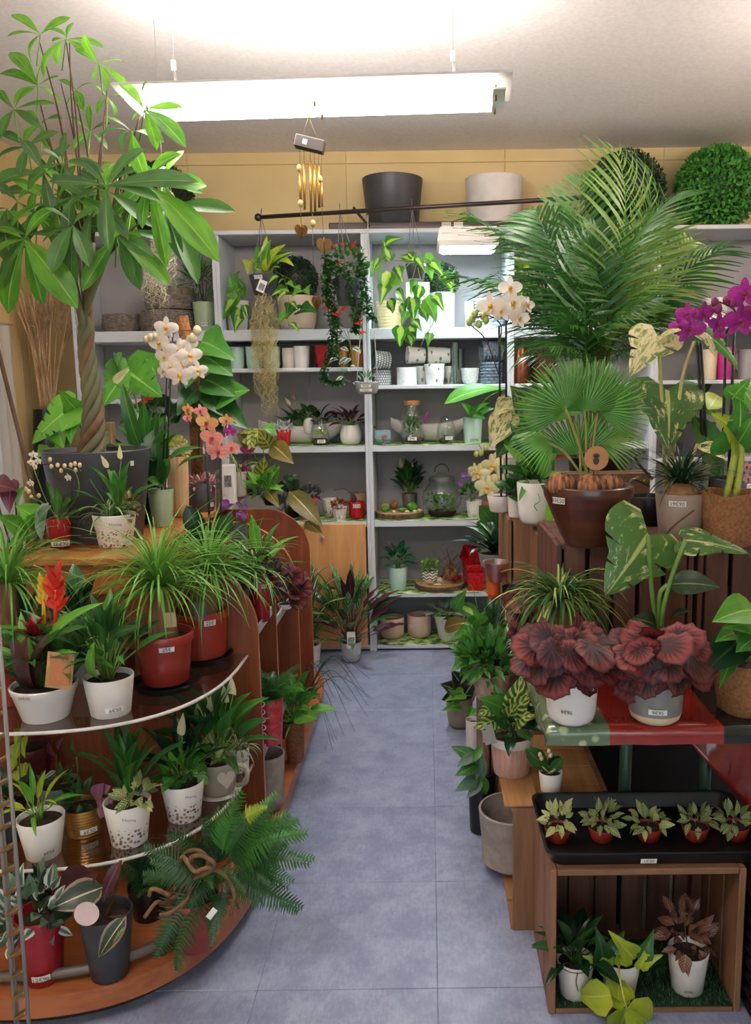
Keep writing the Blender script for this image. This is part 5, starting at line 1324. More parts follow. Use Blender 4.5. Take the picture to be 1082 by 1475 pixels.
rosette(T, T.c, 34, .12, .05, .11, [LA, OV], G_dark, 4, (.3, 1.3)); 
for b, t in (((578, 690), (576, 658)), ((594, 690), (594, 664))): lf(T, SPA, M_spathe, (b[0], t[1] + 16), t, name='spathe'); T.tubes('flower_stem', [[T.c, at(b[0], t[1] + 14, 4.9)]], .0015, m_stem, 4)
c = Vector((at(637, 745, 4.80).x, 4.80, Z5 + .0015)); s = mpp(4.8, .8); T = Thing('glass_bowl_terrarium', 'large round glass bowl terrarium with wire-handled lid', 'terrarium', c); r = 29 * s
jar(T, c, [(r * .55, 0)] + [(r * math.sin(a), r * .92 * (1 - math.cos(a)) * .98) for a in [.6, .9, 1.2, 1.57, 1.9, 2.2]] + [(r * .62, r * 1.72), (r * .66, r * 1.76)]); jar(T, c + Vector((0, 0, r * 1.78)), [(r * .68, 0), (r * .6, r * .18), (r * .28, r * .3), (r * .22, r * .32), (r * .22, r * .42), (0, r * .43)], 'lid')
T.tubes('lid_handle', [[c + Vector((r * .35 * math.cos(a), 0, r * 2.2 + r * .38 * math.sin(a))) for a in [math.pi * k / 12 for k in range(13)]]], .003, m_rail, 6)
pebble_bed(T, c + Vector((0, 0, .003)), r * .72, .045, n=90); bush(T, c + Vector((.01, -.02, .085)), (.075, .06, .04), 130, .022, [OVS], G_fresh, 3); bush(T, c + Vector((-.06, 0, .10)), (.03, .03, .03), 40, .022, [OVS], G_blueg, 4)
T.tubes('driftwood', [smooth([c + Vector((-.05, -.05, .05)), c + Vector((0, -.07, .06)), c + Vector((.07, -.05, .045))], 4)], .010, m_bark, 6)
T = P('campanula', 'violet-flowered plant in white pot beside the glass bowl', 683, 722, 23, 18, Z5 + .0015, K_white, Y=4.74); price(T, 683, 743, '12€', 8, 4, True); T.Y = 4.7
bush(T, T.c + Vector((-.01, 0, .06)), (.07, .06, .05), 80, .035, [OVS], G_mid, 7); T.tubes('stem', [[T.c, at(684, 690, 4.72)]], .003, m_stem, 5)
for px, py in ((668, 684), (676, 683), (688, 690), (694, 698), (664, 696), (700, 700)):
    for k in range(5): a = k * 1.257; c = at(px, py, 4.66); T.leaf(OVS, M_pur_pet, c, c + Vector((.022 * math.cos(a), -.004, .022 * math.sin(a))), (0, -1, .1), name='petal')
T = P('orchid', 'pale yellow orchid in slim coral pot at the shelf end', 704, 722, 17, 12, Z5 + .0015, pmat('coral pot', '#c9634f', '#b95543', rough=.4), Y=4.72); T.Y = 4.55
T.tubes('flower_stem', [smooth([T.c, at(712, 700, 4.62), at(700, 660, 4.55), at(690, 640, 4.5)], 5), smooth([T.c, at(720, 690, 4.62), at(718, 640, 4.55), at(705, 622, 4.5)], 5)], .0022, m_stem_d, 5)
for i, (px, py, sz) in enumerate(((690, 682, 32), (710, 670, 36), (702, 702, 38), (720, 690, 32), (684, 676, 20), (722, 658, 26))): orchid(T, px, py, sz, M_cream_pet, M_lip_y, 4.5, R0.uniform(-.6, .2), seed=i)
for px, py in ((700, 645), (693, 652), (686, 654), (708, 640)): bud(T, px, py, 4, M_bud_g, 4.5)
T = Thing('coral_gerbera', 'coral and red flower cluster behind the pale yellow orchid', 'flower', at(722, 700, 4.7)); T.tubes('stem', [[at(724, 740, 4.72), at(722, 660, 4.6)]], .003, m_stem, 5)
for k in range(26): a = k * 2.4; c = at(722 + 9 * math.cos(a) * (k / 26), 648 + 22 * math.sin(a) * (k / 26), 4.58); T.leaf(RN, leafmat('coral petal', '#d9705a', '#b54a40', trans=.2), c, c + Vector((.035 * math.cos(a * 1.7), -.01, .035 * math.sin(a * 1.7))), (0, -1, .2), name='petal')
# red pots shelf
T = P('coffee_plant', 'glossy dark-leaved coffee plant in pale mint pot', 573, 819, 28, 22, Z6 + .0015, K_mint, Y=4.75); T.Y = 4.72; rosette(T, T.c, 22, .11, .055, .075, [OV, OVW], leafmat('coffee leaf', '#1f6a44', '#155236', vein='#4d9a70', rough=.18, trans=.1), 5, (-.2, .9)); lf(T, OV, G_purple, (566, 790), (558, 778))
T, t, s = slice_('mossy wood slice with the deco balls and small pots', 634, 850, 72, Z6 + .0015, 4.80)
D = Thing('zigzag_pot_plant', 'small bushy plant in black and white zigzag pot', 'plant', t + Vector((-.06, .0, 0)))
def zig():
    N = NT('black and white zigzag'); co = N.n('ShaderNodeTexCoord').outputs['Object']; sp = N.n('ShaderNodeSeparateXYZ'); N.l(co, sp.inputs[0]); ang = N.math('ARCTAN2', sp.outputs[1], sp.outputs[0])
    zz = N.math('PINGPONG', N.math('MULTIPLY', ang, .03), .012); st = N.math('FRACT', N.math('MULTIPLY', N.math('ADD', sp.outputs[2], zz), 55)); N.l(N.mix(N.step(st, .45, .55), lin('#e6e2dc'), lin('#6f675f')), N.b.inputs['Base Color']); return N.m
pot(D, D.o, .045, .05, .07, zig(), 'taper'); D.s = s; bush(D, D.c + Vector((0, 0, .03)), (.055, .05, .035), 90, .026, [OVS], [G_fresh][0], 3)
for k in range(10): a = k * 2.4; p = D.c + Vector((.04 * math.cos(a), .04 * math.sin(a) - .01, .055)); D.leaf(OVS, M_spathe, p, p + Vector((.014 * math.cos(a), -.01, .012)), name='petal')
m_rat = pmat('pale rattan', '#c9b28a', '#a98f66', rough=.8, scale=80, bump=.8)
deco('rattan_ball', 'pale rattan ball in front of the zigzag pot', t + Vector((-.005, -.07, 0)), .021, m_rat); deco('wood_disc', 'pale wooden disc leaning on the mossy slice', t + Vector((-.06, -.085, 0)), .022, m_slice, sc=(1, .6, .7)); deco('white_stone', 'white flat stone at the front of the mossy slice', t + Vector((-.015, -.105, 0)), .02, K_white, sc=(1.2, .8, .35))
D = Thing('rattan_sphere', 'open ball of brown vine loops with twigs on the mossy slice', 'decoration', t + Vector((.06, .02, 0))); R = random.Random(2); pths = []
for k in range(12):
    n = rnd_dir(R, R.uniform(0, 6.3), R.uniform(-1, 1)); x = n.orthogonal().normalized(); y = n.cross(x); pths.append([D.o + Vector((0, 0, .045)) + (x * math.cos(a) + y * math.sin(a)) * .043 for a in [2 * math.pi * q / 16 for q in range(17)]])
D.tubes('loops', pths, .0018, pmat('brown vine', '#9a6a44', '#7d5233', rough=.8), 4, kind='stuff'); pths = []
for k in range(26):
    a = D.o + Vector((R.uniform(-.10, .05), .04, .01)); b = a + Vector((R.uniform(-.1, .12), R.uniform(-.02, .06), R.uniform(.06, .2))); pths.append([a, a.lerp(b, .5) + Vector((R.uniform(-.03, .03), 0, .01)), b])
D.tubes('twigs', pths, .0012, pmat('reddish twig', '#7a4a38', '#5d3629', rough=.8), 4, kind='stuff')
for k, (dx, dy) in enumerate(((.085, -.06), (.115, .0))):
    D = Thing('red_rose', 'red cloth rose on the mossy slice, ' + ('front one' if k == 0 else 'rear one beside the red pots'), 'flower', t + Vector((dx, dy, 0)))
    for q in range(16): a = q * 2.4; rr = .004 + .0016 * q; d = Vector((math.cos(a) * rr, math.sin(a) * rr, 0)); p = D.o + Vector((0, 0, .012)); D.leaf(RN, leafmat('dark red rose petal', '#b01c24', '#8a131a', trans=.1), p + d * .3, p + d * 1.4 + Vector((0, 0, .03 - q * .0012)), -d + Vector((0, 0, .02)), name='petal')
    D.ball('centre', D.o + Vector((0, 0, .02)), .012, K_red)
T = Thing('straw_nest', 'loose straw and moss bedding on the mossy slice', 'straw', t, kind='stuff'); R = random.Random(7); pths = []
for k in range(260):
    a = R.uniform(0, 6.28); q = .135 * math.sqrt(R.random()); p = t + Vector((q * math.cos(a), q * math.sin(a), R.uniform(.001, .012))); d = Vector((R.uniform(-1, 1), R.uniform(-1, 1), R.uniform(-.1, .25))) * .022; pths.append([p, p + d])
T.tubes('straw', pths, .0009, pmat('straw', '#b09a5c', '#8a7a44', rough=.9), 3, kind='stuff')
K_emb = pmat('red embossed pot', '#c0181e', '#8f1015', rough=.25, scale=60, bump=.9)
T = P('flower_pot', 'red embossed pot at the front of the red group', 684, 826, 24, 22, Z6 + .0015, K_emb, Y=4.74, cat='pot', seg=4, rot=math.pi / 4 + .1, soil=None, fill=.3)
T = P('flower_pot', 'red embossed pot behind the front red one', 681, 814, 25, 22, Z6 + .0015, K_emb, Y=4.87, cat='pot', seg=4, rot=math.pi / 4 + .2, soil=None, fill=.3); top = T.b.z + T.h
c = Vector((at(690, 805, 4.87).x, 4.87, top + .045)); T = Thing('flower_pot', 'red embossed pot tipped over on top of the red group', 'pot', c - Vector((.04, 0, .045))); s = mpp(4.87, .6)
T.lathe('pot', c, [(10 * s * 1.41, 0), (11 * s * 1.41, 24 * s), (10 * s * 1.41, 24 * s), (9 * s * 1.41, .01), (0, .01)], K_emb, 4, rot=math.pi / 4, axis=(-.9, -.4, .15))
# bottom shelf
K_flute = pmat('pale pink fluted pot', '#d2b3a2', '#c6a695', rough=.5)
for px, ty, by_, lab in ((565, 893, 925, 'left one of the two fluted pale pink pots on the bottom shelf'), (604, 889, 922, 'right one of the two fluted pale pink pots on the bottom shelf')):
    T = P('fluted_pot', lab, px, ty, 34, 33, ZB + .0015, K_flute, Y=4.80 if px < 580 else 4.82, cat='pot', style='round', soil=None, fill=.3, flute=28, group='pale pink pots')
T = P('syngonium', 'pale white-green syngonium in white pot on the bottom shelf', 648, 893, 44, 32, ZB + .0015, K_white, Y=4.78); T.Y = 4.66
rosette(T, T.c + Vector((-.03, -.02, 0)), 20, .08, .09, .075, [HEN, RN], G_synw, 5, (-.3, .8))
lf(T, OV, G_pothos, (655, 880), (672, 850), -.1); lf(T, OV, G_brasil, (660, 872), (700, 895), -.1); T.tubes('stems', [smooth([T.c, at(672, 850, 4.6), at(680, 845, 4.6), at(690, 885, 4.55)], 4), smooth([T.c, at(640, 880, 4.6), at(622, 890, 4.6)], 4)], .002, m_stem, 5, kind='stuff'); lf(T, OV, G_bronze, (640, 905), (680, 896), -.12)
# ---- plants on the floor by the cupboard
T = P('calathea', 'bushy calathea with long wavy leaves in silver pot on the floor', 506, 928, 32, 26, 0, K_silver, by=956, style='round'); price(T, 516, 946, '24€', 7, 5, True); T.Y = T.o.y
WV = leaf('lance', .26, .6, .3, 10, .25)
rosette(T, T.c, 60, .26, .16, .20, [WV], [G_cala, G_dark, G_purple, G_cala], 21, (.0, 1.35), hmin=.1, stem=m_twig, rs=.002)
card(T, 'care_tag', at(506, 922, T.Y - .14), (0, -1, .1), .045, .09, m_label); card(T, 'tag_picture', at(506, 924, T.Y - .1415), (0, -1, .1), .034, .045, pmat('tag plant print', '#3a5a3a', '#b0bfae', scale=80))
T = P('dracaena', 'striped dracaena in white pot beside the display end', 446, 932, 34, 28, 0, K_white, by=960); T.Y = T.o.y
rosette(T, T.c + Vector((.0, 0, .05)), 24, .22, .06, .24, [STW, LAN], G_drac, 13, (.1, 1.3), hmin=.1, stem=m_stem_d); grass(T, T.c, 30, .42, .006, G_mid, 4, (.8, 1.5), 1.2)

# ================================================================ the rounded display, left
ZTB = 1.0205
# ---- money tree
T = P('money_tree', 'tall money tree with braided trunk in large anthracite pot', 144, 652, 146, 112, ZTB, K_anth, by=783, fill=.95)
card(T, 'price_label', (T.b.x + T.rt * .86, T.b.y - T.rt * .52, T.b.z + T.h * .86), (.86, -.52, -.1), .014, .016, m_label); T.Y = T.o.y; Y = T.Y
m_bark_g = pmat('grey green bark', '#6f6a4e', '#55543c', rough=.8, scale=18, stretch=(1, 1, .3), bump=.3); m_bark_b = pmat('brown bark', '#7a5a3e', '#5d422d', rough=.8, scale=18, bump=.3)
p0, p1 = T.c + Vector((-.02, 0, -.02)), at(128, 472, Y); hgt = p1.z - p0.z; n = 44
ends = [(100, 372), (112, 345), (122, 352), (134, 350), (152, 372)]
for k in range(5):
    pts = []
    for i in range(n + 1):
        u = i / n; a = 2 * math.pi * (k / 5 + u * 1.7); r = .021 * (1 - .3 * u) + .014 * (1 - u) ** 3; ax = p0.lerp(p1, u) + Vector((.010 * math.sin(u * 5), 0, 0)); pts.append(ax + Vector((math.cos(a) * r, math.sin(a) * r * .8, 0)))
    e = at(*ends[k], Y + (.05 if k % 2 else -.03)); up = smooth([pts[-1], pts[-1].lerp(e, .4) + Vector((0, 0, .01)), e], 5)[1:]
    nn = n + 1 + len(up); T.tubes('trunk', [pts + up], [.0165 - .004 * min(1, i / n) - (.004 * max(0, i - n) / 12) for i in range(nn)], m_bark_b if k == 2 else m_bark_g, 8)
tips = {0: [(60, 250), (58, 150), (5, 360)], 1: [(62, 190), (57, 60), (95, 230)], 2: [(92, 200), (88, 120), (96, 62)], 3: [(112, 150), (100, 62), (140, 240), (155, 120)], 4: [(150, 180), (190, 215), (200, 170), (205, 160), (240, 300)]}
br = []
for k, ts in tips.items():
    e = at(*ends[k], Y + (.05 if k % 2 else -.03))
    for i, t in enumerate(ts): br.append(smooth([e, e.lerp(at(*t, Y + R0.uniform(-.15, .12)), .55) + Vector((R0.uniform(-.02, .02), 0, .02)), at(*t, Y + R0.uniform(-.15, .12))], 5))
T.tubes('branches', br, .0045, m_twig, 6, kind='stuff', taper=.45)
ML = [leaf('obov', .30, .7, .2, 8), leaf('obov', .33, 1.1, .25, 8), leaf('obov', .28, .4, .3, 8)]
def palmate(cx, cy, leaves, dy=0.0, old=False, nz=.5):
    c = at(cx, cy, Y + dy)
    for tx, ty_ in leaves:
        p = at(tx, ty_, Y + dy + R0.uniform(-.09, .07)); nrm = Vector((R0.uniform(-.4, .4), -.7, nz + R0.uniform(-.3, .4)))
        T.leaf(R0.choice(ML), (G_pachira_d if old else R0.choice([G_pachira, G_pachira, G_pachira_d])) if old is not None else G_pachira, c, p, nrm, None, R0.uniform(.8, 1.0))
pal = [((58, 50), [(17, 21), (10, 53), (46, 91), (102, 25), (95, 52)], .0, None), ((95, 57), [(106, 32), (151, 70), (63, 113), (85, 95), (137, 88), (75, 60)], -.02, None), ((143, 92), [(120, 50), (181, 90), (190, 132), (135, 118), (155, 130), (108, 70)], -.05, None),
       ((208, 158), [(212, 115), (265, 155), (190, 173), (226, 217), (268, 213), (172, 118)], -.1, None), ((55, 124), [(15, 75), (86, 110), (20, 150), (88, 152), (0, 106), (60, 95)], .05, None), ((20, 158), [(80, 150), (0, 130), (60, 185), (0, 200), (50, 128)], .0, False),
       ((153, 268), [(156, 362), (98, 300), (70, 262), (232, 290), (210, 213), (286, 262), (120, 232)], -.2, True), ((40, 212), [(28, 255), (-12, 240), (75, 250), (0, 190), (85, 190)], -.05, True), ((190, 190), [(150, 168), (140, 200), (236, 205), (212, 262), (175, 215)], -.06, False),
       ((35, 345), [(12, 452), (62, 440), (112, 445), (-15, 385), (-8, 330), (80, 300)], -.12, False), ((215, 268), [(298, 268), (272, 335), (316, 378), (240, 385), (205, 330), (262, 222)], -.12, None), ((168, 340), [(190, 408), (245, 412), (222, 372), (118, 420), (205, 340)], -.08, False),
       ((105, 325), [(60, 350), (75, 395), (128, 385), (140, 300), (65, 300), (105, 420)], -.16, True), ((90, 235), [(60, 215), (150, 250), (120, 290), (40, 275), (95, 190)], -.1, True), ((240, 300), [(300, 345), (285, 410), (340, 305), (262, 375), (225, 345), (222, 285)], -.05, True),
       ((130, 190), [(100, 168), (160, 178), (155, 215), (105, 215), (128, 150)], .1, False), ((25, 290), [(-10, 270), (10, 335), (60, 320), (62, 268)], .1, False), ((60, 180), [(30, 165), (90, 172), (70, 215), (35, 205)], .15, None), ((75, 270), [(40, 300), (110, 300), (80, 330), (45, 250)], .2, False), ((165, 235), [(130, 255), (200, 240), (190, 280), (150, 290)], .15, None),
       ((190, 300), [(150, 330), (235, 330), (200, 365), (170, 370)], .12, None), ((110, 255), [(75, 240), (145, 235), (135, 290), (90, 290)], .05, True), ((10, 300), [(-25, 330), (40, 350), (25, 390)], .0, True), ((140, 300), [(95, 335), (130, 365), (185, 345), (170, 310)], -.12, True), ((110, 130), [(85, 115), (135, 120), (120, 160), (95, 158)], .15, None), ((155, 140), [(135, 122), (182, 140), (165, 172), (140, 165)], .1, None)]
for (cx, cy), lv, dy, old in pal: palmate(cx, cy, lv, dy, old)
for k in range(9):
    cx, cy, dy = R0.uniform(20, 260), R0.uniform(225, 350), R0.uniform(-.1, .2); a0 = R0.uniform(0, 6.28); lv = [(cx + R0.uniform(55, 90) * math.cos(a0 + q * 1.2), cy + R0.uniform(45, 80) * math.sin(a0 + q * 1.2) + 18) for q in range(5)]; palmate(cx, cy, lv, dy, R0.choice([True, False, None])); pal.append(((cx, cy), lv, dy, None))
T.tubes('petioles', [[at(cx, cy, Y + dy), at(cx + R0.uniform(-8, 8), cy + 45, Y + R0.uniform(-.05, .05))] for (cx, cy), lv, dy, old in pal], .0022, m_stem, 5, kind='stuff')
# ---- front row of the top board
T = P('mini_orchid', 'miniature white orchid in glossy red pot at the board corner', 86, 749, 36, 26, ZTB, K_red, by=792); price(T, 86, 784, '16€90', 29, 8); T.Y = T.o.y; Y = T.Y
rosette(T, T.c, 9, .04, .03, .10, [ST, LA], G_mid, 3, (.3, 1.2), stem=None); grass(T, T.c, 22, .08, .005, G_fresh, 4, (.3, 1.4))
T.tubes('wire', [smooth([at(100, 735, Y), at(104, 700, Y), at(90, 690, Y), at(80, 688, Y), at(72, 670, Y), at(58, 672, Y), at(54, 690, Y)], 6)], .0016, m_stake, 5)
T.tubes('flower_stem', [smooth([T.c, at(108, 720, Y), at(114, 700, Y), at(108, 680, Y), at(95, 674, Y)], 5), smooth([T.c, at(66, 720, Y), at(56, 695, Y), at(45, 665, Y)], 5)], .0016, m_stem, 5)
for px, py in ((48, 655), (45, 666), (55, 664), (50, 672), (98, 688), (44, 696)): orchid(T, px, py, 13, M_white_pet, M_lip_y, Y - .03, R0.uniform(-.6, .6), seed=px)
for px, py in ((72, 662), (74, 672), (83, 670), (93, 671), (102, 670), (88, 678), (108, 668), (115, 670), (109, 677), (42, 708), (45, 716), (56, 714), (38, 705)): bud(T, px, py, 3, M_bud_w, Y - .02)
T = P('spider_plant', 'cream-striped spider plant with peace lily in flower-printed tin', 166, 744, 60, 46, ZTB, K_tin, by=790); price(T, 178, 783, '12€50', 25, 7); T.Y = T.o.y; Y = T.Y
text(T, None, 'Home', .016, at(166, 756, Y - T.rt - .002), (0, -1, -.1), pmat('grey print', '#8a8480'), name='print_text')
grass(T, T.c + Vector((-.015, -.01, 0)), 46, .15, .009, G_spider, 5, (.3, 1.4), 1.9); rosette(T, T.c + Vector((.02, 0, 0)), 14, .08, .04, .12, [LA], G_mid, 6, (.3, 1.3))
for b, t in (((135, 700), (108, 655)), ((165, 690), (145, 655)), ((176, 680), (172, 640))): lf(T, SPA, M_spathe, (b[0] + (t[0] - b[0]) * .45, b[1] + (t[1] - b[1]) * .45), t, name='spathe'); T.tubes('flower_stem', [[T.c, at(b[0] + (t[0] - b[0]) * .4, b[1] + (t[1] - b[1]) * .4, Y)]], .0015, m_stem, 5)
bush(T, T.c + Vector((.05, -.01, .03)), (.03, .03, .05), 26, .03, [OVS], G_bronze, 5)
T = P('orchid', 'tall white orchid with black stakes in sage green pot', 233, 706, 36, 28, ZTB, K_sage, by=760); T.Y = T.o.y; Y = T.Y
lf(T, OB, G_dark, (232, 702), (222, 618), .03, yb=.02, wide=1.2); lf(T, OB, G_dark, (228, 704), (230, 655), -.05, wide=1.3); lf(T, OB, G_mid, (236, 702), (212, 690), -.08); lf(T, OB, G_mid, (230, 703), (244, 660), -.03, wide=1.1); lf(T, OB, G_fresh, (228, 706), (216, 712), -.06)
T.tubes('stake', [[T.c + Vector((.0, 0, -.03)), at(243, 480, Y)], [T.c + Vector((.012, 0, -.03)), at(250, 470, Y)]], .0028, m_stake, 6)
T.tubes('flower_stem', [smooth([at(243, 560, Y - .01), at(248, 500, Y - .02), at(250, 478, Y - .03), at(270, 476, Y - .05), at(282, 480, Y - .05)], 5), smooth([at(250, 500, Y - .02), at(255, 530, Y - .05), at(262, 560, Y - .05)], 4)], .002, m_twig, 5)
for i, (px, py, sz, yw) in enumerate(((239, 472, 34, .1), (230, 494, 38, -.4), (258, 506, 40, .2), (273, 512, 38, .5), (285, 534, 30, .4), (259, 540, 38, 0), (238, 514, 34, -.3), (246, 528, 32, -.2), (272, 496, 28, .6), (262, 524, 34, .3), (236, 535, 26, -.5))): orchid(T, px, py, sz, M_white_pet, M_lip_y, Y - .06, yw, seed=i, dy=R0.uniform(-.03, .03))
for px, py, r in ((252, 473, 6), (284, 476, 6), (278, 487, 6), (217, 486, 5), (211, 489, 4.5), (223, 484, 4)): bud(T, px, py, r, M_bud_w, Y - .05)
T = P('sedum', 'yellow-green sedum in tall fluted sand-coloured pot', 257, 660, 31, 27, ZTB, K_peach, by=746, flute=16, style='round', soil=K_red, fill=1.04, seg=48); bush(T, T.c + Vector((0, 0, .02)), (.05, .05, .05), 220, .018, [OVS], leafmat('yellow sedum leaf', '#c3c05a', '#9aa048', trans=.2), 4)
T = P('kalanchoe', 'pink-flowered kalanchoe in dark plastic pot behind the fluted pot', 292, 697, 38, 31, ZTB, K_dgrey, by=738); price(T, 305, 728, '7€', 7, 6)
bush(T, T.c + Vector((0, 0, .015)), (.06, .06, .025), 110, .022, [OVS], leafmat('dusty pink petal', '#c78f8a', '#a56f70', trans=.2), 4)
T = P('coral_orchid', 'salmon and apricot orchid with thick black stakes by the display fin', 304, 800, 42, 34, .7605, K_terra, Y=2.66); T.Y = 2.66; Y = 2.64
T.tubes('stake', [[T.c, at(297, 640, Y)], [T.c + Vector((.03, 0, 0)), at(318, 650, Y)], [T.c + Vector((.02, 0, 0)), at(313, 690, Y)]], .0042, m_stake, 6)
lf(T, OB, G_deep, (300, 790), (268, 728), -.03); lf(T, OB, G_dark, (310, 790), (336, 740), -.04); T.tubes('flower_stem', [smooth([at(297, 640, Y), at(296, 610, Y), at(285, 592, Y - .02), at(268, 588, Y - .03)], 5), smooth([at(318, 650, Y), at(322, 625, Y), at(330, 605, Y), at(340, 610, Y)], 5)], .0022, m_twig, 5)
for i, (px, py, sz, mt) in enumerate(((271, 590, 20, M_apri_pet), (289, 592, 22, M_pink_pet), (298, 609, 34, M_apri_pet), (306, 631, 40, M_pink_pet), (314, 650, 34, M_pink_pet), (334, 645, 26, M_pink_pet), (326, 606, 22, M_apri_pet), (331, 621, 20, M_mag_pet), (270, 602, 16, M_pink_pet))): orchid(T, px, py, sz, mt, M_lip_r, Y - .05, R0.uniform(-.4, .4), seed=20 + i)
T = P('spider_plant', 'pale pot of cream strap leaves beside the white carton', 344, 680, 24, 20, ZTB, K_offw, by=716); grass(T, T.c, 24, .2, .010, G_spider, 6, (.5, 1.4), 2.2)
c = atz(330, 726, ZTB); T = Thing('white_carton', 'slim white cardboard carton standing behind the coral orchid', 'carton', c); T.box('carton', (c.x - .028, c.y, c.z), (c.x + .028, c.y + .04, c.z + .17), m_white); card(T, 'printed_panel', (c.x, c.y - .001, c.z + .10), (0, -1, 0), .03, .05, pmat('dark carton print', '#4a4644', '#9a948f', scale=80))
T = P('magenta_orchid', 'small magenta orchid with an orange care tag on the board end', 366, 688, 26, 20, ZTB, K_dgrey, by=714); T.Y = T.o.y; Y = T.Y
T.tubes('flower_stem', [smooth([T.c, at(352, 650, Y), at(358, 620, Y)], 4), smooth([T.c, at(352, 670, Y), at(350, 690, Y)], 4)], .002, m_twig, 5)
for i, (px, py) in enumerate(((356, 648), (352, 678), (349, 690), (361, 640))): orchid(T, px, py, 22, leafmat('pink magenta petal', '#c0487e', '#9c3566', trans=.25), M_lip_p, Y - .04, R0.uniform(-.4, .4), seed=40 + i)
card(T, 'care_tag', at(371, 684, Y - .08), (0, -1, 0), .04, .095, m_label, up=(-.2, 0, 1)); card(T, 'tag_picture', at(372, 684, Y - .0815), (0, -1, 0), .026, .035, pmat('orange tag print', '#d9653a', '#b8402a', scale=50), up=(-.2, 0, 1))
T = P('prayer_plant', 'herringbone prayer plant at the far end of the top board', 384, 690, 26, 20, ZTB, K_offw, by=709); T.Y = 3.72; Y = 3.72
for b, t, m in (((380, 690), (382, 657), G_maranta), ((376, 618), (358, 648), G_maranta), ((352, 620), (367, 646), G_maranta), ((392, 640), (423, 668), G_bronze), ((390, 645), (372, 618), G_maranta), ((360, 640), (340, 625), G_bronze), ((398, 622), (378, 618), G_fresh)): lf(T, OVW, m, b, t, -.1, n=(0, -.9, .3))
T.tubes('stems', [smooth([T.c, at(x, y, Y)], 4) for x, y in ((380, 690), (376, 620), (392, 640), (352, 622), (398, 622))], .0018, m_stem, 5, kind='stuff')
T = P('ivy', 'fresh green ivy with bronze leaves hanging off the board end', 392, 715, 28, 22, .985, K_black, Y=3.80); T.Y = 3.72; Y = 3.70
bush(T, at(382, 700, Y), (.06, .05, .06), 40, .06, [HES], G_fresh, 8, joined=None); lf(T, HE, G_fresh, (392, 700), (398, 682), -.05)
for b, t in (((384, 706), (403, 732)), ((417, 708), (465, 760)), ((440, 752), (466, 772))): lf(T, OV, G_bronze, b, t, -.1, wide=.9)
T.tubes('stems', [smooth([T.c, at(405, 735, Y - .05), at(417, 708, Y - .05)], 4), smooth([at(440, 752, Y), at(436, 765, Y), at(410, 777, Y)], 4)], .0025, m_twig, 5)
T = P('cyclamen', 'purple-flowered plant tucked behind the coral orchid', 343, 756, 26, 20, .7005, K_dgrey, Y=3.05); T.Y = 3.0; Y = 2.98
for k in range(12): c = at(R0.uniform(322, 362), R0.uniform(726, 746), Y); T.leaf(RN, M_pur_pet, c, c + Vector((R0.uniform(-.03, .03), -.02, R0.uniform(-.005, .03))), (0, -1, .3), name='petal')
T.tubes('stems', [[T.c, at(x, 740, Y)] for x in (328, 340, 356)], .002, m_stem, 5, kind='stuff')
# ---- plants standing behind the money tree pot
YB = 3.35
T = P('monstera', 'split-leaf monstera behind the money tree, right of its trunk', 200, 690, 46, 38, ZTB - .0, K_dgrey, Y=3.3); T.Y = YB
for i, (b, t) in enumerate((((186, 532), (148, 586)), ((184, 535), (234, 572)), ((170, 530), (176, 508)))): lf(T, split_leaf(1.0, .5, 4, i), G_fresh, b, t, -.1, n=(0, -.95, .3))
lf(T, OVW, G_fresh, (225, 540), (205, 508), .1); lf(T, HE, G_mid, (205, 560), (228, 525), .05); T.tubes('stems', [smooth([T.c, at(185, 600, YB), at(185, 534, YB)], 4), smooth([T.c, at(200, 600, YB), at(184, 536, YB)], 4)], .004, m_stem, 6, kind='stuff')
T = P('monstera', 'split-leaf monstera behind the money tree, left of its trunk', 140, 700, 46, 38, ZTB, K_dgrey, Y=3.12); T.Y = 3.0; Y = 3.0
for i, (b, t, tm) in enumerate((((108, 585), (46, 640), split_leaf(.8, .7, 4, 7)), ((110, 590), (85, 560), HE), ((112, 600), (88, 622), RN), ((80, 635), (58, 625), RN), ((98, 640), (78, 650), OVW), ((72, 645), (52, 662), HE), ((108, 600), (102, 640), HE), ((85, 620), (92, 645), OVW))): lf(T, tm, G_fresh, b, t, -.08, n=(0, -.9, .4))
lf(T, ST, G_blueg, (96, 660), (113, 608), .0, wide=1.5); T.tubes('stems', [smooth([T.c, at(x, y, Y)], 4) for x, y in ((108, 585), (110, 590), (112, 600), (80, 635), (98, 640))], .003, m_stem, 6, kind='stuff')
T = P('peace_lily', 'peace lily with one tall white spathe behind the white orchid', 216, 690, 40, 32, ZTB, K_black, Y=3.1); T.Y = 3.05; Y = 3.05
lf(T, SPA, M_spathe, (164, 552), (186, 528), n=(.3, -.9, .2), name='spathe'); T.tubes('flower_stem', [smooth([T.c, at(190, 580, Y), at(165, 552, Y)], 4)], .003, m_stem, 6)
rosette(T, T.c, 22, .16, .09, .16, [LA, OV], [G_dark, G_mid], 9, (.2, 1.3)); lf(T, STW, G_mid, (205, 650), (177, 552), -.05); lf(T, STW, G_fresh, (208, 655), (160, 640), -.06)
T = P('anthurium', 'dark-leaved anthurium with small red flowers behind the orchid', 240, 680, 40, 32, ZTB, K_offw, Y=3.55); T.Y = 3.5; Y = 3.5
for b, t in (((225, 610), (195, 585)), ((230, 600), (212, 640)), ((215, 590), (180, 600)), ((240, 590), (205, 565)), ((245, 600), (265, 575)), ((222, 620), (205, 650)), ((200, 600), (172, 612)), ((250, 610), (240, 570)), ((232, 585), (225, 555)), ((210, 580), (235, 560)), ((255, 600), (282, 590))): lf(T, HEN, R0.choice([G_dark, G_deep, G_mid]), b, t, R0.uniform(-.1, .1))
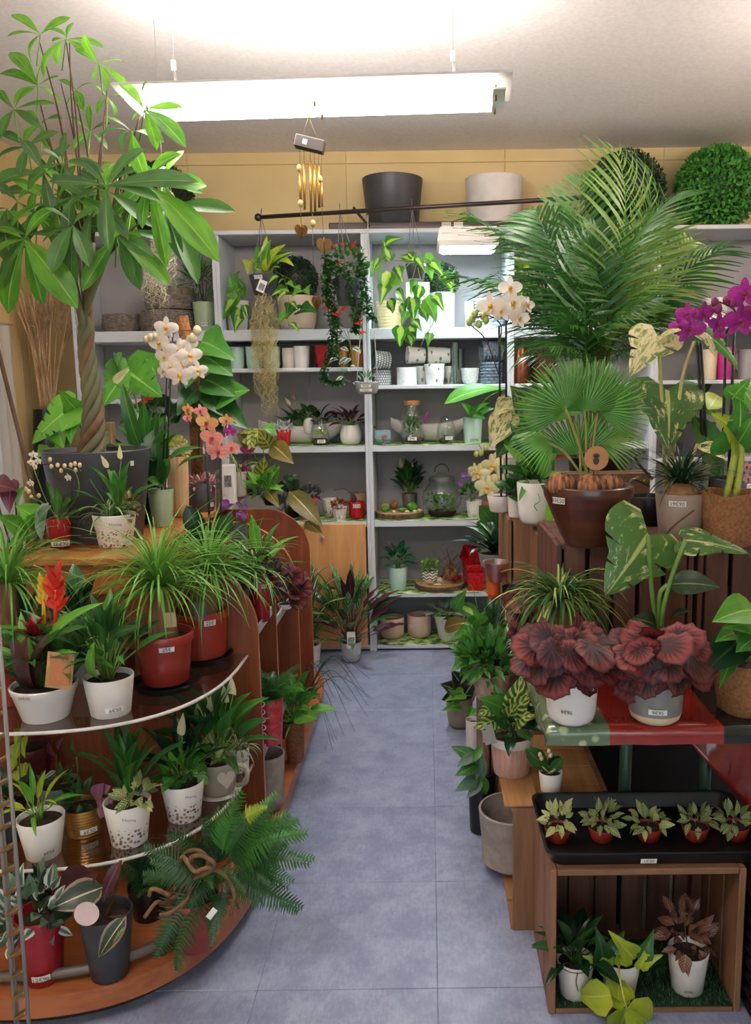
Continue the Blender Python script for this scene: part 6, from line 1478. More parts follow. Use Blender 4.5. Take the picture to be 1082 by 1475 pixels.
for px, py in ((212, 577), (205, 604), (222, 572)): lf(T, HE, M_red_pet, (px, py), (px - 12, py + 4), name='spathe')
T.tubes('stems', [[T.c, at(x, y, Y)] for x, y in ((225, 610), (230, 600), (215, 590), (240, 590), (212, 577), (205, 604))], .0022, m_stem, 5, kind='stuff')
T = P('philodendron', 'large-leaved philodendron climbing a coir moss pole', 285, 690, 44, 36, ZTB, K_dgrey, Y=3.6); T.Y = 3.5; Y = 3.5
T.tubes('moss_pole', [[T.c + Vector((0, 0, -.05)), at(281, 600, 3.55), at(283, 560, 3.55), at(262, 456, 3.55)]], .026, pmat('brown coir', '#9a6a3f', '#6f4a2c', rough=1, scale=70, bump=1), 10)
for b, t, m, tm in (((290, 492), (340, 520), G_mid, HE), ((288, 510), (336, 542), G_mid, OVW), ((292, 545), (340, 572), G_mid, OVW), ((298, 575), (358, 618), G_dark, HE), ((300, 580), (360, 562), G_pothos, OVW), ((295, 600), (325, 630), G_deep, HE), ((285, 560), (255, 600), G_dark, HE), ((282, 530), (268, 560), G_mid, OVW), ((300, 560), (322, 600), G_dark, OVW)): lf(T, tm, m, b, t, -.1, n=(0, -.85, .5), wide=1.15)
T.tubes('stems', [smooth([T.c, at(288, 600, Y), at(290, 545, Y), at(289, 492, Y)], 4), smooth([at(288, 600, Y), at(300, 575, Y)], 3)], .005, m_stem_d, 6, kind='stuff')
c = atz(155, 708, ZTB); c = Vector((at(153, 640, 3.0).x, 3.0, ZTB)); T = Thing('picture_box', 'small beige carton with a plant picture behind the trunk', 'carton', c); zt = at(153, 608, 3.0).z
T.box('carton', (c.x - .045, 2.98, ZTB), (c.x + .03, 3.02, zt), pmat('beige carton', '#a58a68')); card(T, 'picture', (c.x - .005, 2.979, zt - .06), (0, -1, 0), .05, .07, pmat('plant picture', '#4d6a3a', '#c9c3a8', scale=50))
T = Thing('leaning_stake', 'dark bamboo stake leaning against the left wall', 'stake', (at(44, 700, 2.9).x, 2.9, .0)); p = at(44, 692, 2.9); q = at(0, 515, 2.9); d = (q - p).normalized(); T.tubes('stake', [[p + d * ((0 - p.z) / d.z), q + d * .05]], .007, m_twig, 8)
T = P('rubber_plant', 'broad glossy green leaves with one maroon leaf at the left edge', 30, 830, 50, 40, .7005, K_black, Y=2.62); T.Y = 2.45; Y = 2.45
for b, t, m, tm, w_ in (((60, 755), (22, 728), G_fresh, OVW, 1.3), ((40, 770), (-5, 742), G_fresh, OV, 1.2), ((32, 740), (36, 700), G_fresh, OV, 1), ((60, 765), (75, 728), G_blueg, STW, 1.4), ((66, 725), (60, 778), G_blueg, STW, 1.4), ((-12, 702), (24, 706), G_purple, OV, 1.2), ((20, 690), (14, 740), G_purple, OV, 1), ((50, 770), (10, 790), G_fresh, OV, 1), ((45, 780), (48, 740), G_mid, OV, 1)): lf(T, tm, m, b, t, -.08, n=(0, -.8, .6), wide=w_)
T.tubes('stems', [[T.c, at(x, y, Y)] for x, y in ((60, 755), (40, 770), (32, 740), (60, 765), (-10, 702), (20, 690))], .003, m_stem_d, 5, kind='stuff')

# ---- upper glass shelf of the round end
Z7, Z8, Z9 = .7005, .3405, .1005
T = P('ponytail_palm', 'ponytail palm cut off by the left picture edge, in red plastic pot', 6, 945, 66, 54, Z7, K_terra, by=1020, style='rim'); s = T.s
def pony_trunk(T, top, r0, r1): T.tubes('trunk', [[T.c + Vector((0, 0, -.01)), T.c.lerp(top, .12), T.c.lerp(top, .5), top]], [r0, r0 * .95, (r0 + r1) * .48, r1], pmat('corky brown trunk', '#8a6a48', '#5f452e', rough=.95, scale=26, stretch=(1, 1, .35), bump=.9), 14)
tp = at(12, 840, T.o.y); pony_trunk(T, tp, .035, .02); grass(T, tp, 150, .31, .0055, G_pony, 31, (.1, 1.5), 1.75)
T = P('bromeliad_bowl', 'white oval bowl of bromeliads with a brown paper tag', 66, 1000, 92, 64, Z7, K_white, by=1043, style='band', seg=40); T.Y = T.o.y; Y = T.Y
price(T, 38, 1004, '24€50', 18, 7, True)
BR = leaf('strap', .16, 1.5, .35, 10)
R = random.Random(12)
for cx, n, L, seed in ((.045, 15, .22, 1), (-.05, 13, .20, 2), (0.02, 8, .17, 3)):
    for k in range(n):
        az = 2.4 * k + seed; el = .25 + 1.0 * (k / n); b = T.c + Vector((cx, .01, 0)) + rnd_dir(R, az, 0) * .012; d = rnd_dir(R, az, el); l = L * R.uniform(.75, 1.1); T.leaf(BR, R.choice([G_brom, G_brom, G_dark]) if az % 3 > .6 else G_fresh, b, b + d * l, Vector((-d.x, -d.y, 1.2)))
def brom_flower(T, px, y0, y1, mat, wide, n, fan=True):
    a, b = at(px, y1, Y), at(px, y0, Y); T.tubes('flower_stem', [[T.c, a, a.lerp(b, .6)]], .005, mat, 6)
    for k in range(n):
        u = k / n; p = a.lerp(b, .15 + .75 * u); sd = (-1 if k % 2 else 1); d = Vector((sd * (.9 - .5 * u), -.25 * (k % 3 - 1), .9 + .5 * u)).normalized(); T.leaf(leaf('lance', .42, .3, .5, 5), mat, p, p + d * wide, (0, -1, .3), name='bract')
brom_flower(T, 63, 832, 880, M_yel_pet, .03, 14); brom_flower(T, 80, 822, 890, M_red_pet, .05, 13)
c = at(50, 918, Y - .04)
for k in range(16): a = k * 2.4; el = .1 + 1.2 * k / 16; d = rnd_dir(R, a, el); T.leaf(leaf('lance', .45, .5, .3, 5), M_wine_pet, c, c + d * .06, Vector((0, 0, 1)) - d * .5, name='bract')
for k in range(5): a = k * 2.4; p = T.c + Vector((-.02, -.01, 0)); T.leaf(STW, leafmat('maroon bromeliad leaf', '#4a2428', '#5f3a30', trans=.1), p, c + rnd_dir(R, a, .4) * .05, (0, -.8, .3), name='leaf')
for b, t in (((56, 985), (8, 905)), ((54, 985), (-6, 930)), ((50, 990), (24, 1012)), ((62, 985), (128, 902)), ((66, 985), (150, 868)), ((58, 985), (30, 880)), ((64, 985), (98, 880)), ((58, 992), (56, 1020)), ((60, 985), (12, 960)), ((64, 988), (112, 940))): lf(T, BR, R0.choice([G_brom, G_fresh, G_brom]), b, t, R0.uniform(-.10, .06), n=(0, -.5, .9))
card(T, 'paper_tag', at(86, 966, Y - .085), (0, -1, .1), .065, .088, pmat('brown kraft paper', '#b88a5e', '#a67a50'), up=(.12, 0, 1)); tc = at(86, 966, Y - .0875)
card(T, 'tag_print', tc + Vector((0, 0, -.006)), (0, -1, .1), .05, .055, pmat('orange tag pattern', '#b8663e', '#a67a50', scale=110), up=(.12, 0, 1)); text(T, None, 'bromelia', .0125, tc + Vector((.003, -.003, .034)), (0, -1, .1), m_ink, up=(.12, 0, 1), name='tag_text')
T = P('parlour_palm', 'dense dark parlour palm in oval ivory pot', 159, 984, 70, 55, Z7, K_offw, by=1036); price(T, 163, 1025, '6€50', 26, 8); T.Y = T.o.y
rosette(T, T.c, 44, .13, .07, .10, [LAN, LA], [G_dark, G_mid, G_dark], 14, (.2, 1.35), hmin=.45, stem=m_stem, rs=.0022); lf(T, STW, G_fresh, (148, 978), (136, 924), -.1); lf(T, STW, G_dark, (160, 925), (205, 902), -.08)
def saucer(T, r, mat): T.lathe('saucer', T.b, [(r * .85, -.016), (r, .004), (r * .97, .004), (r * .84, -.010), (0, -.010)], mat, 36)
T = P('ponytail_palm', 'nearer ponytail palm with thick corky trunk in red plastic pot', 238, 922, 84, 66, Z7 + .016, K_terra, by=990, style='rim'); price(T, 240, 936, '25€', 21, 8); T.Y = T.o.y; saucer(T, T.rb * 1.5, K_black)
tp = at(228, 846, T.Y); pony_trunk(T, tp, .042, .026); grass(T, tp, 230, .33, .0055, G_pony, 32, (.1, 1.5), 1.75); card(T, 'plant_tag', at(245, 893, T.Y - .05), (.2, -1, .1), .03, .04, pmat('beige tag', '#b59a72'))
T = P('ponytail_palm', 'ponytail palm at the back with a grey tag, in red plastic pot', 290, 888, 80, 68, Z7 + .016, K_terra, by=952, style='rim'); price(T, 301, 899, '25€', 17, 8); T.Y = T.o.y; saucer(T, T.rb * 1.3, K_black)
tp = at(302, 828, T.Y); pony_trunk(T, tp, .05, .032); grass(T, tp, 230, .32, .0055, G_pony, 33, (.1, 1.5), 1.75); card(T, 'plant_tag', at(288, 878, T.Y - .09), (0, -1, .1), .036, .048, pmat('grey tag', '#5d5f60'), up=(-.15, 0, 1))
T = P('flower_pot', 'brown glazed pot behind the parlour palm on the glass shelf', 178, 945, 36, 30, Z7, K_brown, by=985, cat='pot')
T = P('dracaena', 'dark strappy dracaena behind the bromeliad bowl', 40, 950, 60, 50, Z7, K_black, by=1002); rosette(T, T.c, 20, .12, .07, .16, [LA, STW], [G_deep, G_dark, G_mid], 19, (.1, 1.2), stem=m_stem_d)
T = P('peace_lily', 'dark green plant in grey pot between the bromeliads and the parlour palm', 118, 940, 40, 34, Z7, K_grey, by=985); rosette(T, T.c, 16, .12, .05, .12, [OV, LA], [G_deep, G_dark], 29, (.1, 1.3), stem=m_stem_d)
# ---- lower glass shelf
T = P('fittonia_tin', 'flower-printed tin with a small palm and a pale fittonia', 186, 1168, 66, 50, Z8, K_tin, by=1223); T.Y = T.o.y; text(T, None, 'Home', .014, at(186, 1182, T.Y - T.rt - .002), (0, -1, -.1), pmat('grey print', '#8a8480'), name='print_text')
rosette(T, T.c + Vector((0, .02, 0)), 18, .05, .03, .16, [STW, LAN], [G_mid, G_dark], 4, (.8, 1.4), stem=None); bush(T, T.c + Vector((.03, -.01, .03)), (.035, .03, .025), 28, .045, [OVS], [G_fit_l, G_fit], 5, joined=None)
T = P('peperomia_tin', 'flower-printed tin with bright round green leaves', 265, 1138, 61, 46, Z8, K_tin, by=1187); T.Y = T.o.y; text(T, None, 'Home', .012, at(275, 1148, T.Y - T.rt - .002), (0.2, -1, -.1), pmat('grey print', '#8a8480'), name='print_text')
bush(T, T.c + Vector((0, 0, .04)), (.055, .05, .04), 40, .05, [OVS, RN], [G_fresh, G_mid], 6, joined=None); rosette(T, T.c, 12, .10, .05, .12, [LA], G_deep, 7, (.2, 1.2)); lf(T, SPA, M_spathe, (262, 1060), (264, 1026), .0, name='spathe'); T.tubes('flower_stem', [[T.c, at(262, 1060, T.Y)]], .002, m_stem, 5)
T = P('peace_lily', 'flowering peace lily in stone mug with a heart', 314, 1106, 58, 50, Z8 + .006, pmat('stone mug', '#b0a292', '#a39584', rough=.7, scale=24), by=1152, style='round'); T.Y = T.o.y; Y = T.Y
T.lathe('saucer', T.b, [(T.rb * .9, -.006), (T.rb * 1.25, .004), (T.rb * 1.2, .005), (0, 0)], K_offw, 32); heart_c = at(326, 1122, Y - T.rt - .002)
T.tubes('handle', [smooth([T.b + Vector((T.rt * .95, 0, T.h * .85)), T.b + Vector((T.rt * 1.45, 0, T.h * .7)), T.b + Vector((T.rt * 1.4, 0, T.h * .3)), T.b + Vector((T.rt * .93, 0, T.h * .2))], 5)], .007, pmat('stone mug', '#b0a292'), 8)
heart(T, 326, 1122, 26, pmat('pale heart relief', '#c9bdb0'), Y - T.rt * .93, .35)
bpy.data.objects.remove(T.kids.pop())
rosette(T, T.c, 34, .13, .08, .13, [LA, OV], [G_dark, G_mid], 8, (.0, 1.3)); bush(T, T.c + Vector((-.03, -.03, .03)), (.04, .03, .03), 16, .05, [OVS, RN], [G_fit_l, G_fresh], 9, joined=None)
for b, t in (((300, 1040), (295, 992)), ((326, 1012), (322, 986)), ((290, 1038), (284, 1012)), ((336, 1000), (334, 975)), ((302, 1040), (303, 1002))): lf(T, SPA, M_spathe, b, t, R0.uniform(-.05, .05), name='spathe'); T.tubes('flower_stem', [[T.c, at(*b, Y)]], .0018, m_stem, 5)
T = P('spider_plant', 'cream spider plant in flower-printed tin behind the stone mug', 345, 1082, 30, 26, Z8, K_tin, by=1115); grass(T, T.c, 40, .12, .007, G_spider, 7, (.2, 1.3), 2.0)
T = P('pilea', 'pink-backed trailing plant in ribbed gold pot', 122, 1172, 54, 46, Z8, K_gold, by=1208, style='ribbed'); price(T, 126, 1200, '6€50', 24, 8); T.Y = T.o.y; Y = T.Y
bush(T, T.c + Vector((0, 0, .03)), (.04, .04, .03), 22, .04, [OVS], [G_deep, G_dark], 3, joined=None)
for b, t in (((136, 1150), (150, 1128)), ((140, 1160), (152, 1150)), ((150, 1160), (145, 1180)), ((148, 1140), (160, 1132)), ((152, 1150), (160, 1170))): lf(T, RN, leafmat('mauve leaf underside', '#9a6478', '#7d4a5e', trans=.2), b, t, -.05, yb=-.04)
T = P('chain_plant', 'thin lime-green plant in plain white pot at the front left', 62, 1192, 66, 47, Z8, K_white, by=1242); price(T, 66, 1232, '6€50', 18, 7, True); T.Y = T.o.y
rosette(T, T.c + Vector((-.01, 0, 0)), 12, .06, .04, .10, [LAN, ST], [G_fresh, G_lime], 5, (-.2, 1.2)); T.tubes('stem', [[T.c, at(58, 1160, T.Y)]], .006, m_stem, 6)
T = P('tradescantia', 'sparse trailing plant in grey-green pot behind the gold pot', 87, 1140, 58, 47, Z8, pmat('grey green pot', '#6f8578', '#63796c', rough=.4), by=1172); T.Y = T.o.y
for b, t, m in (((80, 1110), (60, 1125), G_silver), ((95, 1120), (86, 1095), G_mid), ((75, 1130), (50, 1115), G_blueg), ((100, 1130), (105, 1105), G_mid), ((80, 1090), (70, 1065), G_purple), ((84, 1080), (92, 1062), G_purple), ((110, 1090), (105, 1065), G_mid)): lf(T, LA, m, b, t, -.04)
T.tubes('stems', [smooth([T.c, at(x, y, T.Y)], 4) for x, y in ((80, 1110), (95, 1120), (75, 1130), (100, 1130), (80, 1085))], .0022, m_twig, 5, kind='stuff')
lf(T, ST, G_dark, (112, 1085), (145, 1092), -.04); T.tubes('stem', [smooth([T.c, at(110, 1120, T.Y), at(110, 1085, T.Y)], 4)], .0022, m_stem, 5)
T = P('lime_pothos', 'lime pothos trailing from dark red pot at the left edge', 46, 1085, 60, 50, Z8 + .0, pmat('deep red pot', '#5f1a1e', '#4d1418', rough=.3), by=1130); T.Y = T.o.y
for b, t in (((28, 1072), (20, 1105)), ((32, 1060), (36, 1092)), ((25, 1110), (32, 1135)), ((22, 1095), (12, 1120)), ((34, 1100), (38, 1128)), ((30, 1050), (22, 1075))): lf(T, HEN, G_lime, b, t, -.1, yb=-.08)
T.tubes('stem', [smooth([T.c, at(32, 1060, T.Y - .1), at(28, 1100, T.Y - .1), at(30, 1130, T.Y - .1)], 4)], .002, m_stem, 5)
T = P('flower_pot', 'dark blue-black pot at the left edge of the lower glass shelf', 18, 1165, 40, 34, Z8, K_black, by=1215, cat='pot'); rosette(T, T.c, 8, .04, .03, .07, [OVS], G_deep, 3)
# ---- base
T = P('silver_plant', 'silvery-leaved plant in glossy red pot on the wooden base', 62, 1335, 68, 50, Z9, K_red, by=1423); price(T, 57, 1413, '12€90', 25, 9); T.Y = T.o.y
bush(T, T.c + Vector((-.02, -.02, .03)), (.09, .07, .08), 90, .055, [OVS, OV], [G_blueg, G_silver, G_deep, leafmat('dark slate leaf', '#3a4a44', '#26332f', vein='#8fa59a', trans=.1)], 6, joined=None)
T = P('flower_pot', 'black pot with bent white roots behind the silvery plant', 52, 1275, 50, 40, Z9, K_black, by=1330, cat='pot'); T.tubes('roots', [smooth([T.c, at(52, 1262, T.o.y), at(44, 1275, T.o.y - .06), at(40, 1290, T.o.y - .08)], 5), smooth([T.c, at(62, 1268, T.o.y), at(60, 1290, T.o.y - .08)], 5)], .006, K_offw, 6)
T = P('calathea', 'rose-painted calathea with huge drooping leaf in black-grey pot', 157, 1335, 74, 52, Z9, pmat('charcoal plastic pot', '#3d3f43', '#323438', rough=.45), by=1418); T.Y = T.o.y; Y = T.Y
lf(T, OVW, G_rose, (150, 1278), (72, 1310), -.06, n=(.2, -.7, .7), wide=1.1); lf(T, OVW, leafmat('maroon leaf underside', '#5a3038', '#442429', trans=.15), (140, 1260), (85, 1290), .06); lf(T, LA, G_purple, (174, 1240), (148, 1300), -.02, wide=1.2); lf(T, OV, G_rose, (182, 1320), (142, 1380), -.12, yb=-.08); lf(T, LAN, G_varieg, (180, 1335), (162, 1360), -.14, yb=-.1); lf(T, OVW, G_deep, (100, 1310), (70, 1340), -.08)
T.tubes('stems', [smooth([T.c, at(164, 1290, Y), at(174, 1240, Y)], 4), smooth([T.c, at(158, 1290, Y), at(150, 1278, Y)], 4), [T.c, at(182, 1320, Y - .06)]], .004, m_twig, 6, kind='stuff')
lf(T, SPA, M_spathe, (172, 1246), (180, 1238), name='flower'); n0 = Vector((.1, -1, .1)); T.lathe('round_tag', at(125, 1316, Y - .1), [(.028, 0), (.028, .002), (0, .002)], pmat('pink white tag', '#e2c9c4'), 24, axis=n0, sx=1)
T = P('fern', 'lush fern with gnarled roots spilling over the base rim, red pot', 282, 1310, 74, 56, Z9, K_terra, by=1376); T.Y = T.o.y; Y = T.Y
T.tubes('roots', [smooth(px_path(p, Y, d), 5) for p, d in (([(270, 1280), (240, 1300), (225, 1300), (208, 1322)], [0, -.08, -.12, -.14]), ([(280, 1270), (270, 1295), (245, 1315), (230, 1318)], [0, -.1, -.14, -.16]), ([(285, 1275), (262, 1245), (265, 1235), (280, 1255), (300, 1250), (325, 1262), (338, 1290), (332, 1318)], [0, -.05, -.1, -.12, -.12, -.1, -.1, -.1]), ([(280, 1260), (265, 1232), (285, 1225), (300, 1240), (290, 1262)], [0, -.06, -.08, -.1, -.1]), ([(300, 1270), (275, 1240), (290, 1232), (310, 1248), (280, 1266)], [-.03, -.1, -.12, -.12, -.1]), ([(290, 1290), (345, 1240), (352, 1225)], [0, -.04, -.04]), ([(245, 1290), (220, 1280), (215, 1290)], [-.08, -.1, -.1]))], .006, pmat('gnarled tan root', '#8a6544', '#5f452e', rough=.9, scale=30, bump=.6), 7, taper=.8)
FE = [frond(26, .26, .026, .9, 1, .08, 'fern', .8), frond(24, .30, .028, 1.4, 2, .08, 'fern', .8), frond(28, .24, .024, .6, 3, .08, 'fern', .8)]
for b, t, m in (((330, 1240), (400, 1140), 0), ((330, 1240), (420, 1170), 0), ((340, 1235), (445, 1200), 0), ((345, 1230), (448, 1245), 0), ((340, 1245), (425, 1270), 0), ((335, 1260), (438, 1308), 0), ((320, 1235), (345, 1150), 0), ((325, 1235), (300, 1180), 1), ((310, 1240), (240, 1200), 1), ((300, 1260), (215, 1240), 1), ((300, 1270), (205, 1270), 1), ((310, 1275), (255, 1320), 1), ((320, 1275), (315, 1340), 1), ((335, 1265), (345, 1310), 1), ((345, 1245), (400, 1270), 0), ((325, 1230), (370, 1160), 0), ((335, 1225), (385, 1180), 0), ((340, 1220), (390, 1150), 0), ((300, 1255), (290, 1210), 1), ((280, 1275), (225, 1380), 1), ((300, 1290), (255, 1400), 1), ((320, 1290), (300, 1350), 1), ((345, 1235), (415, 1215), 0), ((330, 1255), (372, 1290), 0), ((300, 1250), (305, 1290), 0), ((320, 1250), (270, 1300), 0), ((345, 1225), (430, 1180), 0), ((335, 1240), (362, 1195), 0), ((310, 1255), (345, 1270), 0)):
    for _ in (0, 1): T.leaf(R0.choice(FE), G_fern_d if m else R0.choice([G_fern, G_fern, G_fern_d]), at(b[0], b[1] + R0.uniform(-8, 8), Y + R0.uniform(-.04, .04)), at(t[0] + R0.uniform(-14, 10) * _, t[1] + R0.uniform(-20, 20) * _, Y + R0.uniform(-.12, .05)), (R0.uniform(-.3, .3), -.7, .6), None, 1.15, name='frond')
T.leaf(FE[0], G_lime, at(352, 1178, Y - .08), at(386, 1162, Y - .1), (0, -.8, .5), None, 1.5, name='frond'); T.tubes('stems', [[T.c, at(x, y, Y)] for x, y in ((330, 1240), (310, 1250), (340, 1230), (300, 1265), (335, 1260))], .0022, m_twig, 5, kind='stuff'); card(T, 'plant_tag', at(305, 1316, Y - .14), (0, -1, .2), .014, .028, m_label, up=(.8, 0, 1))
T = P('small_fern', 'small dark fern at the back of the wooden base', 215, 1290, 56, 44, Z9, K_black, by=1330); Y = T.o.y
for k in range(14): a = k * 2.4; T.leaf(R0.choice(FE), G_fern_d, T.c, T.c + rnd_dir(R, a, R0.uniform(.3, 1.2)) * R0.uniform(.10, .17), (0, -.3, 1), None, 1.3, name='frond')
# ---- compartments between the fins
def inbay(name, label, px, ty, wt, wb, z, Yc, mat, **kw): return P(name, label, px, ty, wt, wb, z, mat, Y=Yc, **kw)
T = inbay('fuchsia', 'dark-leaved plant in glossy red pot between the first two fins', 374, 832, 30, 24, .7605, 2.66, K_red); price(T, 380, 845, '9€', 8, 6); T.Y = 2.62
bush(T, T.c + Vector((.0, -.02, .02)), (.07, .06, .05), 60, .045, [OVS], G_purple, 4); grass(T, T.c + Vector((-.02, 0, .03)), 70, .22, .011, G_spider_c, 41, (.2, 1.4), 1.7); rosette(T, T.c, 14, .12, .05, .12, [LA], [G_fresh, G_mid], 5, (.1, 1.3))
T = inbay('fern', 'small fern in red tin with heart print between the first two fins', 388, 1010, 40, 32, .3455, 2.64, pmat('red printed tin', '#b0202a', '#c9545a', rough=.35, scale=60)); Y = 2.62
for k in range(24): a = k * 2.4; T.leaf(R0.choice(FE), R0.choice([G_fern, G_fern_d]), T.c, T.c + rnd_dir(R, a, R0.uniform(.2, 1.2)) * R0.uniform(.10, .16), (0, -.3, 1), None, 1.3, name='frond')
heart(T, 387, 1033, 10, K_white, T.b.y - T.rb * 1.02, .2); bpy.data.objects.remove(T.kids.pop())
T = inbay('concrete_pot', 'empty round concrete pot on the base between the first two fins', 384, 1096, 52, 44, .1005, 2.66, K_conc, cat='pot', style='round', soil=None, fill=.2)
T = Thing('wire_coil', 'white wire spring hanging beside the red fern tin', 'wire', (at(378, 1065, 2.54).x, 2.54, .3455)); p = at(377, 1060, 2.54); T.tubes('coil', [[p + Vector((.014 * math.cos(a), .012 * math.sin(a), a * .0042)) for a in [k * .45 for k in range(60)]]], .0016, K_white, 4)
for v in T.kids[0].data.vertices: v.co.z += .3455 - T.o.z + 0
T = inbay('begonia', 'dark red begonia in white pot between the second and third fin', 412, 900, 22, 18, .7005, 3.03, K_white); T.Y = 3.0
for k in range(16): a = R0.uniform(0, 6.28); b = T.c + Vector((R0.uniform(-.05, .06), R0.uniform(-.05, .03), R0.uniform(.02, .12))); T.leaf(ruffle_leaf(k % 3), R0.choice([G_beg, G_beg_d]), b, b + rnd_dir(R, a, R0.uniform(-.3, .6)) * .07, (0, -.9, .4))
grass(T, T.c, 14, .2, .003, G_bronze, 8, (.2, 1.2))
T = inbay('burlap_plant', 'leafy plant in small burlap bag pot on the base by the aisle', 424, 1042, 28, 24, .1005, 3.02, K_burlap, style='bag'); T.Y = 3.0
grass(T, T.c, 40, .14, .008, G_fresh, 5, (.3, 1.4), 1.4); lf(T, OVW, G_fresh, (426, 1028), (458, 1036), -.1, Y=2.98); rosette(T, T.c, 16, .12, .06, .1, [OV, HEN], [G_mid, G_fresh], 4, (.0, 1.2)); lf(T, OVW, G_mid, (430, 1010), (452, 1000), -.05)
T = inbay('sedge', 'long dark arching sedge leaning out into the aisle', 428, 1055, 24, 20, .1005, 3.40, K_black); R = random.Random(3); paths = []
for k in range(16): a = R.uniform(-1.2, .5); e = T.c + Vector((math.cos(a) * R.uniform(.16, .34), math.sin(a) * .2 - .05, R.uniform(-.16, .2))); m = T.c.lerp(e, .5) + Vector((0, 0, R.uniform(.12, .24))); paths.append(smooth([T.c, m, e], 7))
T.tubes('blades', paths, .0022, pmat('dark teal blade', '#2f4f48', '#1f3a36'), 4, taper=.3, kind='stuff')
bush(T, T.c + Vector((.02, -.02, .08)), (.07, .06, .08), 40, .05, [LAS], G_mid, 3)
# ---- slotted clear upright at the left picture edge
T = Thing('slotted_upright', 'clear plastic upright with slots at the lower left edge', 'display stand', atz(20, 1475, .12)); 
YU = 1.30; a, b = at(36, 1475, YU), at(-4, 900, YU); m_clear = glass('clear plastic', '#dfe3e6', .08, .35)
for dx, dyy in ((.002, 0), (-.026, .01)):
    T.tubes('edge_rail', [[a + Vector((dx, dyy, -.3)), b + Vector((dx, dyy, .0))]], .0035, pmat('frosted plastic rail', '#77736e', rough=.25), 6)
V = []
T.tubes('back_rail', [[a + Vector((-.05, .06, -.3)), b + Vector((-.05, .06, 0))]], .004, pmat('frosted plastic rail', '#77736e', rough=.25), 6)
for k in range(26):
    u = k / 26; p = (a + Vector((0, 0, -.3))).lerp(b, u); T.box('slot', (p.x - .024, p.y - .004, p.z), (p.x + .001, p.y + .012, p.z + .006), m_brass, bev=.001, tilt=(0, -.5))
T.box('foot', (a.x - .07, YU - .05, 0), (a.x + .06, YU + .10, .012), m_clear); T.tubes('post', [[(a.x, YU, .01), a + Vector((.002, .0, -.3))]], .006, pmat('frosted plastic rail', '#77736e', rough=.25), 6)

# ================================================================ right-hand side
m_cr = wood('warm crate wood', '#8f664a', '#745038', 'z', .6, 7); m_cr_l = wood('light crate wood', '#b08252', '#966a42', 'y', .5, 7); m_cr_d = wood('dark red-brown crate wood', '#6a4032', '#4d2d24', 'z', .65, 7); m_cr_x = wood('crate wood across', '#8c6446', '#70503a', 'x', .6, 7)
def crate(label, lo, hi, open_, mats, t=.014, solid=False):
    """slatted crate; open_ is the missing face ('-y' front, '-x' left, None); slats are parts"""
    x0, y0, z0 = lo; x1, y1, z1 = hi; T = Thing('wooden_crate', label, 'crate', ((x0 + x1) / 2, (y0 + y1) / 2, z0)); g = .006; R = random.Random(int(x0 * 1e4))
    def slats(face):
        j = lambda: R.uniform(-.002, .002)
        if face in ('-x', '+x'):
            X = (x0, x0 + t) if face == '-x' else (x1 - t, x1); n = max(2, round((y1 - y0) / .10)); d = (y1 - y0) / n
            for i in range(n): T.box('slat', (X[0], y0 + i * d + g / 2, z0), (X[1], y0 + (i + 1) * d - g / 2, z1 + j() - .002), mats[0], bev=.002)
        elif face in ('-y', '+y'):
            Yv = (y0, y0 + t) if face == '-y' else (y1 - t, y1); n = 1 if solid else max(2, round((x1 - x0 - 2 * t) / .068)); d = (x1 - x0 - 2 * t) / n
            for i in range(n): T.box('slat', (x0 + t + i * d + g, Yv[0] + j(), z0), (x0 + t + (i + 1) * d - g, Yv[1] + j(), z1 + j() - .003), mats[-1] if face == '+y' else mats[0], bev=.002)
        else:
            Zv = (z0 + .001, z0 + t) if face == '-z' else (z1 - t, z1); n = max(2, round((y1 - y0) / .12)); d = (y1 - y0) / n
            for i in range(n): T.box('slat', (x0 + t + .001, y0 + t * (face == '+z') * 0 + i * d + g / 2 + .001, Zv[0]), (x1 - t - .001, y0 + (i + 1) * d - g / 2 - .001, Zv[1]), mats[1], bev=.002)
    for f in ('-x', '+x', '-y', '+y', '-z', '+z'):
        if f != open_: slats(f)
    return T
ZA = 1.10
crate('dark slatted crate on the table under the brown bowl', (.335, 2.16, ZT + .001), (.70, 2.56, ZA), None, (m_cr_d, m_cr_d))
crate('dark slatted crate on the table under the taupe and burlap pots', (.712, 2.16, ZT + .001), (1.16, 2.56, ZA), None, (m_cr_d, m_cr_d))
crate('light slatted crate at the back under the white pots', (.272, 2.86, ZT + .001), (.60, 3.25, 1.06), None, (m_cr, m_cr_l))
crate('honey-topped crate beside the brown bowl', (.345, 2.572, ZT + .001), (.56, 2.84, 1.045), None, (m_cr, m_cr_l))
crate('weathered crate behind the bowl carrying the areca palm', (.62, 2.60, ZT + .001), (1.16, 3.0, 1.09), None, (m_cr_d, m_cr))
ZC = 1.061
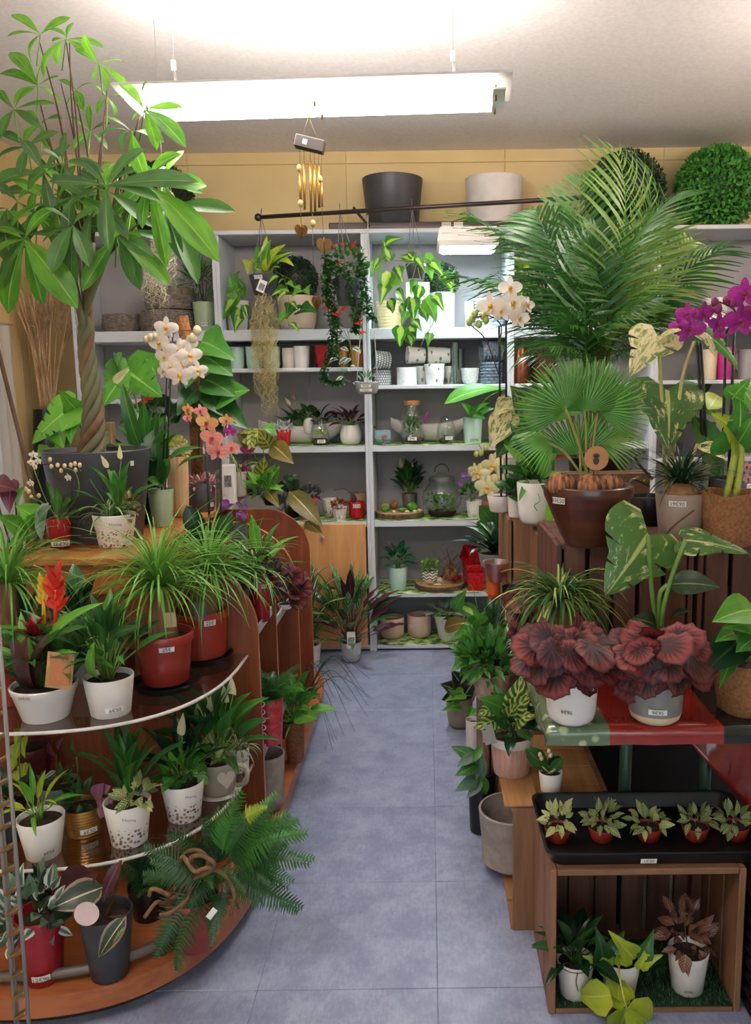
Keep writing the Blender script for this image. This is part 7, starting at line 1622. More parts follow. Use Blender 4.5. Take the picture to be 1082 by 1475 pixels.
# ---- areca palm
T = P('areca_palm', 'tall bushy areca palm towering over the right-hand crates', 862, 660, 86, 70, 1.0905, K_black, Y=2.80); T.Y = 2.8; Y = 2.8; R = random.Random(9)
AF = [frond(22, .44, .019, 1.1, s_, .3, 'palm') for s_ in (1, 2, 3)] + [frond(22, .42, .019, .6, 5, .3, 'palm')]
tipl = [((858, 480), (888, 214), 1), ((850, 470), (838, 250), 0), ((866, 480), (930, 240), 1), ((845, 490), (770, 300), 0), ((840, 500), (668, 305), 1), ((840, 505), (640, 395), 0), ((838, 520), (690, 445), 0), ((842, 490), (720, 340), 0), ((870, 490), (985, 275), 1), ((875, 490), (1000, 345), 1), ((880, 500), (1050, 352), 1), ((875, 510), (1000, 410), 0), ((872, 520), (985, 440), 0),
        ((850, 500), (790, 380), 0), ((862, 500), (905, 330), 1), ((855, 520), (760, 470), 0), ((868, 515), (950, 390), 1), ((860, 510), (850, 340), 0), ((850, 530), (745, 520), 0), ((875, 530), (960, 480), 0), ((862, 540), (900, 430), 0), ((855, 540), (810, 440), 0), ((865, 545), (930, 505), 0), ((848, 545), (790, 500), 0), ((852, 495), (745, 395), 0), ((866, 500), (960, 330), 1), ((858, 505), (815, 320), 0), ((870, 505), (1030, 440), 0), ((862, 530), (870, 380), 0), ((846, 510), (700, 400), 0), ((858, 545), (840, 470), 0), ((868, 535), (915, 460), 0), ((850, 515), (775, 430), 0)]
for b, t, l in tipl:
    pb = at(*b, Y + R.uniform(-.06, .06)); pt = at(*t, Y + (R.uniform(.05, .32) if t[0] < 790 else R.uniform(-.24, .16))); T.leaf(R.choice(AF), (R.choice([G_palm_l, G_palm_l, G_palm]) if l else G_palm), pb, pt, (R.uniform(-.5, .5), R.uniform(-.6, -.1), .9), None, 1.05, name='frond')
for k in range(18):
    b = (R.uniform(835, 880), R.uniform(480, 560)); t = (R.uniform(725, 990), R.uniform(300, 500)); l = t[0] > 880 and t[1] < 420
    T.leaf(R.choice(AF), G_palm_l if l else G_palm, at(*b, Y + R.uniform(-.05, .05)), at(*t, Y + (R.uniform(.05, .3) if t[0] < 790 else R.uniform(-.28, .1))), (R.uniform(-.5, .5), R.uniform(-.8, -.1), .9), None, 1.0, name='frond')
T.tubes('stems', [smooth([T.c + Vector((R.uniform(-.04, .04), R.uniform(-.04, .04), 0)), at(*b, Y)], 3) for b, t, l in tipl], .005, pmat('green yellow cane', '#7d8f4a', '#62763a'), 6, kind='stuff')
a, b = at(815, 668, 2.62), at(936, 668, 2.62); T = Thing('wooden_trough', 'weathered wooden trough behind the brown bowl', 'trough', ((a.x + b.x) / 2, 2.64, 1.0905))
for k in range(2): T.box('plank', (a.x, 2.605, 1.0905 + k * .078), (b.x, 2.62, 1.163 + k * .078), m_cr_x); T.box('plank', (a.x, 2.662, 1.0905 + k * .078), (b.x, 2.674, 1.163 + k * .078), m_cr_x)
for x in (a.x, b.x - .012): T.box('end_board', (x, 2.6205, 1.0905), (x + .012, 2.6615, 1.236), m_cr_x)
# ---- bowl with fan palm
T = P('fan_palm', 'fan palm in wide brown glazed bowl with seed balls', 847, 706, 126, 62, ZA + .0005, K_brown, by=788, style='bowl', fill=.93, seg=44); price(T, 806, 722, '43€50', 22, 9); T.Y = T.o.y; Y = T.Y
m_seed = pmat('ribbed brown seed ball', '#b0744a', '#331810', rough=.75, scale=75, stretch=(1, 1, .04), bump=1)  # dark streaks paint the shade of the grooves into the colour
for k, (px, py, r) in enumerate(((808, 698, 18), (852, 702, 20), (880, 698, 16))):
    rr = r * T.s; c = at(px, py, Y - .045 + .02 * (k == 2)); D = Thing('seed_ball', 'ribbed brown seed ball in the bowl, ' + ('left one', 'middle front one', 'right one')[k], 'decoration', c - Vector((0, 0, rr * .9))); ob = D.ball('ball', c, rr, m_seed, 72, 12, (1.08, 1, .92))
    for v in ob.data.vertices:
        q = v.co - (c - D.o); a = math.atan2(q.y, q.x); f = 1 + .05 * math.cos(a * 18); v.co = (c - D.o) + q * f
FN = [fan_leaf(1, 26, 3.2, .5), fan_leaf(2, 22, 2.5, .55)]
for (hx_, hy_), (tx, ty_), k, nrm, m, wd in (((842, 592), (852, 470), 0, (.1, -.9, .4), G_fan, 1.25), ((832, 655), (812, 560), 1, (-.2, -.95, .2), G_fan, 1.15), ((795, 640), (716, 622), 1, (.0, -.5, .9), G_fan, 1.0), ((862, 640), (960, 602), 1, (.1, -.5, .9), leafmat('yellowed fan blade', '#8f9a4a', '#5f8a38', trans=.25), .8), ((815, 590), (752, 512), 0, (-.3, -.8, .5), G_fan, 1.1),
                                           ((862, 590), (942, 520), 0, (.3, -.8, .5), G_fan, 1.1), ((825, 600), (790, 490), 0, (-.2, -.9, .3), G_palm_l, 1.1), ((855, 595), (905, 490), 1, (.2, -.9, .3), G_fan, 1.0)):
    dyy = R.uniform(-.05, .08); b = at(hx_, hy_, Y + dyy); t = at(tx, ty_, Y + dyy - .05); T.leaf(FN[k], m, b, t, nrm, None, wd * 1.25, name='fan_blade'); T.tubes('petiole', [smooth([T.c + Vector((R.uniform(-.02, .02), 0, 0)), T.c.lerp(b, .6) + Vector((0, 0, .02)), b], 4)], .004, pmat('pale petiole', '#8f8a4a', '#6f7a3a'), 6)
T.lathe('wooden_tag', at(859, 660, Y - .05), [(.030, 0), (.031, .002), (.031, .005), (0, .005)], pmat('pale wood disc', '#a9794a', '#946538'), 28, axis=(0, -1, .05)); T.tubes('tag_stick', [[at(853, 698, Y - .05), at(857, 668, Y - .05)]], .0018, m_twig, 5)
c = at(859, 662, Y - .056); T.ball('tag_emblem', c + Vector((0, 0, -.003)), .009, pmat('burnt black emblem', '#2a1c14'), 12, 8, (.85, .08, 1.15))
for k in range(7): a = -1.2 + k * .4; q = c + Vector((0, -.0006, .006)); T.leaf(LA, pmat('burnt black emblem', '#2a1c14'), q, q + Vector((math.sin(a) * .012, 0, math.cos(a) * .012)), (0, -1, 0), name='tag_emblem')
# ---- along the back crate
T = P('white_orchid', 'white orchid with tall dark stakes behind the white pots', 722, 716, 40, 32, ZC, K_offw, Y=3.02); T.Y = 2.95; Y = 2.70
T.tubes('stake', [[T.c, at(719, 470, Y)], [T.c + Vector((.02, 0, 0)), at(729, 455, Y)]], .0035, m_stake, 6); T.tubes('flower_stem', [smooth([at(719, 500, Y), at(722, 470, Y), at(705, 455, Y - .05), at(680, 458, Y - .06)], 5), smooth([at(719, 540, Y), at(700, 490, Y - .02), at(678, 468, Y - .04)], 5), smooth([at(729, 470, Y), at(738, 445, Y), at(745, 440, Y)], 4)], .002, m_twig, 5)
for i, (px, py, sz, yw) in enumerate(((707, 441, 44, -.4), (739, 437, 44, .1), (748, 458, 34, .3), (735, 415, 36, 0), (722, 448, 36, -.2), (760, 440, 26, .5))): orchid(T, px, py, sz, M_white_pet, M_lip_y, Y - .05, yw, seed=60 + i)
for px, py in ((684, 452), (680, 459), (676, 464), (696, 455), (700, 461), (690, 467)): bud(T, px, py, 5, M_bud_g, Y - .05)
T = P('dracaena', 'strap-leaved green dracaena in big white pot beside the bowl', 770, 697, 51, 46, ZC, K_white, by=757, style='round'); T.Y = T.o.y; Y = T.Y
for b, t in (((765, 690), (718, 672)), ((768, 690), (735, 610)), ((775, 692), (800, 700)), ((772, 690), (795, 640)), ((760, 692), (748, 722)), ((778, 690), (790, 720)), ((770, 688), (760, 590)), ((775, 688), (820, 620)), ((762, 690), (725, 640)), ((780, 690), (812, 680)), ((768, 690), (745, 650)), ((772, 688), (778, 610))): lf(T, STW, R0.choice([G_mid, G_fresh, G_dark]), b, t, R0.uniform(-.12, .05), wide=1.1)
lf(T, HE, G_dark, (765, 680), (745, 668), -.1, wide=1.2); T.tubes('tendril', [smooth([T.c, at(778, 720, Y - .1), at(770, 728, Y - .1), at(774, 736, Y - .1)], 5)], .0014, m_stem, 4)
T = P('peperomia', 'small green plant in little off-white pot left of the big white pot', 743, 716, 24, 20, ZC, K_offw, by=746); bush(T, T.c + Vector((0, 0, .03)), (.05, .045, .035), 26, .05, [RN, OVS], G_dark, 6, joined=None)
T = P('flower_pot', 'grey plastic pot stacked behind the little off-white pot', 742, 662, 34, 28, ZC, K_grey, Y=3.12, cat='pot')
T = P('cream_philodendron', 'cream-marbled philodendron leaning over the back crate edge', 748, 700, 36, 30, ZC, K_black, Y=2.95); T.Y = 2.85; Y = 2.85
for b, t, m in (((742, 575), (712, 598), G_varieg_l), ((738, 590), (706, 645), G_varieg_l), ((745, 570), (775, 600), G_fresh), ((745, 600), (765, 640), G_mid), ((748, 590), (735, 555), G_varieg), ((750, 610), (728, 650), G_mid), ((752, 580), (790, 560), G_dark), ((745, 620), (715, 660), G_dark)): lf(T, OVW, m, b, t, -.08, wide=1.1)
T.tubes('stems', [smooth([T.c, at(x, y, Y)], 4) for x, y in ((742, 575), (738, 590), (748, 590), (750, 610), (752, 580))], .004, m_stem, 6, kind='stuff')
T = P('bromeliad', 'red bromeliad half hidden behind the fan palm', 797, 690, 34, 28, ZC, K_black, Y=2.95); Y = 2.9
for k in range(12): a = k * 2.4; c = at(797, 660, Y); T.leaf(leaf('lance', .45, .4, .3, 5), M_red_pet, c, c + rnd_dir(R, a, .2 + 1.1 * k / 12) * .075, (0, -.6, .8), name='bract')
T.tubes('stem', [[T.c, at(797, 662, Y)]], .006, m_stem, 6)
T = Thing('fertiliser_tub', 'lime green tub squeezed between the white pot and the bowl', 'tub', Vector((at(801, 770, 2.62).x, 2.62, 1.0455))); T.lathe('tub', T.o, [(.024, 0), (.030, .002), (.034, .09), (.032, .09), (0, .085)], pmat('lime green plastic', '#6fb52a', '#5f9f22', rough=.35), 20); card(T, 'price_label', T.o + Vector((0, -.032, .045)), (0, -1, 0), .03, .022, m_label)
# ---- on the right crate
T = P('caudex_plant', 'swollen-stemmed grassy plant in taupe pot', 979, 714, 70, 56, ZA + .0005, K_taupe, by=786); price(T, 976, 726, '19€90', 24, 8); T.Y = T.o.y; Y = T.Y
T.ball('caudex', T.c + Vector((0, 0, .012)), .045, pmat('tan caudex', '#a9794e', '#8a5f3c', rough=.8, scale=50, bump=.5), 18, 10, (1, 1, .75)); grass(T, T.c + Vector((0, 0, .04)), 120, .17, .006, G_deep, 51, (.3, 1.45), 1.3, r0=.02); T.tubes('shoot', [smooth([at(1000, 735, Y - .08), at(970, 758, Y - .085), at(955, 775, Y - .085)], 4)], .0025, m_twig, 5)
card(T, 'plant_card', at(1008, 695, Y + .04), (-.1, -1, .1), .045, .10, pmat('beige card', '#8f8468'), up=(.12, 0, 1)); text(T, None, 'uno', .026, at(1009, 697, Y + .0375), (-.1, -1, .1), m_ink, up=(-1, 0, .1), name='card_text')
T = P('monstera_albo', 'cream-splashed monstera rising behind the taupe pot', 935, 718, 60, 50, ZA + .0005, K_black, Y=2.47); T.Y = 2.44; Y = 2.42
for b, t, tm, m, n, wd in (((947, 484), (908, 542), split_leaf(.95, .8, 3, 3), G_varieg_l, (-.2, -.8, .5), 1.0), ((950, 486), (982, 476), split_leaf(.8, .7, 3, 4), G_varieg_l, (.1, -.8, .5), 1.1), ((961, 562), (963, 648), split_leaf(1.05, .45, 2, 5, .08), G_varieg, (.05, -1, .2), 1.2), ((1006, 478), (1064, 535), split_leaf(.7, 1.0, 3, 6), G_pothos, (.2, -.8, .5), .7), ((1006, 478), (1030, 515), split_leaf(.7, 1.0, 3, 7), G_varieg_l, (.2, -.8, .5), .8), ((1005, 640), (1045, 662), OVW, G_varieg_l, (0, -.7, .7), 1)): lf(T, tm, m, b, t, -.08, n=n, wide=wd)
T.tubes('petioles', [smooth([T.c + Vector((.05, 0, 0)), at(955, 600, Y), at(948, 484, Y)], 4), smooth([T.c + Vector((.06, 0, 0)), at(982, 550, Y), at(1006, 478, Y)], 4), smooth([T.c + Vector((.05, 0, 0)), at(965, 640, Y + .05), at(961, 566, Y)], 4), smooth([T.c + Vector((.08, 0, 0)), at(1005, 640, Y)], 3)], .005, pmat('cream petiole', '#c2b878', '#a9a262'), 6, kind='stuff')
T.tubes('aerial_root', [smooth([at(935, 700, Y), at(912, 690, Y - .05), at(905, 705, Y - .06)], 4), smooth([at(940, 690, Y), at(915, 660, Y - .05), at(930, 650, Y - .05)], 4)], .004, m_twig, 6)
T = P('yellow_monstera', 'yellow-green monstera in orange-brown burlap pot', 1050, 714, 82, 70, ZA + .0005, K_burlap, by=790, style='bag'); T.Y = T.o.y; Y = T.Y
for b, t, m, wd in (((1060, 640), (1066, 575), G_pothos, 1.3), ((1062, 630), (1024, 596), G_lime, 1.0), ((1062, 640), (1085, 600), G_pothos, 1.1), ((1070, 560), (1090, 600), G_fresh, 1), ((1055, 575), (1082, 545), G_pothos, 1)): lf(T, split_leaf(.85, .7, 2, 9), m, b, t, -.06, wide=wd)
T.tubes('petioles', [smooth([T.c + Vector((-.01, 0, 0)), at(1058, 660, Y), at(1062, 632, Y)], 4), smooth([T.c + Vector((.015, 0, 0)), at(1068, 660, Y), at(1066, 634, Y)], 4)], .009, pmat('yellow green petiole', '#b5bd52', '#98a53f'), 7, kind='stuff')
T = P('magenta_orchid', 'large magenta orchid with two dark stakes at the right edge', 1040, 690, 40, 34, ZA + .0005, K_black, Y=2.47); T.Y = 2.46; Y = 2.46
T.tubes('stake', [[T.c, at(1046, 480, Y)], [T.c + Vector((.02, 0, 0)), at(1058, 470, Y)], [T.c + Vector((-.05, 0, 0)), at(1004, 490, Y)], [T.c + Vector((-.04, 0, 0)), at(1010, 495, Y)]], .0045, m_stake, 6); T.tubes('flower_stem', [smooth([at(1046, 480, Y), at(1060, 450, Y - .03), at(1040, 436, Y - .04), at(1030, 436, Y - .05)], 5), smooth([at(1004, 490, Y), at(1000, 470, Y), at(1016, 452, Y - .03)], 4)], .0026, m_twig, 5)
for i, (px, py, sz, yw) in enumerate(((1073, 423, 48, -.2), (1066, 462, 52, .1), (1014, 452, 38, .4), (993, 474, 48, -.1), (990, 452, 34, -.4), (1036, 466, 34, .2), (1037, 484, 28, .5), (978, 470, 30, -.6), (1085, 450, 40, .3))): orchid(T, px, py, sz, M_mag_pet, M_lip_p, Y - .05, yw, seed=80 + i)
for px, py, r in ((1030, 435, 6), (1034, 444, 7), (1055, 437, 6), (1046, 432, 5)): bud(T, px, py, r, M_bud_m, Y - .05)
lf(T, OB, G_dark, (1035, 690), (1010, 640), -.05, wide=1.2); lf(T, OB, G_mid, (1042, 690), (1000, 600), .03); lf(T, OVW, G_fresh, (1030, 600), (1000, 575), .1); lf(T, OVW, G_lime, (1020, 590), (1035, 570), .1)
T = P('pink_orchid', 'tiny pale pink orchid spray in front of the burlap pot', 1092, 700, 30, 26, ZA + .0005, K_white, Y=2.24); T.Y = 2.2; Y = 2.18
T.tubes('flower_stem', [smooth([T.c, at(1082, 770, Y), at(1050, 742, Y), at(1020, 735, Y)], 5), smooth([T.c, at(1078, 745, Y), at(1068, 725, Y)], 4)], .0014, m_twig, 5)
for px, py in ((1064, 722), (1072, 680), (1078, 690), (1076, 672)): orchid(T, px, py, 16, leafmat('pale pink petal', '#d9a9b0', '#c08a94', trans=.25), M_lip_p, Y, R0.uniform(-.4, .4), seed=px)
for px, py in ((1022, 735), (1030, 733), (1044, 740)): bud(T, px, py, 3, M_bud_m, Y)
# ---- front of the table
T = P('speckled_monstera', 'speckled monstera with one big splashed leaf, in front of the slatted crates', 952, 930, 66, 54, ZT + .0005, K_black, Y=2.04); T.Y = 2.02; Y = 1.99
for b, t, tm, m, n, wd in (((934, 770), (872, 858), split_leaf(1.0, .35, 2, 1, .05), G_varieg, (.05, -1, .12), 1.2), ((986, 778), (1080, 798), split_leaf(.62, .5, 2, 2), G_varieg, (0, -.7, .7), .95), ((962, 842), (1037, 846), OVW, G_speck, (0, -.75, .65), 1.05), ((946, 902), (910, 890), OVW, G_speck, (0, -.8, .5), 1), ((966, 892), (996, 880), OV, G_speck, (0, -.6, .8), 1)): lf(T, tm, m, b, t, -.05, n=n, wide=wd)
T.tubes('petioles', [smooth([T.c, at(955, 880, Y), at(968, 830, Y), at(988, 778, Y)], 5), smooth([T.c, at(950, 860, Y), at(962, 842, Y)], 4), smooth([T.c, at(940, 860, Y + .02), at(934, 772, Y)], 4)], .006, m_stem, 6, kind='stuff')
def begonia(label, px, ty, wt, wb, by_, mat, c_, rx, ry, n, seed, **kw):
    T = P('begonia', label, px, ty, wt, wb, ZT + .0005, mat, by=by_, style='round', **kw); T.Y = T.o.y; R = random.Random(seed); s = T.s; stems = []
    for k in range(n):
        u = (k + .5) / n; a = k * 2.39996; q = math.sqrt(u); p = at(c_[0] + rx * q * math.cos(a), c_[1] + ry * q * math.sin(a), T.Y - .02 - .07 * math.sqrt(max(0, 1 - q * q)) + R.uniform(-.055, .055))
        d = Vector((math.cos(a) * q + R.uniform(-.4, .4), R.uniform(-.5, .1), -math.sin(a) * q * .6 - R.uniform(.1, .7))).normalized(); L = R.uniform(.055, .088)
        T.leaf(ruffle_leaf(k % 4, 9), R.choice([G_beg, G_beg, G_beg_d]), p - d * L * .45, p + d * L * .55, (.5 * math.cos(a) * q + R.uniform(-.4, .4), -.75, .75 + R.uniform(-.35, .35)), None, R.uniform(.95, 1.2)); stems.append([T.c, T.c.lerp(p, .5) + Vector((0, 0, .02)), p])
    T.tubes('stems', stems, .0025, pmat('red begonia stalk', '#6a2a2c', '#4d1c20'), 5, kind='stuff'); return T
T = begonia('wine red begonia in plain cream-white pot at the table front', 823, 984, 76, 70, 1050, K_white, (818, 942), 64, 38, 34, 1); price(T, 817, 1027, '9€95', 20, 8, True)
T = begonia('wine red begonia in two-tone grey and cream pot', 944, 984, 80, 74, 1049, pmat('grey glazed pot', '#8f8d8c', '#838180', rough=.3), (952, 950), 64, 42, 36, 2); price(T, 948, 1027, '9€95', 26, 8)
T.lathe('cream_base', T.b, [(T.rb * .56, -.0002), (T.rb * .76, T.h * .02), (T.rb * .935, T.h * .10), (T.rb * 1.008, T.h * .22), (T.rb * .99, T.h * .22), (T.rb * .5, .001)], K_cream, 32)
T = P('begonia', 'small red begonia in white pot behind the cream-white one', 783, 902, 34, 28, ZT + .0005, K_white, Y=2.45); R = random.Random(5)
for k in range(22): p = at(776 + R.uniform(-22, 20), 880 + R.uniform(-34, 30), 2.42 + R.uniform(-.06, .04)); T.leaf(ruffle_leaf(k % 4, 9), R.choice([G_beg, G_beg_d]), p, p + rnd_dir(R, R.uniform(3.5, 6), R.uniform(-.5, .5)) * .08, (R.uniform(-.3, .3), -.8, .5))
T = P('flower_pot', 'plain red plastic pot between the begonia and the table edge', 782, 975, 34, 28, ZT + .0005, K_terra, Y=2.02, cat='pot'); 
T = P('spider_ponytail', 'grassy ponytail palm on a thick brown trunk before the crates', 815, 925, 46, 40, ZT + .0005, K_black, Y=2.08); tp = at(815, 866, 2.06)
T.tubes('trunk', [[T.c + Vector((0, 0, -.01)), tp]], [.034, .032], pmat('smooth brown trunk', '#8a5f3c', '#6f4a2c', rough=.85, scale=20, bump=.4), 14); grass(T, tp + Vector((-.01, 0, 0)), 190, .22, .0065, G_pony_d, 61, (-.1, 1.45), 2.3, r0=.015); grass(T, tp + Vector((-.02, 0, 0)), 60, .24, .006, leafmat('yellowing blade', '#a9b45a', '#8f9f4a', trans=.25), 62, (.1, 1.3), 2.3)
T = P('philodendron', 'marbled philodendron in wrinkled brown burlap pot, right table corner', 1074, 962, 92, 78, ZT + .0005, K_burlap, by=1036, style='bag'); T.Y = T.o.y; Y = T.Y
for b, t, m, wd in (((1090, 880), (1026, 896), G_fresh, 1.0), ((1070, 920), (1012, 972), G_deep, 1.0), ((1085, 905), (1042, 905), G_pothos, 1.0), ((1062, 930), (1036, 992), G_pothos, .5), ((1095, 850), (1072, 790), G_deep, .8), ((1060, 915), (1030, 925), G_pothos, .7), ((1090, 920), (1060, 940), G_pothos, 1)): lf(T, OV, m, b, t, -.1, n=(-.1, -.75, .65), wide=wd * 1.15)
T.tubes('stems', [smooth([T.c, at(x, y, Y - .03)], 4) for x, y in ((1088, 880), (1070, 920), (1085, 905), (1062, 930))], .004, m_stem, 6, kind='stuff')
# ---- left edge of the table, further back
T = P('flower_pot', 'slim orange pot with a frosted cup at the table edge', 711, 820, 24, 15, ZT + .0005, pmat('orange plastic', '#d9602f', '#c45228', rough=.4), by=864, cat='pot', soil=None, fill=.2); T.lathe('frosted_cup', T.b + Vector((.01, -.02, .07)), [(.03, 0), (.05, .07), (.048, .07), (.028, .002)], glass('frosted pink cup', '#e8c4bc', .4, .5), 20)
T = P('flower_pot', 'black plastic pot with sticker next to the orange pot', 738, 848, 30, 24, ZT + .0005, K_black, by=880, cat='pot'); price(T, 735, 869, '4€', 9, 6)
T = P('striped_dracaena', 'dark white-edged strap plant at the far table corner', 712, 800, 46, 38, ZT + .0005, K_grey, Y=3.45); T.Y = 3.4; Y = 3.38
for k in range(22): a = k * 2.4; b = T.c; d = rnd_dir(R, a, R.uniform(.1, .9)); T.leaf(STW, R.choice([G_drac, G_deep, G_deep]), b, b + d * R.uniform(.14, .24), Vector((-d.x, -d.y, 1)))
T = P('moth_orchid', 'flowerless moth orchid with broad dark leaves at the far table edge', 722, 775, 40, 34, ZT + .0005, K_white, Y=3.7); T.Y = 3.66
for b, t in (((718, 772), (690, 728)), ((716, 772), (712, 736)), ((722, 770), (705, 748)), ((722, 772), (742, 730)), ((718, 775), (686, 752))): lf(T, OB, G_dark, b, t, -.08, wide=1.15)
c = at(742, 905, 2.62); T = Thing('kraft_bag', 'folded brown kraft paper bag at the table edge', 'bag', (c.x, 2.62, ZT + .0005)); card(T, 'paper', (c.x, 2.62, ZT + .05), (-.5, -1, .3), .06, .10, pmat('brown kraft paper', '#b88a5e', '#a67a50'), th=.02)
# ---- crates along the aisle
ZR = .372
T = crate('wooden crate on its side by the aisle, holding the round concrete pot', (.198, 2.14, .0), (.50, 2.62, ZR), '-x', (m_cr, m_cr_l), t=.016, solid=True)
T.box('top_board', (.196, 2.138, ZR), (.292, 2.622, ZR + .006), m_cr_l, bev=.002)
crate('second wooden crate further along the aisle', (.18, 2.70, .0), (.50, 3.22, .40), None, (m_cr, m_cr_l), t=.016)
T = P('concrete_pot', 'large empty round grey concrete pot sticking out of the aisle crate', 738, 1188, 96, 84, .0175, K_conc, Y=2.44, cat='pot', style='round', soil=None, fill=.15, seg=40)
T = P('calathea', 'yellow-veined calathea in dusty pink ribbed pot on the aisle crate', 737, 1070, 62, 51, ZR + .0065, pmat('dusty pink ribbed pot', '#c79e90', '#b98e80', rough=.6, scale=100, stretch=(1, 1, .02), bump=.7), by=1122); T.Y = T.o.y; Y = T.Y
T.lathe('white_band', T.b + Vector((0, 0, T.h * .78)), [(T.rb + (T.rt - T.rb) * .78 + .001, 0), (T.rt + .0015, T.h * .222), (T.rt - .001, T.h * .222), (T.rb + (T.rt - T.rb) * .78 - .001, 0)], K_offw, 32)
YV = leafmat('yellow-veined calathea leaf', '#4f7a35', '#3a6230', vein='#d9d98a', pat='side', c3='#b9c26a', th=.1, k=34)
for b, t in (((738, 1030), (752, 972)), ((722, 1015), (712, 985)), ((730, 1025), (690, 1005)), ((720, 1035), (682, 1050)), ((715, 1040), (695, 1070)), ((742, 1040), (770, 1030)), ((735, 1045), (705, 1030)), ((748, 1050), (765, 1068)), ((728, 1040), (745, 1010)), ((740, 1055), (722, 1080)), ((735, 1030), (765, 1000)), ((712, 1020), (688, 1030))): lf(T, OV, R0.choice([YV, YV, G_dark, G_mid]), b, t, R0.uniform(-.1, .02), wide=1.2)
rosette(T, T.c, 16, .08, .05, .09, [OV], G_deep, 33, (-.2, 1.0), stem=m_stem_d); card(T, 'care_tag', at(704, 1058, Y - .07), (-.2, -1, .2), .035, .055, pmat('grey care tag', '#8f8a86'), up=(-.3, 0, 1))
T = P('mini_orchid', 'tiny budding orchid in small white pot beside the tray', 793, 1118, 34, 25, ZR + .0005, K_white, by=1155); T.Y = T.o.y; Y = T.Y; price(T, 785, 1144, '9€90', 12, 5, True)
lf(T, OB, G_dark, (792, 1112), (757, 1078), -.02, wide=1.1); lf(T, OB, G_deep, (798, 1114), (800, 1085), .0, wide=1.6); lf(T, OB, G_dark, (790, 1114), (812, 1092), -.03); T.tubes('flower_stem', [smooth([T.c, at(786, 1095, Y), at(790, 1082, Y - .02), at(796, 1086, Y - .03)], 5)], .0014, m_stem, 5)
for px, py in ((778, 1087), (791, 1082), (793, 1088), (780, 1092)): bud(T, px, py, 3.2, M_bud_w, Y - .03)
T.tubes('roots', [smooth([T.c, at(782, 1105, Y - .05), at(790, 1112, Y - .05)], 4), smooth([T.c, at(800, 1108, Y - .05), at(790, 1114, Y - .05)], 4)], .0018, pmat('pale root', '#b5ad7a'), 5)
T = P('ruffled_pot_plant', 'bushy green plant in ruffled beige fabric pot by the table edge', 708, 976, 54, 46, .4005, pmat('ruffled beige fabric', '#b8a490', '#a08c78', rough=.9, scale=50, bump=.8), Y=2.88, style='bag'); bush(T, T.c + Vector((-.02, 0, .06)), (.09, .08, .08), 170, .06, [OVS, LAS], G_mid, 8)

T = P('peace_lily', 'narrow-leaved dark green plant behind the ruffled pot', 708, 935, 44, 36, .4005, K_black, Y=3.08); rosette(T, T.c, 30, .11, .05, .11, [LAN, LA], [G_dark, G_mid], 18, (.1, 1.3), hmin=.2, stem=m_stem_d)
T = P('pothos', 'green pothos trailing towards the aisle from a beige pot', 690, 955, 40, 34, .4005, K_conc, Y=3.05); T.Y = 2.98; Y = 2.95
for b, t in (((690, 910), (672, 890)), ((680, 900), (700, 880)), ((672, 925), (655, 935)), ((668, 935), (655, 950)), ((678, 950), (662, 975)), ((690, 945), (672, 965)), ((695, 960), (690, 985)), ((700, 930), (720, 905)), ((686, 920), (700, 940)), ((675, 910), (650, 920)), ((665, 955), (650, 968)), ((685, 970), (672, 988)), ((700, 950), (712, 975)), ((680, 930), (664, 915)), ((692, 900), (680, 878))): lf(T, HEN, R0.choice([G_fresh, G_pothos, G_mid]), b, t, R0.uniform(-.1, .03), wide=1.1)
T.tubes('stems', [smooth([T.c, at(x, y, Y)], 4) for x, y in ((690, 910), (672, 925), (678, 950), (695, 960), (665, 955), (700, 930))], .0022, m_stem, 5, kind='stuff')
T = P('flower_pot', 'white and blue printed pot at the aisle crate edge', 682, 1040, 22, 20, .0005, K_offw, by=1085, cat='pot')
T = P('calathea', 'rose-painted calathea in taupe pot standing on the floor by the crate', 662, 1010, 40, 34, 0, pmat('brown grey pot', '#a08c7c', '#8f7c6c', rough=.6), by=1052, style='round'); T.Y = T.o.y; Y = T.Y
for b, t, m in (((665, 1000), (634, 985), G_rose), ((668, 995), (650, 965), G_rose), ((660, 1005), (636, 1008), G_deep), ((672, 1000), (665, 968), G_purple), ((668, 1005), (688, 975), G_rose)): lf(T, OVW, m, b, t, -.1)
for b, t in (((668, 998), (640, 1010)), ((662, 1015), (636, 1024)), ((660, 1008), (645, 992)), ((682, 1020), (672, 1045)), ((690, 1030), (678, 1055))): lf(T, HEN, G_fresh, b, t, -.15, yb=-.1)
T.tubes('stem', [smooth([T.c, at(680, 1002, Y - .05), at(665, 1003, Y - .1)], 4)], .003, m_stem, 5)
T = P('prayer_plant', 'low green prayer plant spreading from a floor pot beside the aisle crate', 694, 1120, 40, 34, 0, K_black, Y=2.68); T.Y = 2.6; Y = 2.58
for b, t in (((690, 1095), (650, 1075)), ((685, 1085), (658, 1105)), ((690, 1100), (655, 1118)), ((692, 1085), (688, 1130)), ((690, 1120), (655, 1140)), ((694, 1125), (672, 1150)), ((680, 1090), (672, 1115)), ((692, 1110), (668, 1128)), ((694, 1075), (680, 1100)), ((690, 1115), (700, 1145))): lf(T, OV, R0.choice([G_cala, G_mid, G_blueg]), b, t, R0.uniform(-.08, 0), yb=-.03)
T.tubes('stems', [smooth([T.c, at(x, y, Y)], 4) for x, y in ((690, 1090), (690, 1110), (692, 1122))], .0022, m_stem, 5, kind='stuff')
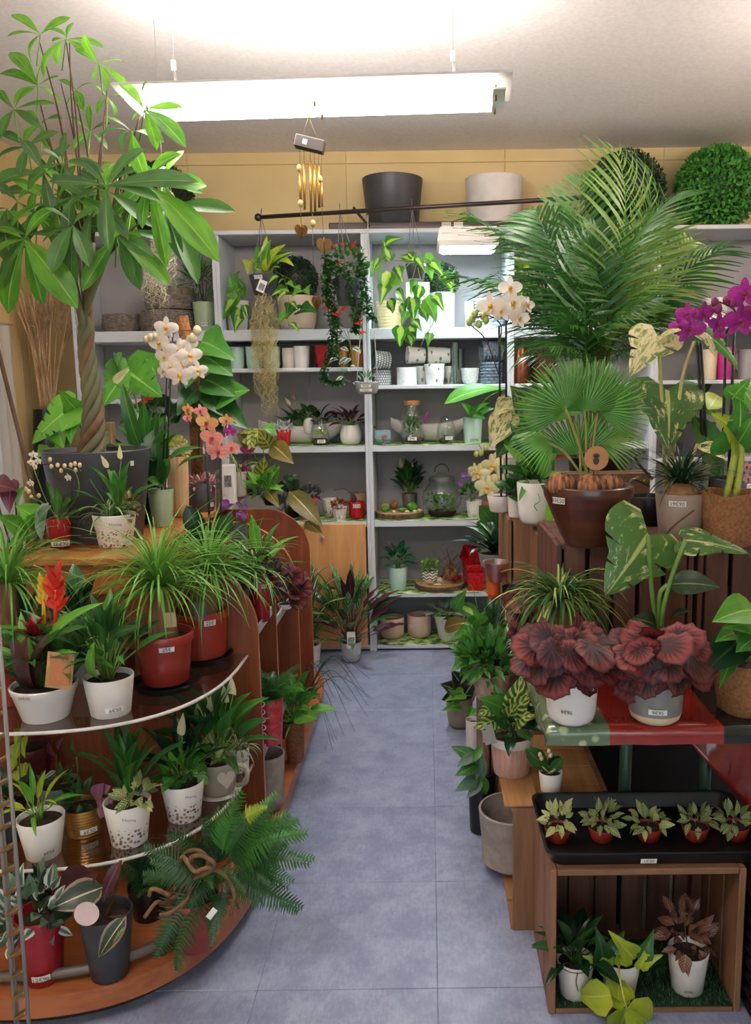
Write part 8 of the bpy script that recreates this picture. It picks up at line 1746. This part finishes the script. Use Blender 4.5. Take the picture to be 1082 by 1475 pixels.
# ---- front crate with its tray
FX0, FX1, FY0, FY1, FZ = .276, .742, 1.82, 2.125, .38
T = crate('open-fronted wooden crate on the floor with three white pots inside', (FX0, FY0, .0), (FX1, FY1, FZ), '-y', (m_cr, m_cr_x, m_cr_d), t=.016)  # darker back slats put the shade inside the crate into the colour
for sx in (FX0 + .016, FX1 - .016 - .03): T.box('corner_post', (sx, FY1 - .05, .0165), (sx + .03, FY1 - .017, FZ - .017), m_cr_d)
T = Thing('grass_mat', 'dark green artificial grass mat in the open crate', 'mat', (.5, 1.97, .0163))
R = random.Random(3); BL = Tmpl([(-.12, 0, 0), (.12, 0, 0), (0, 1, 0)], [(0, 1, 2)])
for k in range(2600):
    p = Vector((R.uniform(FX0 + .02, FX1 - .02), R.uniform(FY0 + .005, FY1 - .055), .0163)); T.bleaf('mat', BL, p, p + Vector((R.uniform(-.5, .5), R.uniform(-.5, .5), 1)).normalized() * .012, (0, -1, 0))
T.flush('mat', G_deep)
T.box('backing', (FX0 + .018, FY0 + .003, .0162), (FX1 - .018, FY1 - .052, .0172), pmat('dark green mat backing', '#1f3324'), bev=.0003)
K_wp = pmat('white thin-walled pot', '#dcd6cf', '#d0c9c1', rough=.4)
T = P('hoya', 'dark-leaved plant in white pot at the left of the open crate', 828, 1398, 54, 42, .0166, K_wp, by=1443); T.Y = T.o.y; rosette(T, T.c, 22, .05, .05, .085, [OV, LA], [G_deep, G_dark], 3, (-.3, 1.0), stem=m_stem_d); T.tubes('string', [smooth([T.b + Vector((T.rt * math.sin(a) * 1.02, -T.rt * math.cos(a) * 1.02, T.h * .93)) for a in (-1, -.5, 0, .5, 1)], 4), smooth([at(832, 1402, T.Y - T.rt - .004), at(830, 1415, T.Y - T.rt - .004), at(833, 1428, T.Y - T.rt)], 3)], .0012, m_twig, 4)
T = P('lime_philodendron', 'lime-leaved philodendron in grey-white pot spilling out of the crate', 893, 1397, 58, 44, .0166, K_offw, by=1439); T.Y = T.o.y; Y = T.Y
for b, t, m in (((912, 1380), (876, 1340), G_lime), ((925, 1380), (942, 1338), G_dark), ((925, 1385), (956, 1375), G_lime), ((922, 1395), (932, 1362), G_lime), ((878, 1395), (838, 1376), G_lime), ((895, 1390), (890, 1355), G_lime), ((882, 1390), (862, 1360), G_fresh), ((900, 1450), (872, 1412), G_lime), ((880, 1434), (833, 1432), G_lime), ((902, 1452), (885, 1478), G_lime), ((905, 1450), (935, 1476), G_lime), ((890, 1440), (885, 1405), G_lime), ((868, 1380), (858, 1335), G_dark), ((880, 1370), (900, 1340), G_dark)): lf(T, HEN, m, b, t, R0.uniform(-.06, 0), yb=-.12 if t[1] > 1400 else -.04, wide=1.0)
T.tubes('stems', [smooth([T.c, at(892, 1400, Y - .1), at(897, 1430, Y - .14), at(903, 1452, Y - .14)], 5), smooth([T.c, at(915, 1380, Y - .03)], 3), smooth([T.c, at(880, 1392, Y - .03)], 3)], .0025, pmat('lime stem', '#b5bd4a'), 5, kind='stuff')
T = P('fittonia', 'rusty pink fittonia in white pot at the right of the open crate', 990, 1386, 58, 44, .0166, K_wp, by=1437); price(T, 993, 1430, '6€90', 16, 6, True); T.Y = T.o.y; Y = T.Y
bush(T, T.c + Vector((-.01, 0, .06)), (.05, .045, .065), 52, .045, [OVS], G_fit_red, 4, joined=None); lf(T, RN, G_fit_red, (988, 1375), (984, 1402), -.08, yb=-.07); T.tubes('stem', [[T.c, at(985, 1320, Y)], [T.c, at(1010, 1370, Y)]], .002, m_twig, 5)
c0, c1 = atz(776, 1240, FZ), atz(1092, 1240, FZ); TX_0, TX_1, TY_0, TY_1 = FX0 - .005, .80, FY0 + .012, FY1 - .005
T = Thing('nursery_tray', 'black plastic nursery tray lying on the front crate', 'tray', ((TX_0 + TX_1) / 2, (TY_0 + TY_1) / 2, FZ + .0005))
def rrect(x0, y0, x1, y1, r, n=6): return [(cx_ + r * math.cos(a0 + q * math.pi / 2 / n), cy_ + r * math.sin(a0 + q * math.pi / 2 / n)) for cx_, cy_, a0 in ((x1 - r, y1 - r, 0), (x0 + r, y1 - r, math.pi / 2), (x0 + r, y0 + r, math.pi), (x1 - r, y0 + r, 1.5 * math.pi)) for q in range(n + 1)]
V = []; Fc = []; Z0 = FZ + .001
rings = [(0, .012, 0), (0, 0, .034), (0, -.006, .036), (0, -.006, .040), (0, 0, .040), (0, .004, .034), (0, .016, .006)]
for _, ins, z in rings: V += [Vector((x, y, Z0 + z)) for x, y in rrect(TX_0 + ins, TY_0 + ins, TX_1 - ins, TY_1 - ins, .03)]
m = 28
for i in range(len(rings) - 1):
    for k in range(m): Fc.append((i * m + k, i * m + (k + 1) % m, (i + 1) * m + (k + 1) % m, (i + 1) * m + k))
Fc.append(tuple(reversed(range(m)))); Fc.append(tuple((len(rings) - 1) * m + k for k in range(m)))
T.mesh('tray', V, Fc, K_black, None, True); sharp(T.kids[-1], 45)
p = Vector((at(934, 1234, TY_0).x, TY_0 - .0075, Z0 + .030)); lb = card(T, 'price_label', p + Vector((0, .002, -.012)), (0, -1, -.25), .038, .013, m_label); text(T, lb, '1€50', .012, p + Vector((0, .0010, -.012)), (0, -1, -.25), m_ink)
for k, (px, mt) in enumerate(((803, G_fit_l), (866, G_fit), (933, G_fit_l), (1000, G_fit), (1058, G_fit))):
    x = at(px, 1210, 1.95).x
    T = Thing('fittonia', 'small fittonia in terracotta pot, ' + ('leftmost in the tray, palest leaves', 'second from left in the tray, dark with white veins', 'middle one of the tray, wide and flat', 'fourth from left in the tray, touching its neighbour', 'rightmost in the tray, leaning left')[k], 'plant', (x, 1.945, Z0 + .0065), 'fittonias in the black tray')
    pot(T, T.o, .026, .034, .036, K_terra, 'taper', 24); T.s = mpp(1.95, .4); hgt = (.045, .05, .03, .035, .035)[k]
    bush(T, T.c + Vector((0 - .008 * (k == 4), -.004, hgt * .55)), (.034 + .012 * (k == 2), .03, hgt * .6), 34, .034, [OVS], mt if k not in (2,) else [G_fit, G_fit_l], 40 + k, joined=None, up=.3)
    T.tubes('stem', [[T.c, T.c + Vector((0, 0, hgt * .7))]], .002, m_twig, 5)
# ---- under the table
T = Thing('red_sheet', 'glossy red plastic sheet hanging in folds under the table', 'sheet', (.80, 2.05, .30)); V = []; Fc = []; n = 14
for j in range(n + 1):
    for i in range(n + 1):
        u, v = i / n, j / n; x = .585 + .34 * u; z = .718 - v * (.03 + .40 * u); V.append(Vector((x, 2.15 - .04 * v + .018 * math.sin(u * 15 + v * 4) * (.3 + v), z)))
for j in range(n):
    for i in range(n): q = j * (n + 1) + i; Fc.append((q, q + 1, q + n + 2, q + n + 1))
o = T.mesh('sheet', V, Fc, pmat('glossy red plastic', '#8e1f1a', '#7a1814', rough=.22, coat=.5)); sm = o.modifiers.new('thickness', 'SOLIDIFY'); sm.thickness = .002
T = Thing('dark_filler_box', 'black box added under the table to darken the gap', 'box', (.85, 2.9, 0)); T.box('box', (.56, 2.66, 0), (1.18, 3.5, .58), K_black, bev=.01); T.box('lid', (.55, 2.65, .58), (1.19, 3.51, .62), K_black, bev=.008)  # made-up black box that supplies the dark under the table
T = Thing('wire_rack', 'dark metal rack with slanting slats at the lower right edge', 'rack', (.80, 1.80, 0)); m_rk = pmat('dark grey metal', '#3a3635', rough=.4, metal=.6)
for y in (1.72, 2.05): T.tubes('upright', [[(.758, y, 0), (.758, y, .36)]], .006, m_rk, 6); T.tubes('upright', [[(1.0, y, 0), (1.0, y, .36)]], .006, m_rk, 6)
for k in range(9): T.box('slat', (.752, 1.70, .03 + k * .037), (1.01, 2.06, .034 + k * .037), m_rk, bev=.001, tilt=(.0, -.12))
# ---- right bays of the shelving
for name, lab, px, ty, wt, wb, z, m, Yc in (('flower_pot', 'slate grey pot on the shelf behind the palm', 781, 422, 34, 30, Z1, pmat('slate grey pot', '#8f979f'), 4.82), ('flower_pot', 'cream pot on the right shelf beside the magenta one', 1022, 503, 24, 20, 1.531, K_cream, 4.78), ('flower_pot', 'bright magenta pot on the right shelf', 1046, 500, 28, 22, 1.531, pmat('magenta pot', '#c41f8a', '#ad1878', rough=.35), 4.78), ('flower_pot', 'grey cylinder pot on the right shelf by the magenta one', 1080, 503, 32, 28, 1.531, K_grey, 4.78),
                                           ('flower_pot', 'white printed pot high on the right shelf, behind the magenta orchid', 1030, 428, 36, 32, 1.8305, K_white, 4.78), ('copper_pot', 'round copper pot on the shelf left of the palm', 748, 500, 28, 26, Z3, pmat('copper pot', '#8a5236', '#6f3f28', rough=.3, metal=.7), 4.80), ('copper_pot', 'wide bronze pot half behind the palm', 782, 508, 40, 34, Z3, pmat('bronze pot', '#6a4a2c', '#553a22', rough=.3, metal=.7), 4.84)):
    P(name, lab, px, ty, wt, wb, z, m, Y=Yc, cat='pot', soil=None, fill=.3)
T = Thing('shelf_board', 'extra upper shelf board in the right bay under the white printed pot', 'shelf', (1.65, 4.85, 1.80)); T.box('board', (XS[4] + .0205, Y_SHELF + .004, 1.808), (XS[5] - .0205, 5.029, 1.830), m_shelf)
T = P('trailing_pothos', 'bright green plant on the shelf lit by the grow light, behind the palm', 752, 425, 40, 32, Z1, K_offw, Y=4.80); T.Y = 4.7
bush(T, T.c + Vector((0, -.03, .08)), (.09, .08, .13), 60, .06, [OVS, HES], [G_fresh, G_lime], 3, joined=None)
T = P('leafy_plant', 'leafy green plant low in the right bay', 1000, 610, 60, 50, 1.10, K_dgrey, Y=4.80); rosette(T, T.c, 20, .20, .06, .11, [OV, HE], [G_dark, G_mid], 43, (.3, 1.2))

# ---------------------------------------------------------------- finish: lettering to meshes, labels and categories onto the roots
bpy.context.view_layer.update()
dg = bpy.context.evaluated_depsgraph_get()
for T in THINGS:
    for i, o in enumerate(T.kids):
        if o.type == 'FONT':
            me = bpy.data.meshes.new_from_object(o.evaluated_get(dg)); nm = o.name.split('.')[0]
            n = bpy.data.objects.new('lettering_tmp', me); COL.objects.link(n); n.parent = o.parent; n.matrix_local = o.matrix_local
            bpy.data.objects.remove(o); n.name = nm; T.kids[i] = n
for T in THINGS: T.done()
